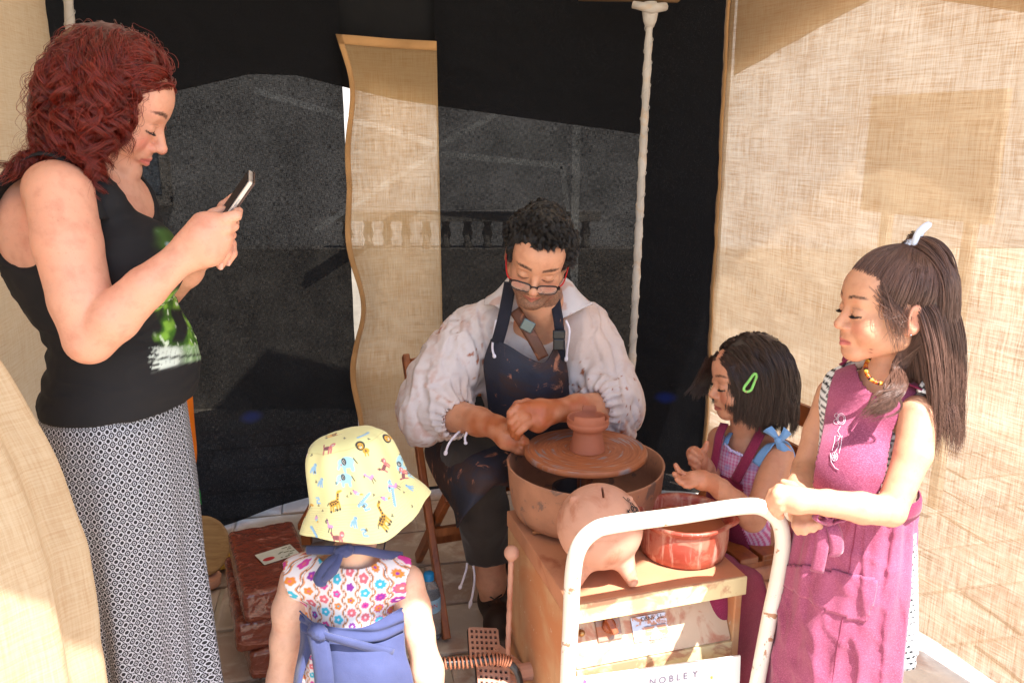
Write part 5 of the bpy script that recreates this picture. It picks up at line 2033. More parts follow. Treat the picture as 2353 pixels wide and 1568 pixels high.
# openings: cuffs, neck
S.chain([B(1052, 962, 2.155), B(1120, 972, 2.06)], [.046, .046], .012, 's')
S.chain([B(1372, 936, 2.155), B(1300, 940, 2.06)], [.046, .046], .012, 's')
S.chain([B(1238, 690, 2.20), B(1238, 735, 2.24), B(1243, 770, 2.22)], [.072, .062, .030], .012, 's')
V, F = S.mesh(.0062)
V0 = V.copy()
V = fold(V, F, .014, 8, 12, (1.7, 1.2, .42), .0010, 38)
nk_ = sstep(.10, .17, np.hypot(V0[:, 0] - B(1240, 720, 2.25)[0], V0[:, 2] - B(1240, 720, 2.25)[2]))[:, None]
V = V0 + (V - V0) * (.15 + .85 * nk_)
cr_ = np.clip(1 - np.abs(fbm((V0 + .25 * V0[:, ::-1]) * (2.0, 1.4, .40), 10, 2, 31)) * 3.0, 0, 1) ** 2 * nk_[:, 0]
V = V - vnormals(V, F) * (.012 * cr_ * sstep(.04, .10, np.hypot(V0[:, 0] - .08, V0[:, 2] - 1.2)))[:, None]
# gathers at the cuffs
Nv = vnormals(V, F)
for cu, dr in ((B(1050, 962, 2.155), nrm(B(1120, 972, 2.06) - B(1040, 958, 2.17))), (B(1374, 935, 2.155), nrm(B(1300, 940, 2.06) - B(1390, 933, 2.17)))):
    q = V0 - cu
    ax_ = q @ dr
    rad = q - ax_[:, None] * dr
    ux = nrm(np.cross(dr, (0, 0, 1)))
    uy = np.cross(dr, ux)
    an = np.arctan2(rad @ uy, rad @ ux)
    m = np.exp(-(ax_ / .035) ** 2) * sstep(.13, .09, np.linalg.norm(rad, axis=1))
    V = V + Nv * (m * .0055 * np.sin(an * 17 + 2 * np.sin(an * 3)))[:, None]
C = np.tile(np.array(srgb(208, 196, 194)), (len(V), 1))
st_ = sstep(.515, .70, .35 * vnoise(V * (1, 1, .5), 22, 5) + .35 * vnoise(V, 60, 6) + .30 * vnoise(V, 130, 2)) * (.25 + .75 * sstep(.4, .7, vnoise(V, 6, 9)))
C = C * (1 - .8 * st_[:, None]) + np.array(srgb(184, 124, 94)) * .8 * st_[:, None]
sp_ = sstep(.80, .84, vnoise(V, 85, 3)) * sstep(.45, .6, vnoise(V, 7, 2))
C = C * (1 - sp_[:, None]) + np.array(srgb(156, 88, 58)) * sp_[:, None]
ge = .45 * sstep(.4, .7, vnoise(V, 4, 14))[:, None]
C = C * (1 - ge) + np.array(srgb(206, 172, 150)) * ge
M['shirt'] = vcol('clay stained cotton shirt', .9, .35, 260, .0015)
sh2 = obj('shirt', V, F, M['shirt'], p2, col=C)
# collar
for sgn_, rows in ((-1, [[(1212, 668, 2.28), (1178, 634, 2.30), (1166, 640, 2.33)], [(1200, 690, 2.245), (1164, 650, 2.27), (1146, 668, 2.31)], [(1190, 715, 2.225), (1150, 678, 2.245), (1118, 684, 2.285)], [(1178, 742, 2.215), (1140, 704, 2.225), (1112, 700, 2.265)]]),
                   (1, [[(1278, 664, 2.28), (1296, 640, 2.30), (1312, 648, 2.33)], [(1288, 690, 2.245), (1316, 668, 2.27), (1330, 672, 2.31)], [(1284, 716, 2.225), (1320, 694, 2.245), (1352, 692, 2.285)], [(1276, 738, 2.215), (1316, 720, 2.225), (1362, 696, 2.265)]])):
    G = patch(px(rows), 24, 20)
    C = np.tile(np.array(srgb(212, 204, 204)), (480, 1))
    st_ = sstep(.62, .72, vnoise(G.reshape(-1, 3), 40, 4))[:, None] * .5
    C = C * (1 - st_) + np.array(srgb(190, 130, 98)) * st_
    obj('collar', G.reshape(-1, 3), gridF(24, 20), M['shirt'], sh2, col=C, solid=.005)
M['cord'] = cloth('white cord', srgb(222, 214, 222), weave=900)
for pts in (((1140, 735, 2.19), (1134, 770, 2.19), (1131, 800, 2.195), (1137, 822, 2.19)), ((1300, 735, 2.19), (1308, 760, 2.185), (1303, 800, 2.19), (1300, 830, 2.195)),
            ((1062, 985, 2.12), (1045, 1000, 2.10), (1030, 1020, 2.08), (1022, 1045, 2.075)), ((1062, 985, 2.12), (1072, 990, 2.09), (1068, 1005, 2.08), (1070, 1020, 2.08))):
    P = line(*pts, n=30)
    rr = np.full(30, .0032)
    rr[-4:] = (.005, .0055, .005, .003)
    MB().tube(P, rr, 8).build('cord', M['cord'], sh2)

# apron
N = NT('navy apron caked with clay')
v = N.coord()
base = N.ramp(N.noise(v, 6, 4), (.3, srgb(24, 26, 38)), (.75, srgb(44, 46, 62)))
brown = N.step(N.noise(N.coord(loc=(.3, 0, 0)), 4.5, 5, .6, .5), .42, .54)
base = N.mix(N.math('MULTIPLY', brown, .85), base, srgb(58, 34, 26))
cl = N.noise(N.coord(scale=(1, 1, .6)), 15, 7, .68, 1.4)
base = N.mix(N.math('MULTIPLY', N.step(cl, .565, .65), .9), base, srgb(172, 112, 84))
N.set(Base_Color=base, Roughness=.75)
N.bump(N.noise(v, 70, 5), .4, .003)
M['apron2'] = N.m
ap2 = [[(1128, 778, 2.205), (1165, 792, 2.180), (1215, 822, 2.170), (1250, 832, 2.175), (1272, 800, 2.190), (1288, 770, 2.205)],
       [(1112, 830, 2.225), (1155, 845, 2.180), (1212, 860, 2.168), (1252, 862, 2.172), (1285, 850, 2.195), (1302, 845, 2.225)],
       [(1116, 880, 2.235), (1158, 905, 2.190), (1212, 915, 2.180), (1256, 912, 2.182), (1288, 900, 2.205), (1306, 895, 2.24)],
       [(1122, 940, 2.25), (1160, 960, 2.215), (1212, 970, 2.205), (1260, 968, 2.205), (1290, 958, 2.22), (1312, 950, 2.25)],
       [(1120, 985, 2.26), (1165, 1010, 2.235), (1215, 1020, 2.225), (1265, 1018, 2.225), (1300, 1010, 2.235), (1330, 1000, 2.26)],
       [(1090, 1005, 2.29), (1150, 1030, 2.26), (1215, 1045, 2.25), (1275, 1045, 2.25), (1320, 1040, 2.26), (1360, 1030, 2.29)]]
G = patch(px(ap2), 50, 50)
N_ = np.zeros_like(G)
G = G + .004 * fbm(G.reshape(-1, 3), 14, 3, 6).reshape(50, 50)[..., None] * np.array((0, -1, .2))
ap = obj('apron', G.reshape(-1, 3), gridF(50, 50), M['apron2'], p2, solid=.004)
# lap, falling over the near thigh
lp = [[(985, 1005, 2.36), (1040, 1000, 2.30), (1100, 1005, 2.25), (1150, 1015, 2.23), (1190, 1030, 2.24), (1240, 1050, 2.25)],
      [(976, 1040, 2.33), (1030, 1030, 2.22), (1095, 1035, 2.15), (1150, 1042, 2.14), (1190, 1056, 2.17), (1240, 1070, 2.21)],
      [(990, 1080, 2.28), (1030, 1075, 2.15), (1090, 1072, 2.085), (1140, 1075, 2.08), (1180, 1088, 2.12), (1235, 1095, 2.17)],
      [(1010, 1120, 2.22), (1042, 1118, 2.10), (1090, 1108, 2.045), (1135, 1104, 2.05), (1168, 1108, 2.09), (1230, 1120, 2.15)],
      [(1036, 1160, 2.19), (1048, 1165, 2.09), (1078, 1150, 2.035), (1118, 1125, 2.04), (1152, 1112, 2.075), (1225, 1135, 2.14)],
      [(1052, 1185, 2.17), (1050, 1212, 2.08), (1062, 1190, 2.04), (1100, 1148, 2.035), (1146, 1115, 2.07), (1220, 1140, 2.13)]]
G = patch(px(lp), 60, 60)
G = G + .006 * fbm(G.reshape(-1, 3) * (1, 1, .7), 13, 3, 16).reshape(60, 60)[..., None] * np.array((0, -.6, .6))
obj('apron_lap', G.reshape(-1, 3), gridF(60, 60), M['apron2'], ap, solid=.004)
strapm = cloth('navy webbing', srgb(34, 34, 44), weave=800, dirt=srgb(170, 110, 84), dirt_amt=(.62, .68), dirt_scale=20)
for pts, wd2 in ((((1172, 648, 2.24), (1165, 690, 2.205), (1155, 740, 2.185), (1142, 788, 2.19)), .034), (((1272, 660, 2.24), (1277, 700, 2.20), (1283, 740, 2.185), (1286, 775, 2.19), (1288, 830, 2.205)), .027)):
    V, F = ribbon(line(*pts, n=26), wd2, (1, 0, 0))
    obj('strap', V, F, strapm, ap, solid=.003)
bk2 = plain('black plastic buckle', (.012, .012, .013), .35, bump=0)
o = MB().box(B(1284, 768, 2.172), (.017, .006, .012)).box(B(1283, 790, 2.172), (.015, .007, .016)).build('buckle', bk2, ap, smooth=False)
bevel(o, .003)
# leather strap across the chest
lth = plain('worn brown leather', srgb(86, 50, 34), .5, dirt=srgb(150, 94, 66), dirt_amt=(.55, .65), dirt_scale=18)
V, F = ribbon(line((1182, 712, 2.20), (1204, 745, 2.178), (1228, 785, 2.165), (1248, 822, 2.166), n=22), .032, (1, 0, .45))
ls = obj('leather_strap', V, F, lth, p2, solid=.004)
o = MB().box(B(1212, 748, 2.166), (.018, .003, .016), np.array(Matrix.Rotation(.5, 3, 'Y'))).build('metal_slide', plain('dull steel', srgb(90, 100, 100), .4, metal=.7), ls, smooth=False)
bevel(o, .003)

# breeches
M['wool'] = cloth('brown wool breeches', srgb(58, 50, 44), weave=450)
S = SDF()
S.chain([B(1150, 1020, 2.44), B(1090, 1050, 2.24), B(1098, 1085, 2.17)], [.105, .090, .074], .04)
S.chain([B(1098, 1085, 2.17), B(1112, 1180, 2.19), B(1122, 1290, 2.235)], [.074, .070, .064], .03)
S.chain([B(1280, 1030, 2.44), B(1400, 1080, 2.28)], [.10, .08], .04)
S.chain([B(1400, 1080, 2.28), B(1420, 1300, 2.34)], [.074, .06], .03)
S.half(B(1118, 1293, 2.20), (0, -.15, -1))
V, F = S.mesh(.0075)
V = fold(V, F, .005, 10, 4, (1, 1, .5), .001, 60)
br = obj('breeches', V, F, M['wool'], p2)
for pts in (((1073, 1292, 2.17), (1070, 1310, 2.16), (1062, 1335, 2.16), (1055, 1352, 2.165)), ((1087, 1298, 2.16), (1090, 1325, 2.15), (1086, 1360, 2.15), (1078, 1395, 2.155))):
    P = line(*pts, n=24)
    rr = np.full(24, .0034)
    rr[-4:] = (.0055, .006, .005, .003)
    MB().tube(P, rr, 8).build('drawstring', M['cord'], br)
# socks, boots
for (ku, kv, kY, fu, fv, fY, fx) in ((1135, 1345, 2.25, 1137, 1398, 2.27, (.02, -.20)), (1418, 1380, 2.36, 1416, 1420, 2.37, (.03, -.2))):
    a, b = B(ku, kv, kY), B(fu, fv, fY)
    b = np.array((b[0], b[1], .13))
    t = np.linspace(0, 1, 30)
    P = a + (b - a) * t[:, None]
    V, F = tube(P, .0445 + .0012 * np.sin(t * 60) + .004 * (t < .12), 40)
    obj('sock', V, F, cloth('ribbed grey sock', srgb(142, 138, 134), weave=600), p2)
    S = SDF()
    S.chain([b + (0, .01, .03), b + (0, .01, -.06)], [.050, .050], .02)
    S.chain([b + (0, 0, -.075), b + (fx[0], fx[1] * .6, -.075), b + (fx[0] * 1.4, fx[1], -.088)], [.046, .045, .036], .03)
    S.half((0, 0, .015), (0, 0, -1))
    S.half(b + (0, 0, .055), (0, 0, 1))
    V, F = S.mesh(.005)
    bo2 = obj('boot', V, F, plain('dark brown leather', srgb(42, 28, 22), .5, dirt=srgb(130, 84, 60), dirt_amt=(.58, .7)), p2)
    mb = MB()
    for k in range(4):
        z = b[2] + .03 - k * .022
        yy = b[1] - .042 - max(0, k - 1) * .016
        mb.tube([(b[0] - .022, yy + .008, z), (b[0], yy - .012, z - .004), (b[0] + .022, yy + .008, z)], .0022, 6)
    mb.build('laces', M['lash'], bo2)
# ------------------------------------------------------------------ taller child in a burgundy apron
SK3 = np.array(srgb(206, 152, 120))
p3 = thing('person', (.62, 1.5, .012), 'taller child with a half ponytail and amber necklace wearing a burgundy apron, hands clasped', 'person')
h3 = Head(at(2043, 704, 1.50), (-.99, -.04, -.03), (0, 0, 1), .905, child=.8)
s3 = nrm((.65, -.76, 0))
n3 = nrm((-.76, -.65, 0))
R3 = np.stack([s3, n3, (0, 0, 1)], 1)


def torso3(S, q=0.0, low=True):
    S.ell(at(2004, 975, 1.52), np.array((.096, .064, .105)) + q, R3, .04)
    S.ell(at(2012, 925, 1.53), np.array((.100, .048, .042)) + q, R3, .04)
    S.ell(at(1982, 1090, 1.52), np.array((.084, .066, .10)) + q, R3, .04)
    if low:
        S.ell(at(1965, 1220, 1.53), np.array((.098, .080, .10)) + q, R3, .05)


S = SDF()
torso3(S)
h3.build(S, nose=1.0)
S.chain([at(2030, 920, 1.53), at(2036, 850, 1.515), h3.L(0, -.022, -.05)], [.044, .036, .038], .018)
# near arm
S.chain([at(2108, 950, 1.43), at(2098, 1040, 1.40), at(2046, 1172, 1.365)], [.034, .0315, .0265], .010)
S.chain([at(2046, 1174, 1.365), at(1980, 1166, 1.345), at(1900, 1154, 1.33), at(1862, 1150, 1.325)], [.0265, .0275, .0225, .0195], .008)
S.chain([at(1862, 1150, 1.325), at(1830, 1148, 1.325), at(1806, 1142, 1.33)], [.0195, .023, .022], .010)
for i, pts in enumerate(([(1812, 1126, 1.33), (1790, 1122, 1.325), (1774, 1132, 1.335), (1776, 1146, 1.35)], [(1808, 1136, 1.325), (1784, 1134, 1.318), (1769, 1146, 1.33), (1774, 1160, 1.345)],
                         [(1808, 1148, 1.325), (1786, 1150, 1.318), (1773, 1162, 1.33), (1780, 1174, 1.345)], [(1812, 1160, 1.325), (1794, 1165, 1.32), (1784, 1176, 1.33), (1792, 1184, 1.345)])):
    finger(S, pts, .0092, .0078, .004)
finger(S, [(1838, 1135, 1.345), (1820, 1116, 1.352), (1800, 1108, 1.362)], .0098, .0075)
# far arm
S.chain([at(1912, 905, 1.62), at(1880, 990, 1.61), at(1850, 1075, 1.585)], [.032, .029, .025], .012)
S.chain([at(1850, 1075, 1.585), at(1836, 1120, 1.50), at(1838, 1160, 1.42), at(1842, 1178, 1.385)], [.025, .025, .020, .0185], .01)
S.chain([at(1842, 1178, 1.385), at(1850, 1192, 1.372)], [.024, .025], .012)
for pts in ([(1830, 1192, 1.365), (1828, 1206, 1.352), (1833, 1220, 1.352)], [(1842, 1195, 1.36), (1842, 1208, 1.346), (1848, 1221, 1.345)],
            [(1856, 1193, 1.36), (1860, 1204, 1.346), (1868, 1215, 1.345)], [(1866, 1190, 1.362), (1874, 1200, 1.350), (1882, 1207, 1.350)]):
    finger(S, pts, .0088, .0072, .003)
# legs
for o_ in (-.042, .042):
    b_ = at(1972, 1300, 1.545) + s3 * o_
    S.chain([b_, (b_[0] + .0, b_[1], .38), (b_[0] + .005, b_[1] + .01, .09)], [.046, .040, .030], .02)
    S.chain([(b_[0] + .005, b_[1] + .01, .06), np.array((b_[0], b_[1], .04)) + n3 * .13], [.032, .024], .02)
S.half((0, 0, .014), (0, 0, -1))
V, F = S.mesh(.007, fine=[(h3.o - (.12, .12, .125), h3.o + (.11, .11, .12), .0026), (at(1760, 1230, 1.31), at(1890, 1100, 1.40), .0036)])
C = np.tile(SK3, (len(V), 1)) * (1 + .05 * fbm(V, 8, 3, 7))[:, None]
h3.paint(C, V, srgb(184, 96, 92), srgb(58, 40, 32), .0040, blush=srgb(206, 128, 108), lash=(.02, .014, .012), lash_w=.0024, slit=.0022)
for (lx, lz) in ((-.050, -.075), (-.046, -.083)):
    P_ = h3.loc(V)
    m = sstep(.0022, .0010, np.sqrt((P_[:, 0] - lx) ** 2 + (P_[:, 2] - lz) ** 2))[:, None] * .7
    C = C * (1 - m) + np.array(srgb(90, 50, 36)) * m
b3 = obj('body', V, F, M['skin'], p3, col=C)
lashes(h3, b3, M['lash'], ln=.009, r=.0006)
MB().lathe([(0, -.0022), (.0022, 0), (0, .0022)], h3.L(-.083, -.005, -.040), 12).build('earring', plain('silver stud', srgb(220, 220, 225), .15, metal=.9, bump=0), p3)

# dress: white with rows of black dashes
S = SDF()
torso3(S)
S.chain([at(2108, 905, 1.455), at(2060, 895, 1.53)], [.030, .028], .02)
S.cone(at(1930, 880, 1.60), at(1975, 860, 1.58), .026, .026, .02)
S.cone(at(2105, 955, 1.42) - s3 * .02, at(2105, 955, 1.42) + s3 * .12, .040, .045, .01, 's')
S.cone(at(1912, 905, 1.62) + s3 * .01, at(1912, 905, 1.62) - s3 * .12, .042, .046, .01, 's')
S.cone(at(2015, 875, 1.45), at(2030, 830, 1.50), .062, .075, .012, 's')
V, F = S.mesh(.0045, inflate=.006)


def dashes(V, c):
    q = V - c
    an = np.arctan2(q[:, 1], q[:, 0]) * .11
    row = V[:, 2] / .0125 + .15 * np.sin(an * 60)
    ri = np.floor(row)
    fr_ = row - ri - .5
    dx = (an / .0105 + .5 * (ri % 2)) % 1 - .5
    m = (np.abs(fr_) < .26 * (1 - np.abs(dx) * 1.35)).astype(float)
    m = np.maximum(m, (np.abs(fr_) < .055) * 1.0)
    return np.array(srgb(236, 236, 236)) * (1 - m[:, None]) + np.array((.012, .012, .014)) * m[:, None]


M['printcloth'] = vcol('printed cotton', .85, .25, 350)
dc = at(2000, 1000, 1.53)
d3 = obj('dress', V, F, M['printcloth'], p3, col=dashes(V, dc))
n_, m_ = 90, 200
zs = np.linspace(at(1975, 1190, 1.53)[2], .415, n_)
th_ = np.linspace(0, 2 * np.pi, m_)
hc3 = at(1968, 1230, 1.54)
G = np.zeros((n_, m_, 3))
for i, z in enumerate(zs):
    t = i / (n_ - 1)
    ra, rb = .106 + .020 * t, .088 + .012 * t
    fo = .004 * t * (np.sin(th_ * 6) + .6 * np.sin(th_ * 11 + 1))
    G[i] = np.array((hc3[0] + .022 * t + .004, hc3[1] + .014 * t, z)) + ((ra + fo) * np.cos(th_))[:, None] * s3 * [1, 1, 0] + ((rb + fo) * np.sin(th_))[:, None] * n3
Gv = G.reshape(-1, 3)
obj('dress_skirt', Gv, gridF(n_, m_), M['printcloth'], d3, col=dashes(Gv, hc3), solid=.002)

# apron
M['burgundy'] = cloth('burgundy cotton', srgb(136, 58, 86), srgb(154, 76, 104), heather=.4, weave=700, bump=.3)
M['burgundy_d'] = cloth('burgundy cotton band', srgb(128, 34, 68), heather=.2, weave=700)
S = SDF()
torso3(S)
S.ell(at(1950, 1080, 1.47), (.075, .062, .075), R3, .04)
bib = [(1946, 822), (1964, 838), (1976, 872), (2000, 900), (2030, 915), (2060, 903), (2086, 888), (2112, 880), (2122, 892), (2092, 912), (2072, 940), (2052, 990), (2040, 1040), (2034, 1085), (2020, 1130), (1998, 1152),
       (1960, 1146), (1912, 1132), (1874, 1122), (1868, 1106), (1874, 1060), (1888, 1000), (1898, 930), (1908, 880), (1924, 845)]
V, F, N_ = tailor(S, .012, .0030, bib, n3 + np.array((.15, -.3, .1)), amp=.004, sc=11, seed=4, stretch=(1, 1, .6), smooth_poly=80)
V = V + N_ * (.006 * np.sin((V @ s3) * 70 + 3 * fbm(V, 8, 2, 3)) * sstep(.82, .74, V[:, 2]))[:, None]
a3 = obj('apron_bib', V, F, M['burgundy'], p3, solid=.0025)
# straps
for pts, w_ in ((((2100, 888, 1.437), (2128, 884, 1.46), (2140, 900, 1.50)), .030), (((1940, 830, 1.575), (1955, 822, 1.60), (1985, 826, 1.63)), .026)):
    V, F = ribbon(line(*pts, n=14), w_, n3 + np.array((0, -.3, 0)))
    obj('strap', V, F, M['burgundy_d'], a3, solid=.003)
# band seam along the neckline
V, F = ribbon(line((1938, 838, 1.545), (1950, 868, 1.505), (1976, 896, 1.470), (2008, 918, 1.445), (2040, 928, 1.428), n=24), .0015, (0, 0, 1))
# printed drawing on the bib: rosette and wheel, in white line
wht = plain('white print', srgb(214, 190, 200), .8, var=.15, bump=0)


def surf_lines(name, curves, ref, mat, parent, r=.0009, off=.003):
    """thin printed lines laid on the cloth below them"""
    dg = None
    V_ = np.empty(len(ref.data.vertices) * 3, np.float32)
    ref.data.vertices.foreach_get('co', V_)
    V_ = V_.reshape(-1, 3) + ORG[ref]
    uu, vv = proj(V_)
    mb = MB()
    for c in curves:
        P = []
        for (a, b) in c:
            i = np.argpartition((uu - a) ** 2 + (vv - b) ** 2, 6)[:6]
            Y = V_[i, 1].mean() - off
            P.append(at(a, b, Y))
        mb.tube(np.array(P), r, 4, cap=False)
    return mb.build(name, mat, parent)


ring = lambda cx, cy, r, n=20, sq=1.0: [(cx + r * sq * math.cos(a), cy + r * math.sin(a)) for a in np.linspace(0, 2 * np.pi, n)]
cv = [ring(1932, 962, 13, sq=.75), ring(1932, 962, 9, sq=.75), ring(1921, 968, 6), ring(1922, 954, 5), ring(1917, 1048, 10, sq=.7), ring(1917, 1048, 5, sq=.7)]
cv += [[(1917 + 7 * math.cos(a), 1048 + 10 * math.sin(a)), (1917, 1048)] for a in np.linspace(0, 5.5, 7)]
cv += [[(1930, 978), (1924, 990), (1930, 1000), (1924, 1012), (1926, 1024), (1918, 1038)], [(1922, 1000), (1934, 1004)], [(1907, 1040), (1909, 1060), (1918, 1074), (1926, 1078)], [(1918, 1000), (1916, 1016), (1911, 1034)], [(1934, 1000), (1932, 1020), (1927, 1040)]]
surf_lines('printed_drawing', cv, a3, wht, a3, r=.0006)
# waist band, tie and skirt of the apron
n_, m_ = 100, 150
z0 = at(1960, 1166, 1.45)[2]
zs = np.linspace(z0, .13, n_)
th_ = np.linspace(math.radians(-28), math.radians(212), m_)
G = np.zeros((n_, m_, 3))
for i, z in enumerate(zs):
    t = i / (n_ - 1)
    ra, rb = .110 + .026 * t + .008 * sstep(0, .3, t), .096 + .026 * t + .010 * sstep(0, .3, t)
    fo = .009 * sstep(.1, .9, t) * (np.sin(th_ * 5 + .8) + .7 * np.sin(th_ * 9 + 2 * t)) + .003 * np.sin(th_ * 17 + 1) * (1 - t)
    c_ = np.array((hc3[0] - .008 - .014 * t, hc3[1] - .004 + .012 * t, z))
    G[i] = c_ + ((ra + fo) * np.cos(th_))[:, None] * s3 + ((rb + fo) * np.sin(th_))[:, None] * n3
Gv = G.reshape(-1, 3)
rd_ = np.clip(1 - np.abs(fbm(Gv * (2.2, 2.2, .45), 9, 2, 41)) * 3.2, 0, 1) ** 2
rd2 = np.clip(1 - np.abs(fbm((Gv + .5 * Gv[:, ::-1]) * (1, 1, 1.2), 12, 2, 43)) * 4.0, 0, 1) ** 2
Gv = Gv + (.003 * fbm(Gv, 14, 3, 22) + .007 * rd_ + .004 * rd2)[:, None] * n3
ask = obj('apron_skirt', Gv, gridF(n_, m_), M['burgundy'], a3, solid=.0025)
# stitched seams down the apron
Gs = Gv.reshape(n_, m_, 3)
for j in (6, 58, m_ - 6):
    MB().tube(Gs[1:-1, j] + n3 * .0022, .0008, 5).build('seam', M['burgundy_d'], ask)
# pocket with stitched hem
pk = [(1788, 1290), (1840, 1292), (1945, 1310), (2022, 1325), (2010, 1385), (1990, 1436), (1940, 1420), (1890, 1400), (1830, 1362), (1778, 1332)]
S = SDF()
Vp = np.array([at(u, v, 1.5) for u, v in pk])
i_ = np.arange(n_ * m_).reshape(n_, m_)
uu, vv = proj(Gv)
ins = inpoly(uu, vv, pk).reshape(n_, m_)
ff = gridF(n_, m_)
nrm_front = (((Gv - hc3) @ n3) > .02)
kf = (ins.ravel()[ff].all(1)) & nrm_front[ff].all(1)
us = np.unique(ff[kf])
mp_ = np.full(len(Gv), -1)
mp_[us] = np.arange(len(us))
obj('pocket', Gv[us] + n3 * .004, mp_[ff[kf]], M['burgundy'], ask, solid=.0025)
# waistband
th2 = np.linspace(math.radians(-40), math.radians(220), 120)
G = []
for z, dr in ((z0 + .012, 0), (z0 + .004, .003), (z0 - .010, .004), (z0 - .022, .002)):
    G.append(np.array((hc3[0] - .008, hc3[1] - .004, z)) + ((.112 + dr) * np.cos(th2))[:, None] * s3 + ((.097 + dr) * np.sin(th2))[:, None] * n3)
G = np.array(G)
obj('waistband', G.reshape(-1, 3), gridF(4, 120), M['burgundy_d'], a3, solid=.003)
for k, ch in enumerate('BVTE'):
    an = math.radians(128 - k * 22)
    c_ = np.array((hc3[0] - .008, hc3[1] - .004, z0 + .004)) + (.1145 * math.cos(an)) * s3 + (.101 * math.sin(an)) * n3
    tn = nrm(math.cos(an) * s3 * .9 + math.sin(an) * n3)
    letter('lettering', ch, .020, c_ + tn * .003, -np.cross(tn, (0, 0, 1)), (0, 0, 1), wht, a3, 0.0)
tie = MB()
tie_m = M['burgundy']
for pts, w_, sd in ((((1900, 1196, 1.352), (1890, 1225, 1.345), (1886, 1262, 1.345), (1876, 1312, 1.35)), .023, (1, -.3, 0)), (((1908, 1198, 1.352), (1918, 1225, 1.340), (1922, 1262, 1.345), (1914, 1275, 1.35)), .026, (1, .2, 0)),
                    (((1896, 1190, 1.35), (1880, 1178, 1.33), (1874, 1190, 1.325), (1890, 1200, 1.335)), .018, (0, -1, .4)), (((1906, 1188, 1.35), (1925, 1178, 1.335), (1936, 1190, 1.335), (1915, 1200, 1.34)), .018, (0, -1, .4))):
    V, F = ribbon(line(*pts, n=20), w_, sd, curve=.002)
    obj('tie', V, F, tie_m, a3, solid=.003)
S = SDF().ell(at(1902, 1194, 1.346), (.012, .010, .011))
V, F = S.mesh(.003)
obj('knot', V, F, tie_m, a3)

# necklace
nk = crom(np.array([at(1999, 818, 1.500), at(1989, 838, 1.470), at(1992, 860, 1.450), at(2006, 875, 1.440), at(2024, 880, 1.438), at(2044, 876, 1.447), at(2062, 862, 1.47)]), 34)
nkt = thing('necklace', nk[16], 'amber bead necklace on the taller child', 'necklace')
bc = [plain('amber bead', srgb(190, 110, 20), .2, bump=0), plain('dark bead', srgb(40, 18, 12), .2, bump=0), plain('yellow bead', srgb(224, 180, 70), .2, bump=0), plain('red amber bead', srgb(150, 60, 16), .2, bump=0)]
sph = [(0, -1), (.5, -.87), (.87, -.5), (1, 0), (.87, .5), (.5, .87), (0, 1)]
for i, p in enumerate(nk):
    MB().lathe([(r * .0042, z * .0036) for r, z in sph], p, 10).build('bead', bc[(0, 3, 1, 2, 0, 3)[i % 6]], nkt)

# hair -------------------------------------------------------------------
M['brownhair'] = hairmat('brown hair', srgb(92, 64, 52), .36, .45)
tiep = h3.L(0, -.040, .122)
S = SDF()
e = lambda p, r, k=.012, op='u': S.ell(h3.L(*p), np.array(r) * h3.s, h3.R, k, op)
e((0, -.020, .035), (.0755, .0945, .0825))
e((0, -.07, -.01), (.072, .04, .07), .03)
e((0, .100, -.006), (.080, .060, .070), .010, 's')
for sx in (-1, 1):
    e((sx * .085, -.004, -.030), (.022, .036, .036), .008, 's')
V, F = S.mesh(.0045)
hr3 = obj('hair', V, F, M['brownhair'], p3)
# combed up to the tie
roots, nn, P = on_scalp(h3, 1500, 31, lambda P: (P[:, 2] > -.005 - .3 * np.minimum(0, P[:, 1])) & ~((P[:, 1] > .058) & (P[:, 2] < .058)) & (P[:, 2] + .55 * np.maximum(0, P[:, 1]) > .012), r=(.0775, .0965, .086))
c_ = h3.L(0, -.014, .034)
q0 = (roots - c_) @ h3.R / (np.array((.0785, .0975, .088)) * h3.s)
q1 = (tiep - c_) @ h3.R / (np.array((.0785, .0975, .088)) * h3.s)
q1 = q1 / np.linalg.norm(q1)
ts = np.linspace(0, 1, 12)
arc = q0[:, None] * (1 - ts)[None, :, None] + q1[None, None] * ts[None, :, None]
arc = arc / np.linalg.norm(arc, axis=2, keepdims=True) * (1.0 + .015 * np.sin(ts * np.pi) + .03 * ts ** 3)[None, :, None]
G3 = c_ + (arc * np.array((.0785, .0975, .088)) * h3.s) @ h3.R.T
strands('combed_hair', clump(G3, 9, .004, 5, .3, .003, length_var=.02), .0005, M['brownhair'], hr3)
# tail from the tie, and the loose hair below it
nT = 420
g_ = np.random.default_rng(12)
ang = g_.uniform(-1, 1, nT)
rt = tiep + g_.normal(0, .006, (nT, 3))
bdir = -h3.R[:, 1]
dT = bdir[None] * .55 + np.array((0, 0, .10)) + h3.R[:, 0][None] * (ang * .85)[:, None] + g_.normal(0, .10, (nT, 3))
balls3 = [(h3.L(0, -.022, .03), h3.R, np.array((.084, .106, .094)) * h3.s), (at(2095, 935, 1.47), R3, np.array((.075, .055, .05))), (at(2050, 960, 1.53), R3, np.array((.125, .075, .08)))]
GT = flow(rt, dT, 30, g_.uniform(.34, .43, nT), .70, .66, balls3, seed=9, wob=.05)
strands('ponytail', clump(GT, 26, .006, 6, .4, .005, length_var=.42), .00048, M['brownhair'], hr3)
roots, nn, P = on_scalp(h3, 420, 33, lambda P: (P[:, 2] < .018) & (P[:, 2] > -.06) & (P[:, 1] < -.018), r=(.0765, .0955, .084))
GL_ = flow(roots, nn * .3 + bdir * .25 + np.array((0, 0, -.8)), 26, rng.uniform(.20, .27, len(roots)), .45, .8, balls3[:3], seed=2, wob=.06, target=lambda p, t: np.array((.03, -.03, 0)))
strands('loose_hair', clump(GL_, 26, .006, 7, .4, .005, length_var=.40), .00048, M['brownhair'], hr3)
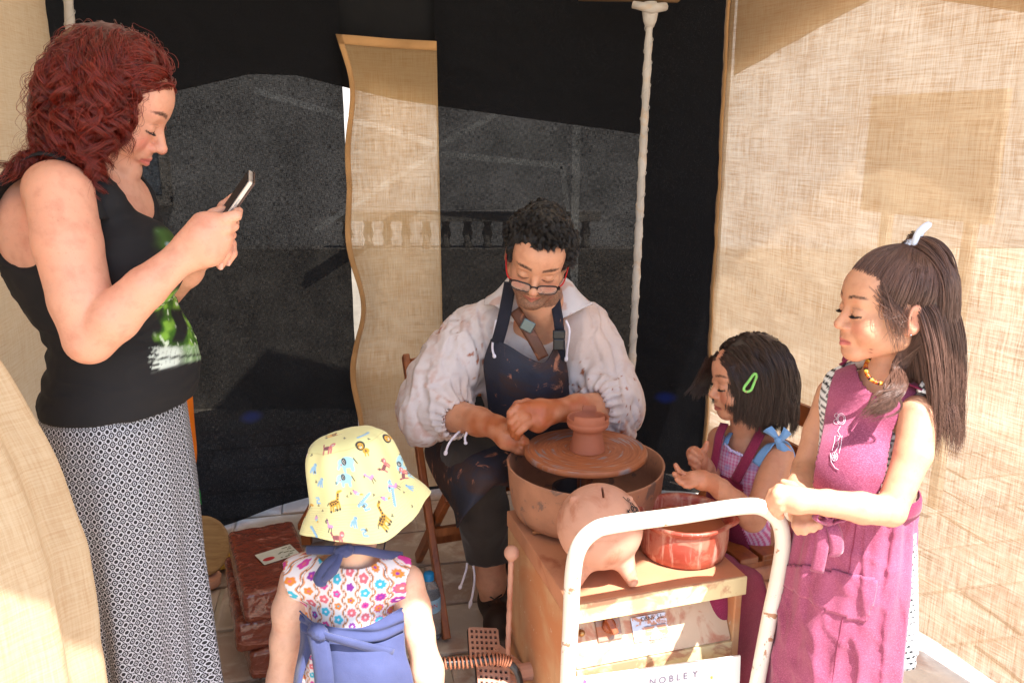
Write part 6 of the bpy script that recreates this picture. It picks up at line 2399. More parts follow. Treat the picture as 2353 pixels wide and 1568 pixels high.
# lock over the near shoulder, wisps at the temple
nF = 34
rf = np.repeat(h3.L(-.066, -.040, -.045)[None], nF, 0) + g_.normal(0, .009, (nF, 3))
GF = np.array([crom(np.array([r_, at(2066 + g_.normal(0, 8), 840, 1.45), at(2060 + g_.normal(0, 12), 890, 1.405), at(2030 + g_.normal(0, 14), 928 + g_.normal(0, 8), 1.392), at(1996 + g_.normal(0, 18), 952 + g_.normal(0, 10), 1.398)]), 18) for r_ in rf])
strands('shoulder_lock', clump(GF, 30, .006, 8, .7, .002, length_var=.35), .0004, M['brownhair'], hr3)
GW = []
for k in range(70):
    a_ = h3.L(-.062 + g_.normal(0, .004), .045 + g_.normal(0, .012), .045 + g_.normal(0, .012))
    b_ = h3.L(-.082, .026 + g_.normal(0, .012), -.004)
    c2 = h3.L(-.082 + g_.normal(0, .004), .018 + g_.normal(0, .012), -.050 + g_.normal(0, .03))
    GW.append(crom(np.array([a_, b_, c2]), 12))
strands('wisps', clump(np.array(GW), 3, .004, 9, -.3, .006), .0003, M['brownhair'], hr3)
# white scrunchie
sc3 = thing('hair_tie', tiep, 'white fabric hair tie on the half ponytail', 'hair tie')
wsc = cloth('white jersey tie', srgb(214, 220, 236), weave=900)
an = np.linspace(0, 2 * np.pi, 60, endpoint=False)
ring_ = np.stack([.013 * np.cos(an), .013 * np.sin(an), .003 * np.sin(an * 3)], 1)
axz = nrm(np.array((0, 0, 1)) + bdir * .4)
rx_ = nrm(np.cross(axz, (0, 1, 0)))
ry_ = np.cross(axz, rx_)
for dz in (-.004, .003):
    MB().tube(tiep + ring_[:, :1] * rx_ + ring_[:, 1:2] * ry_ + (ring_[:, 2:] + dz) * axz, .0052 + .0009 * np.sin(an * 14), 8, closed=True).build('band', wsc, sc3)
MB().tube(crom(np.array([tiep + (-.006, -.012, .004), tiep + (-.004, -.016, .024), tiep + (.006, -.014, .036), tiep + (.016, -.012, .040), tiep + (.006, -.010, .028), tiep + (.0, -.008, .010)]), 30), .0058, 8).build('loop', wsc, sc3)
# ------------------------------------------------------------------ smaller child with bobbed hair, seated
SK4 = np.array(srgb(194, 138, 108))
p4 = thing('person', (.55, 1.95, .014), 'smaller child with bobbed dark hair and green clip holding out clay covered hands', 'person')
h4 = Head(at(1716, 868, 1.93), (-.985, -.08, -.14), (-.12, 0, .99), .88, child=1.0)
s4 = nrm((.66, -.75, 0))
n4 = nrm((-.75, -.66, 0))
R4 = np.stack([s4, n4, (0, 0, 1)], 1)


def torso4(S, q=0.0):
    S.ell(at(1718, 1070, 1.95), np.array((.098, .068, .09)) + q, R4, .04)
    S.ell(at(1724, 1022, 1.95), np.array((.100, .048, .04)) + q, R4, .04)
    S.ell(at(1712, 1165, 1.96), np.array((.092, .078, .095)) + q, R4, .04)
    S.ell(at(1725, 1255, 1.97), np.array((.105, .09, .08)) + q, R4, .04)


S = SDF()
torso4(S)
h4.build(S, nose=1.0)
S.chain([at(1722, 1010, 1.95), at(1716, 968, 1.94), h4.L(0, -.02, -.05)], [.044, .036, .037], .02)
S.chain([at(1788, 1048, 1.855), at(1770, 1110, 1.825), at(1728, 1192, 1.795)], [.036, .033, .029], .02)
S.chain([at(1728, 1192, 1.795), at(1690, 1156, 1.785), at(1655, 1122, 1.775), at(1636, 1108, 1.77)], [.029, .029, .023, .0195], .01)
S.chain([at(1636, 1108, 1.77), at(1612, 1102, 1.768), at(1592, 1098, 1.768)], [.020, .022, .018], .01)
for pts in ([(1594, 1090, 1.778), (1572, 1090, 1.778), (1558, 1080, 1.778), (1552, 1068, 1.78)], [(1592, 1098, 1.765), (1572, 1100, 1.763), (1557, 1096, 1.763), (1549, 1088, 1.765)],
            [(1594, 1104, 1.756), (1578, 1108, 1.752), (1564, 1107, 1.752), (1555, 1100, 1.753)], [(1600, 1109, 1.75), (1585, 1115, 1.745), (1573, 1115, 1.745)]):
    finger(S, pts, .0078, .0062, .003)
finger(S, [(1622, 1094, 1.785), (1604, 1086, 1.792), (1592, 1088, 1.79)], .0085, .0066)
# far arm and upright hand
S.chain([at(1655, 1008, 2.03), at(1648, 1060, 2.0), at(1640, 1098, 1.965)], [.033, .030, .026], .02)
S.chain([at(1640, 1098, 1.965), at(1628, 1085, 1.92), at(1618, 1070, 1.89)], [.026, .024, .0195], .01)
S.chain([at(1618, 1070, 1.89), at(1604, 1055, 1.875), at(1594, 1042, 1.87)], [.020, .022, .019], .01)
for pts in ([(1596, 1032, 1.872), (1590, 1036, 1.858), (1600, 1044, 1.848), (1610, 1052, 1.85)], [(1590, 1042, 1.866), (1586, 1050, 1.852), (1597, 1058, 1.843), (1606, 1065, 1.845)],
            [(1590, 1052, 1.866), (1588, 1062, 1.852), (1597, 1070, 1.844), (1604, 1077, 1.846)], [(1594, 1062, 1.868), (1594, 1072, 1.858), (1601, 1081, 1.852)]):
    finger(S, pts, .0080, .0064, .003)
finger(S, [(1610, 1048, 1.872), (1619, 1032, 1.868), (1624, 1017, 1.868)], .0085, .0066)
# thighs and shins
for o_ in (-.05, .05):
    a_ = at(1725, 1275, 1.97) + s4 * o_
    k_ = a_ + n4 * .21 + np.array((0, 0, .01))
    S.chain([a_, k_], [.062, .048], .03)
    S.chain([k_, (k_[0], k_[1], .26), (k_[0], k_[1], .16)], [.046, .04, .03], .02)
    S.chain([(k_[0], k_[1], .14), np.array((k_[0], k_[1], .12)) + n4 * .09], [.028, .022], .02)
V, F = S.mesh(.0068, fine=[(h4.o - (.115, .11, .12), h4.o + (.10, .10, .11), .0026), (at(1545, 1120, 1.735), at(1650, 1010, 1.9), .0032)])
C = np.tile(SK4, (len(V), 1)) * (1 + .05 * fbm(V, 9, 3, 9))[:, None]
h4.paint(C, V, srgb(160, 84, 76), srgb(44, 30, 24), .0042, blush=srgb(176, 102, 82), lash=(.015, .010, .009), lash_w=.0024, slit=.0024)
hm = (V[:, 0] < at(1640, 1100, 1.8)[0]) & (V[:, 2] < at(1600, 1000, 1.86)[2])
m = hm * np.clip(.15 + .85 * vnoise(V, 55, 3), 0, 1) * .75
C = C * (1 - m[:, None]) + np.array(srgb(176, 104, 70)) * m[:, None]
b4 = obj('body', V, F, M['skin'], p4, col=C)
lashes(h4, b4, M['lash'], ln=.008, r=.0006)

# pink checked top
S = SDF()
torso4(S)
tp = [(1658, 990), (1672, 1022), (1690, 1036), (1718, 1048), (1742, 1060), (1752, 1080), (1760, 1120), (1768, 1170), (1770, 1230), (1768, 1300), (1740, 1310), (1640, 1310), (1612, 1200), (1630, 1110), (1640, 1040)]
V, F, N_ = tailor(S, .006, .0032, tp, n4 + np.array((.3, -.6, .1)), amp=.003, sc=16, seed=5, amin=-.5)
a_ = (V - at(1718, 1100, 1.95)) @ s4
b_ = V[:, 2]
ck = (.5 + .5 * np.sign(np.sin(a_ * 2 * np.pi / .0085))) * .5 + (.5 + .5 * np.sign(np.sin(b_ * 2 * np.pi / .0085))) * .5
low = sstep(.60, .58, b_)
ck = ck * (1 - low) + (.5 + .5 * np.sign(np.sin((a_ + .25 * b_) * 2 * np.pi / .009))) * low
C = np.array(srgb(232, 200, 222)) * (1 - ck[:, None]) + np.array(srgb(218, 108, 156)) * ck[:, None]
bl = sstep(.62, .75, vnoise(V, 60, 5))[:, None] * .45
C = C * (1 - bl) + np.array(srgb(150, 160, 214)) * bl
t4 = obj('top', V, F, M['printcloth'], p4, col=C, solid=.002)
M['denim'] = cloth('pale blue cotton', srgb(112, 156, 206), weave=700)
fr = line((1664, 1018, 1.915), (1678, 1032, 1.90), (1698, 1042, 1.885), (1722, 1052, 1.87), (1748, 1068, 1.855), n=50)
fr = fr + np.stack([0 * np.arange(50), -.004 + .003 * np.sin(np.arange(50) * 1.3), .003 * np.sin(np.arange(50) * 1.9)], 1)
MB().tube(fr, .003 + .001 * np.sin(np.arange(50) * 2.2), 6).build('frill', cloth('lilac frill', srgb(196, 186, 222)), t4)
for pts, w_ in ((((1736, 1066, 1.853), (1752, 1040, 1.847), (1775, 1018, 1.845), (1798, 1016, 1.855), (1815, 1040, 1.885), (1826, 1085, 1.92)), .020), (((1666, 1020, 1.91), (1672, 1004, 1.925), (1682, 990, 1.95)), .016)):
    V, F = ribbon(line(*pts, n=26), w_, (.6, -.5, .5))
    obj('shoulder_strap', V, F, M['denim'], t4, solid=.0025)
for rows in ([[(1784, 1010, 1.838), (1768, 998, 1.834), (1753, 990, 1.838)], [(1786, 1006, 1.828), (1772, 996, 1.822), (1760, 984, 1.828)], [(1788, 1004, 1.834), (1780, 988, 1.83), (1772, 978, 1.834)]],
             [[(1786, 1008, 1.834), (1796, 992, 1.828), (1800, 980, 1.832)], [(1790, 1010, 1.828), (1802, 998, 1.822), (1810, 988, 1.826)], [(1792, 1014, 1.836), (1806, 1006, 1.832), (1817, 996, 1.836)]],
             [[(1780, 1012, 1.838), (1784, 1026, 1.836), (1788, 1040, 1.838)], [(1790, 1014, 1.83), (1796, 1026, 1.828), (1802, 1040, 1.83)], [(1796, 1014, 1.838), (1808, 1026, 1.836), (1820, 1036, 1.840)]]):
    G = patch(px(rows), 14, 14)
    obj('bow', G.reshape(-1, 3), gridF(14, 14), M['denim'], t4, solid=.003)
S = SDF().ell(at(1787, 1010, 1.83), (.009, .008, .009))
V, F = S.mesh(.0025)
obj('bow_knot', V, F, M['denim'], t4)

# burgundy apron
for pts, w_, nm in ((((1772, 956, 1.925), (1752, 985, 1.885), (1728, 1030, 1.865), (1704, 1075, 1.866), (1688, 1105, 1.872)), .026, 'strap'), (((1664, 972, 1.945), (1652, 1000, 1.925), (1645, 1040, 1.915), (1636, 1085, 1.905)), .022, 'strap')):
    V, F = ribbon(line(*pts, n=24), w_, s4)
    if nm == 'strap' and pts[0][0] == 1772:
        a4 = obj('apron', *(lambda r: (r[0], r[1]))(tailor(SDF().ell(at(1718, 1070, 1.95), (.098, .068, .09), R4, .04).ell(at(1712, 1165, 1.96), (.092, .078, .095), R4, .04).ell(at(1725, 1255, 1.97), (.105, .09, .08), R4, .04),
                 .013, .0034, [(1628, 1082), (1660, 1090), (1704, 1112), (1706, 1140), (1700, 1180), (1712, 1230), (1738, 1290), (1730, 1310), (1660, 1320), (1600, 1300), (1590, 1200), (1612, 1100)], n4 + np.array((0, -.3, .1)), amp=.003, sc=14, seed=8)[:2]), M['burgundy_d'], p4, solid=.0025)
    obj(nm, V, F, M['burgundy_d'], a4, solid=.003)
lap = [[(1600, 1235, 1.86), (1650, 1262, 1.82), (1700, 1286, 1.83), (1742, 1292, 1.87)], [(1590, 1275, 1.80), (1650, 1300, 1.74), (1705, 1318, 1.755), (1752, 1325, 1.82)],
       [(1585, 1330, 1.76), (1650, 1365, 1.69), (1705, 1385, 1.72), (1768, 1385, 1.79)], [(1580, 1420, 1.75), (1650, 1455, 1.69), (1705, 1470, 1.72), (1775, 1470, 1.79)], [(1580, 1540, 1.77), (1650, 1580, 1.71), (1705, 1590, 1.74), (1770, 1590, 1.80)]]
G = patch(px(lap), 50, 40)
G = G + .005 * fbm(G.reshape(-1, 3), 12, 3, 3).reshape(50, 40)[..., None] * n4
obj('apron_lap', G.reshape(-1, 3), gridF(50, 40), M['burgundy_d'], a4, solid=.003)

# bobbed hair
M['blackhair'] = hairmat('dark brown hair', srgb(54, 38, 32), .32, .5)
S = SDF()
e = lambda p, r, k=.014, op='u': S.ell(h4.L(*p), np.array(r) * h4.s, h4.R, k, op)
e((0, -.020, .038), (.0815, .100, .086))
e((0, -.060, -.03), (.080, .062, .075), .03)
e((0, .096, -.016), (.080, .066, .080), .010, 's')
for sx in (-1, 1):
    e((sx * .088, .020, -.050), (.020, .034, .040), .008, 's')
V, F = S.mesh(.0045)
hr4 = obj('hair', V, F, M['blackhair'], p4)
roots, nn, P = on_scalp(h4, 620, 41, lambda P: (P[:, 2] > -.035 + .07 * sstep(-.02, .07, P[:, 1])) & ~((P[:, 1] > .064) & (P[:, 2] < .060)), r=(.0785, .097, .086))
part = np.sign(P[:, 0] + .012)[:, None]
back4 = -h4.R[:, 1]
d0 = part * h4.R[:, 0] * .8 + back4 * .28 * (P[:, 1:2] > -.05) + nn * .12 + rng.normal(0, .05, nn.shape)
balls4 = [(h4.L(0, -.016, .030), h4.R, np.array((.083, .104, .092)) * h4.s), (h4.L(0, -.055, -.03), h4.R, np.array((.080, .064, .078)) * h4.s), (h4.L(0, .035, -.04), h4.R, np.array((.070, .058, .080)) * h4.s)]
ln = .155 - .42 * np.maximum(0, .06 - P[:, 2]) + .05 * (P[:, 2] > .08)
GB4 = flow(roots, d0, 22, np.clip(ln, .07, .21) * .92, .55, .72, balls4, seed=6, wob=.03, target=lambda p, t: back4[None] * (.05 if t < .5 else -.03))
strands('bob', clump(GB4, 30, .0055, 16, .2, .004, length_var=.10), .0005, M['blackhair'], hr4)
g_ = np.random.default_rng(5)
GW = []
for k in range(46):                       # locks framing the face
    sd = -1 if k < 30 else 1
    fy = .050 + g_.normal(0, .007)
    GW.append(crom(np.array([h4.L(sd * .060, fy, .060), h4.L(sd * .083, fy - .008, .010), h4.L(sd * .082, fy - .018, -.05), h4.L(sd * (.074 + g_.normal(0, .004)), fy - .030 + g_.normal(0, .006), -.105 + g_.normal(0, .008))]), 16))
for k in range(40):                       # far side hair swinging forward past the cheek
    fy = .052 + g_.normal(0, .012)
    GW.append(crom(np.array([h4.L(.060, fy, .060), h4.L(.090, fy + .018, .010), h4.L(.105, fy + .038, -.030), h4.L(.106 + g_.normal(0, .006), fy + .055 + g_.normal(0, .012), -.070 + g_.normal(0, .010))]), 16))
strands('face_locks', clump(np.array(GW), 18, .005, 3, .3, .004), .00045, M['blackhair'], hr4)
# green clip
ck_ = h4.L(-.088, .012, -.005)
hcl = thing('hair_clip', at(1722, 878, 1.83), 'green snap hair clip in the bobbed dark hair', 'hair clip')
yc = 1.818
pts = [(1736, 857), (1730, 866), (1722, 882), (1708, 888), (1706, 896), (1712, 900), (1722, 898), (1730, 884), (1736, 868)]
pts = [(1735, 858), (1729, 862), (1719, 876), (1710, 888), (1709, 896), (1716, 899), (1725, 895), (1731, 882), (1737, 866)]
cl_ = crom(np.array([at(u, v, yc + .010 * (u - 1709) / 28) for u, v in pts]), 50, True)
MB().tube(cl_, .0032, 6, closed=True).build('frame', plain('green enamel', srgb(130, 200, 100), .3, bump=0, dirt=srgb(200, 60, 120), dirt_amt=(.60, .64), dirt_scale=120), hcl)
# ------------------------------------------------------------------ small child seen from behind, in a yellow hat
SK5 = np.array(srgb(222, 176, 148))
YT = 1.62
p5 = thing('person', (-.32, YT, .012), 'small child seen from behind in a yellow sun hat, flowered top and blue apron', 'person')
h5 = Head(at(842, 1150, YT), (.12, .96, -.24), (-.16, .22, .96), .80, child=1.0)


def torso5(S, q=0.0):
    S.ell(at(808, 1400, YT + .01), np.array((.098, .074, .115)) + q, k=.04)
    S.ell(at(806, 1318, YT), np.array((.112, .052, .045)) + q, k=.04)
    S.ell(at(806, 1500, YT + .01), np.array((.102, .088, .10)) + q, k=.05)


S = SDF()
torso5(S)
h5.build(S)
S.chain([at(808, 1310, YT), at(812, 1265, YT), h5.L(0, -.02, -.04)], [.050, .040, .042], .02)
S.chain([at(682, 1330, YT), at(664, 1400, YT - .005), at(655, 1470, YT - .01), at(648, 1560, YT - .02), at(646, 1640, YT - .03)], [.037, .034, .030, .031, .024], .02)
S.chain([at(934, 1335, YT), at(950, 1400, YT - .01), at(962, 1450, YT - .02), at(982, 1540, YT - .035), at(1002, 1640, YT - .05)], [.038, .035, .031, .033, .025], .02)
for hu, hv, hy, sg in ((646, 1645, YT - .03, -1), (1003, 1645, YT - .05, 1)):
    b_ = at(hu, hv, hy)
    S.chain([b_, b_ + (0, 0, -.035)], [.024, .024], .01)
    for k in range(4):
        o_ = np.array((sg * .004, (k - 1.5) * .011, -.045))
        S.chain([b_ + o_, b_ + o_ + (-sg * .004, 0, -.02), b_ + o_ + (-sg * .010, 0, -.034)], [.0075, .007, .006], .003)
    S.chain([b_ + (0, -.02, -.02), b_ + (-sg * .008, -.032, -.04)], [.008, .0065], .004)
for o_ in (-.05, .05):
    b_ = at(806, 1520, YT) + np.array((o_, 0, 0))
    S.chain([b_, (b_[0], b_[1], .22), (b_[0], b_[1], .08)], [.062, .048, .036], .02)
    S.chain([(b_[0], b_[1] - .01, .05), (b_[0], b_[1] + .07, .042)], [.034, .028], .02)
S.half((0, 0, .014), (0, 0, -1))
V, F = S.mesh(.0065)
C = np.tile(SK5, (len(V), 1)) * (1 + .04 * fbm(V, 8, 3, 19))[:, None]
b5 = obj('body', V, F, M['skin'], p5, col=C)

# flowered top
S = SDF()
torso5(S)
S.chain([at(690, 1322, YT), at(808, 1308, YT), at(928, 1326, YT)], [.040, .046, .040], .03)
top_poly = [(655, 1265), (664, 1252), (690, 1248), (712, 1250), (722, 1268), (742, 1288), (775, 1302), (815, 1306), (850, 1300), (872, 1285), (882, 1270), (905, 1272), (940, 1282), (944, 1300), (934, 1330), (934, 1360), (928, 1400), (915, 1440), (900, 1560), (680, 1560), (700, 1430), (686, 1400), (664, 1360), (652, 1330), (650, 1290)]
V, F, N_ = tailor(S, .007, .0022, top_poly, (0, -1, .3), lo=at(640, 1600, YT) - (0, .2, 0), amp=.004, sc=16, seed=5, amin=-.25, smooth_poly=80)
X = np.arctan2(V[:, 0] - at(808, 1400, YT)[0], -(V[:, 1] - (YT + .03))) * .105
Z = V[:, 2]


def flowers(X, Z, pitch=.030, seed=0):
    px_, pz_ = pitch, pitch * 1.02
    col = np.floor(X / px_)
    zz = Z / pz_ + .5 * (col % 2)
    row = np.floor(zz)
    fx, fz = (X / px_ - col - .5) * px_, (zz - row - .5) * pz_
    hsh = ((col * 73 + row * 151 + seed * 37) * 2654435761 % 4294967296 / 4294967296)
    h2_ = ((col * 191 + row * 67 + 11) * 2246822519 % 4294967296 / 4294967296)
    r = np.hypot(fx, fz)
    an = np.arctan2(fz, fx)
    pal = np.array([srgb(228, 138, 60), srgb(214, 70, 150), srgb(150, 60, 160), srgb(70, 180, 205), srgb(224, 110, 120)])
    c1 = pal[(hsh * 5).astype(int) % 5]
    c2 = pal[(h2_ * 5).astype(int) % 5]
    C = np.tile(np.array(srgb(232, 222, 220)), (len(X), 1))
    # ogee net
    net = np.abs(fx) - (.5 * px_ - .0026) + .0032 * np.cos(zz * 2 * np.pi)
    m = sstep(.0018, .0008, np.abs(net))[:, None]
    C = C * (1 - m) + np.array(srgb(226, 150, 100)) * m
    net2 = np.abs(fx) - (.5 * px_ - .0008) + .0030 * np.cos(zz * 2 * np.pi)
    m = sstep(.0011, .0005, np.abs(net2))[:, None]
    C = C * (1 - m) + np.array(srgb(120, 88, 74)) * m
    pet = .0082 + .0011 * np.cos(an * np.where(h2_ > .5, 5, 9)) + .0016 * (hsh > .6)
    m = sstep(.0007, -.0007, r - pet - .0022)[:, None] * (h2_ < .4)[:, None]
    C = C * (1 - m) + c2 * m
    m = sstep(.0007, -.0007, r - pet)[:, None]
    C = C * (1 - m) + c1 * m
    m = sstep(.0006, -.0006, r - .0026)[:, None]
    C = C * (1 - m) + np.where((hsh > .5)[:, None], np.array(srgb(240, 225, 225)), c2) * m
    return C


M['flowered'] = vcol('flower printed cotton', .85, .25, 300)
t5 = obj('top', V, F, M['flowered'], p5, col=flowers(X, Z), solid=.002)

# blue apron: neck band with knot, waist sash, two flaps
M['blue'] = cloth('blue cotton', srgb(62, 68, 106), srgb(76, 82, 120), weave=600, bump=.4)
yb = YT - .062
G = patch(px([[(690, 1408, YT - .058), (740, 1432, YT - .082), (800, 1440, YT - .088), (860, 1430, YT - .082), (926, 1394, YT - .040)],
              [(690, 1430, YT - .066), (735, 1446, YT - .094), (800, 1462, YT - .100), (868, 1456, YT - .092), (928, 1425, YT - .048)],
              [(696, 1448, YT - .066), (735, 1458, YT - .096), (800, 1482, YT - .100), (868, 1486, YT - .090), (926, 1462, YT - .048)]]), 22, 60)
gg = G.reshape(-1, 3)
G = G + (.005 * np.sin(gg[:, 2] * 260 + 12 * gg[:, 0]) + .003 * fbm(gg, 20, 2, 5)).reshape(22, 60)[..., None] * np.array((0, -1, 0))
a5 = obj('apron_sash', G.reshape(-1, 3), gridF(22, 60), M['blue'], p5, solid=.003)
# flaps: left and right panels hanging below, open down the back
for rows in ([[(690, 1430, YT - .05), (705, 1440, YT - .075), (728, 1448, YT - .09)], [(690, 1480, YT - .06), (700, 1490, YT - .09), (714, 1500, YT - .095)], [(676, 1560, YT - .07), (684, 1560, YT - .10), (694, 1562, YT - .105)], [(664, 1680, YT - .07), (672, 1680, YT - .10), (684, 1680, YT - .11)]],
             [[(730, 1450, YT - .095), (790, 1470, YT - .105), (860, 1478, YT - .095), (928, 1452, YT - .05)], [(734, 1500, YT - .105), (795, 1510, YT - .115), (868, 1515, YT - .108), (932, 1500, YT - .062)],
              [(732, 1565, YT - .112), (800, 1570, YT - .128), (880, 1572, YT - .118), (948, 1560, YT - .07)], [(728, 1690, YT - .115), (800, 1695, YT - .135), (890, 1695, YT - .125), (965, 1690, YT - .075)]]):
    G = patch(px(rows), 50, 40)
    gg = G.reshape(-1, 3)
    G = G + (.005 * fbm(gg * (1, 1, .5), 18, 3, 7)).reshape(50, 40)[..., None] * np.array((0, -1, 0))
    obj('apron_panel', G.reshape(-1, 3), gridF(50, 40), M['blue'], a5, solid=.003)
for pts, w_, sd in ((((726, 1448, YT - .112), (760, 1462, YT - .122), (820, 1478, YT - .115), (900, 1498, YT - .08)), .020, (0, -.2, 1)), (((728, 1452, YT - .115), (738, 1500, YT - .125), (745, 1560, YT - .13), (748, 1640, YT - .13)), .040, (1, 0, 0)),
                    (((722, 1440, YT - .108), (704, 1425, YT - .085), (690, 1412, YT - .06)), .022, (0, -.2, 1))):
    V, F = ribbon(line(*pts, n=24), w_, sd, curve=.004)
    obj('tie', V, F, M['blue'], a5, solid=.003)
S = SDF().ell(at(726, 1446, YT - .112), (.018, .014, .016)).ell(at(738, 1456, YT - .118), (.014, .012, .012), k=.01)
V, F = S.mesh(.003)
V = fold(V, F, .003, 60, 3)
obj('knot', V, F, M['blue'], a5)
# neck band
V, F = ribbon(line((706, 1262, YT - .01), (740, 1262, YT - .045), (780, 1262, YT - .062), (830, 1262, YT - .062), (880, 1272, YT - .035), (922, 1276, YT + .01), n=40), .017, (0, .3, 1), curve=.003)
nb5 = obj('neck_band', V, F, M['blue'], a5, solid=.004)
for pts, w_ in ((((782, 1268, YT - .074), (762, 1290, YT - .082), (740, 1322, YT - .080), (732, 1342, YT - .078)), np.interp(np.linspace(0, 1, 24), (0, .5, .9, 1), (.018, .030, .030, .016))), (((784, 1268, YT - .078), (772, 1296, YT - .088), (756, 1318, YT - .088), (744, 1330, YT - .086)), np.interp(np.linspace(0, 1, 24), (0, .5, 1), (.016, .022, .012)))):
    V, F = ribbon(line(*pts, n=24), w_, (.9, -.2, .4), curve=.005)
    obj('tie_end', V, F, M['blue'], nb5, solid=.003)
S = SDF().ell(at(786, 1264, YT - .072), (.017, .012, .012)).ell(at(800, 1262, YT - .07), (.012, .012, .012), k=.008)
V, F = S.mesh(.003)
V = fold(V, F, .003, 70, 5)
obj('knot', V, F, M['blue'], nb5)
# skirt of the patterned underdress glimpsed between the panels
G = patch(px([[(700, 1470, YT - .07), (716, 1478, YT - .085), (736, 1480, YT - .09)], [(690, 1520, YT - .075), (712, 1525, YT - .09), (738, 1530, YT - .095)], [(676, 1600, YT - .08), (705, 1600, YT - .095), (738, 1600, YT - .10)]]), 60, 50)
gg = G.reshape(-1, 3)
obj('underskirt', gg, gridF(60, 50), M['flowered'], p5, col=flowers(gg[:, 0] * 1.6, gg[:, 2] * 1.6, .03, 4), solid=.002)

# bucket hat ---------------------------------------------------------------
HO = at(822, 1116, YT - .005)
ha = nrm((-.22, .05, .97))
hx = nrm(np.cross((0, 1, 0), ha))
hy_ = np.cross(ha, hx)
ht = thing('sun_hat', HO, 'yellow bucket hat printed with small animals on the child in front', 'hat')
prof = np.array([(.0, .112), (.03, .1115), (.056, .107), (.072, .097), (.079, .086), (.084, .068), (.089, .040), (.093, .012), (.097, -.003), (.105, -.018), (.116, -.037), (.126, -.056), (.129, -.062)])
pr = crom(prof, 190)
nA = 620
th_ = np.linspace(0, 2 * np.pi, nA, endpoint=False)
s_ = np.concatenate([[0], np.cumsum(np.linalg.norm(np.diff(pr, axis=0), axis=1))])
brim = sstep(.175, .25, s_)
r_ = np.maximum(pr[:, 0][:, None], 1e-5) * (1 + .0 * th_[None])
wv = .010 * brim[:, None] * (np.sin(th_ * 2 + .5) + .6 * np.sin(th_ * 3 + 2))[None]
dent = .004 * np.sin(th_ * 5 + 1)[None] * sstep(.06, .12, s_)[:, None] + .003 * np.sin(th_ * 9)[None] * sstep(.03, .10, s_)[:, None]
r_ = r_ * (1 + .03 * np.cos(2 * th_)[None]) + dent
z_ = pr[:, 1][:, None] + wv + 0 * th_[None]
r_, z_ = r_ * 1.03, z_ * 1.05
G = HO + r_[..., None] * (np.cos(th_)[None, :, None] * hx + np.sin(th_)[None, :, None] * hy_) + z_[..., None] * ha
gg = G.reshape(-1, 3)
G = G + (.003 * fbm(gg, 22, 3, 4)).reshape(190, nA)[..., None] * ha
# the print, laid out on the cloth: a = metres round the hat, b = metres down from the crown's centre
TH, SS = np.repeat(th_[None], 190, 0).ravel(), np.repeat(s_[:, None], nA, 1).ravel()
C = np.tile(np.array(srgb(238, 230, 164)), (190 * nA, 1))
greenish = sstep(.085, .070, SS)[:, None] * .35
C = C * (1 - greenish) + np.array(srgb(222, 228, 160)) * greenish
BLK, YEL, PNK, LIL, BLU, LBL, WHT_ = (.02, .02, .03), srgb(226, 170, 60), srgb(214, 120, 120), srgb(224, 160, 200), srgb(150, 196, 226), srgb(168, 216, 224), srgb(240, 240, 230)
E = lambda x, y, a, b, c, rot=0.: ('e', x, y, a, b, c, rot)
K = lambda x0, y0, x1, y1, w_, c: ('k', x0, y0, x1, y1, w_, c)
giraffe = [E(0, 0, 7, 4.2, YEL), K(4, 1, 8, 12, 1.7, YEL), E(10.5, 13, 3.6, 1.7, YEL), K(-5, -2, -5.5, -10, 1.1, YEL), K(-2, -3, -2, -10, 1.1, YEL), K(3, -3, 3.2, -10, 1.1, YEL), K(6, -2, 6.6, -10, 1.1, YEL)] + \
          [E(x, y, 1.15, 1.0, BLK) for x, y in ((-5, 1), (-2.4, 2), (0.4, 1.8), (3, 2.2), (-4, -1.6), (-1, -1), (2, -1), (4.8, 0), (5.8, 4), (6.8, 7.4), (7.6, 10))] + [K(-5.5, -9.6, -5.5, -10.4, 1.1, BLK), K(3.2, -9.6, 3.2, -10.4, 1.1, BLK), K(6.6, -9.6, 6.6, -10.4, 1.1, BLK), K(-7, 2, -10, -1, .5, BLK)]
elephant = [E(0, 0, 9, 7, LBL), E(-8, 0, 5, 5, LBL), K(-11, -2, -14, -6, 1.8, LBL), K(-5, -4, -5, -10, 2.2, LBL), K(5, -4, 5.5, -10, 2.2, LBL), E(-3.5, 1.5, 3.2, 4.2, BLK), E(-8.5, -2, 1.1, 1.1, PNK), K(9, 3, 12, -4, .5, BLK)] + [E(x, y, .45, .45, WHT_) for x, y in ((-4.6, 2.6), (-3, 3.4), (-2.2, 1.4), (-4, .2), (-3.2, -1), (-5, 1.2))]
lion = [E(0, 3, 6.6, 6.6, BLK), E(0, 2.4, 4.2, 4.4, YEL), E(6, -5, 5, 3.4, YEL), K(4, -6, 4, -11, 1.0, YEL), K(8, -6, 8.4, -11, 1.0, YEL), E(-.4, .6, 1.6, 1.2, WHT_), E(-.4, 1.1, .7, .5, BLK), E(-2, 3, .5, .5, BLK), E(1.8, 3, .5, .5, BLK)]
tiger = [E(0, 0, 6, 3, PNK), E(6, 4.4, 3.2, 4, PNK), K(-5, 0, -8, 6, 1.0, PNK), K(-4, -2, -4, -8, 1.0, PNK), K(3, -2, 3, -8, 1.0, PNK), K(6, -2, 6, -8, 1.0, PNK), E(6.2, 3.6, 1.4, 1.1, WHT_), E(6.2, 4.2, .6, .5, BLK)] + [K(x, -2.4, x, 2.4, .45, BLK) for x in (-4.4, -2.6, -.8, 1)] + [K(-7.2, 3, -6, 3.6, .4, BLK), K(-8, 5, -6.8, 5.4, .4, BLK)]
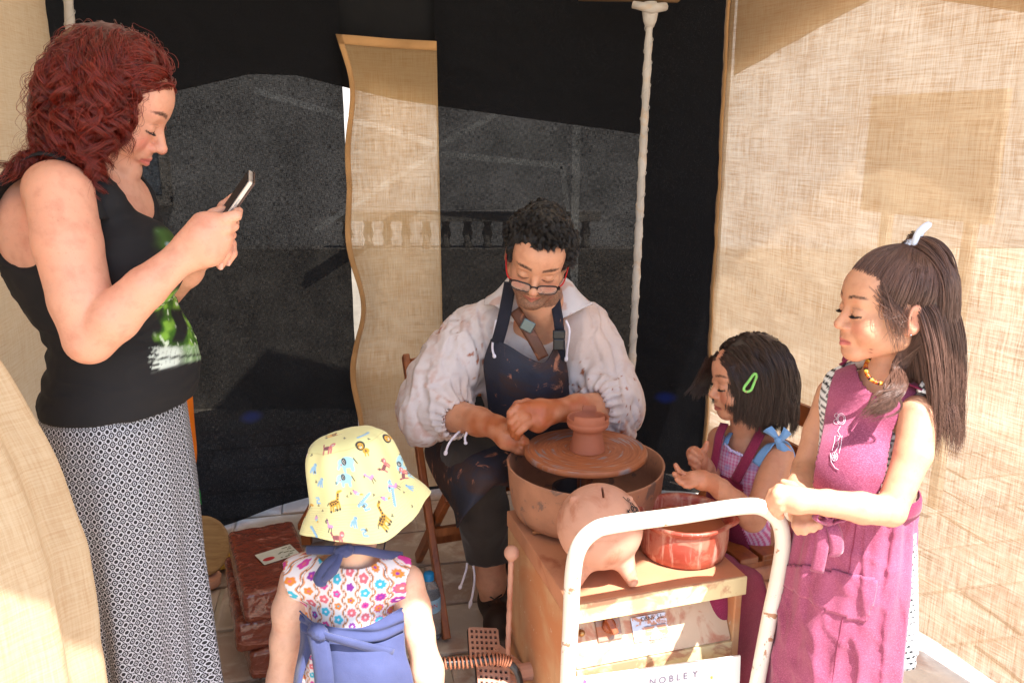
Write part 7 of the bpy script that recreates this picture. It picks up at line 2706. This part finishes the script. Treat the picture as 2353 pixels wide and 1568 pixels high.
flamingo = [E(0, 0, 4, 2.6, LIL), K(-2, 1, -4, 5, 1.0, LIL), K(-4, 5, -5.6, 8, 1.0, LIL), E(-5.6, 8.6, 1.8, 1.5, LIL), K(-1, -2, -2.4, -8, .5, BLK), K(1.4, -2, 2.0, -8, .5, BLK), K(-7, 8, -8, 6.6, .6, BLK)]
croc = [K(-10, -1.5, 8, 2.5, 1.6, BLU), E(8.5, 2.6, 2.6, 1.7, BLU)] + [E(-9 + 2.4 * i, .6 + .5 * i, .5, .5, srgb(90, 120, 170)) for i in range(8)]
dino = [E(0, 0, 4, 2.8, BLU), E(3, 4, 2.8, 2.2, BLU), K(-3, 0, -6, -4, 1.3, BLU), K(-1.5, -2, -1.5, -6, 1.1, BLU), K(2, -2, 2, -6, 1.1, BLU), E(4, 4.6, .5, .5, BLK)]
snake = [K(-3, 4, 1, 4.6, 1, BLU), K(1, 4.6, 2, 2, 1, BLU), K(2, 2, -2, .5, 1, BLU), K(-2, .5, -2, -2.5, 1, BLU), K(-2, -2.5, 3, -3, 1, BLU)]
parrot = [E(0, 0, 2.6, 3, LIL, .4), E(2, -2.6, 2.4, 1.6, LBL, -.6), E(-1.2, 3.2, 1.8, 1.6, LIL), K(3.6, -4, 6, -5.4, .8, YEL), E(-1.6, 4.6, .7, .7, BLK)]


def hatpt(u, v):
    uu, vv = proj(Gf)
    d = (uu - u) ** 2 + (vv - v) ** 2 + np.where((Gf - HO) @ np.array((0, -1, .35)) < -.01, 1e6, 0)
    return int(np.argmin(d))


Gf = G.reshape(-1, 3)


def stamp(sprite, u, v, k=.00150, rot=0.):
    i = hatpt(u, v)
    rr = max(.03, np.interp(SS[i], s_, pr[:, 0]))
    a = ((TH - TH[i] + np.pi) % (2 * np.pi) - np.pi) * np.maximum(np.interp(SS, s_, pr[:, 0]), .02)
    b = -(SS - SS[i])
    m0 = (np.abs(a) < .036) & (np.abs(b) < .036)
    ix = np.nonzero(m0)[0]
    x, y = a[ix] / k, b[ix] / k
    x, y = x * math.cos(rot) + y * math.sin(rot), -x * math.sin(rot) + y * math.cos(rot)
    for sp in sprite:
        if sp[0] == 'e':
            _, cx, cy, ra, rb, c, ro = sp
            dx, dy = x - cx, y - cy
            dx, dy = dx * math.cos(ro) + dy * math.sin(ro), -dx * math.sin(ro) + dy * math.cos(ro)
            d = (np.hypot(dx / ra, dy / rb) - 1) * min(ra, rb)
        else:
            _, x0, y0, x1, y1, w_, c = sp
            L2 = (x1 - x0) ** 2 + (y1 - y0) ** 2 + 1e-9
            t = np.clip(((x - x0) * (x1 - x0) + (y - y0) * (y1 - y0)) / L2, 0, 1)
            d = np.hypot(x - x0 - t * (x1 - x0), y - y0 - t * (y1 - y0)) - w_
        m = sstep(.5, -.3, d)[:, None]
        C[ix] = C[ix] * (1 - m) + np.array(c) * m


for sp, u, v, ro in ((giraffe, 766, 1000, .1), (tiger, 752, 1030, .1), (lion, 828, 1028, -.2), (elephant, 797, 1062, 0), (dino, 722, 1075, .1), (flamingo, 706, 1045, .1), (croc, 838, 1000, -.2), (snake, 738, 994, 0),
                     (giraffe, 768, 1155, .1), (elephant, 795, 1098, -.1), (dino, 738, 1108, 0), (flamingo, 852, 1095, .3), (tiger, 882, 1070, .6), (lion, 892, 1008, .8), (elephant, 918, 1060, .8), (elephant, 948, 1072, .9), (tiger, 925, 1090, .9),
                     (croc, 838, 1148, .4), (parrot, 818, 1130, .2), (snake, 732, 1150, 0), (dino, 895, 1115, .4), (flamingo, 908, 1115, .6), (croc, 905, 1140, .9), (parrot, 882, 1145, .5), (giraffe, 878, 1195, .5), (snake, 842, 1165, .2),
                     (flamingo, 760, 1210, 0), (parrot, 728, 1190, -.1), (croc, 722, 1220, -1.0), (dino, 815, 1198, .1), (snake, 838, 1225, .1), (tiger, 775, 1235, 0), (giraffe, 708, 1170, -.2), (dino, 940, 1120, .9)):
    stamp(sp, u, v, rot=ro)
g_ = np.random.default_rng(3)
tri = [K(-1.5, -1.2, 1.5, -1.2, .35, BLK), K(1.5, -1.2, 0, 1.6, .35, BLK), K(0, 1.6, -1.5, -1.2, .35, BLK)]
for k in range(34):
    stamp(tri, g_.uniform(695, 955), g_.uniform(985, 1235), k=.0013, rot=g_.uniform(-.5, .5))
# the same print runs on round the far side
for k in range(40):
    i = int(g_.integers(0, 190 * nA))
    if (Gf[i] - HO) @ np.array((0, -1, .35)) < -.02 and SS[i] > .04:
        sp = (giraffe, elephant, dino, flamingo, croc, tiger, parrot)[k % 7]
        hp_ = hatpt
        hatpt = lambda u, v, i=i: i
        stamp(sp, 0, 0)
        hatpt = hp_
seam = np.maximum(sstep(.0014, .0005, np.abs(SS - np.interp(.0965, pr[::-1, 1], s_[::-1]))), sstep(.0012, .0005, np.abs(SS - np.interp(-.004, pr[::-1, 1], s_[::-1]))))[:, None] * .35
C = C * (1 - seam) + np.array(srgb(190, 176, 110)) * seam
N = NT('printed hat cotton')
N.set(Base_Color=N.attr(), Roughness=.85)
N.b.inputs['Sheen Weight'].default_value = .2
uvn = N.coord('UV')
sxy = N.n('SeparateXYZ')
N.l(uvn, sxy.inputs[0])
st = N.math('MULTIPLY', N.math('SINE', N.math('MULTIPLY', sxy.outputs[1], 2 * math.pi / .0048)), N.step(sxy.outputs[1], .178, .19))
N.bump(N.math('ADD', N.math('MULTIPLY', st, .6), N.noise(N.coord(), 45, 4)), .25, .0025)
M['hat'] = N.m
uv = np.stack([TH * .1, SS], 1)
obj('hat', Gf, gridF(190, nA, False, True), M['hat'], ht, col=C, uv=uv, solid=.003)
P = line((893, 1225, YT + .04), (885, 1245, YT + .045), (880, 1275, YT + .03), (882, 1300, YT + .03), n=16)
MB().tube(P, .0016, 6).build('chin_cord', plain('dark elastic', (.02, .02, .03), bump=0), ht)
# wisps of fair-brown hair at the nape
M['babyhair'] = hairmat('light brown hair', srgb(120, 84, 60), .4, .4)
roots, nn, P = on_scalp(h5, 160, 51, lambda P: (P[:, 2] < -.0) & (P[:, 2] > -.06) & (P[:, 1] < -.02))
GN = flow(roots, nn * .2 + np.array((0, 0, -1.)), 8, .035, .3, .8, (), seed=2, wob=.15)
strands('hair', clump(GN, 14, .005, 4, .2, .004), .0004, M['babyhair'], p5)
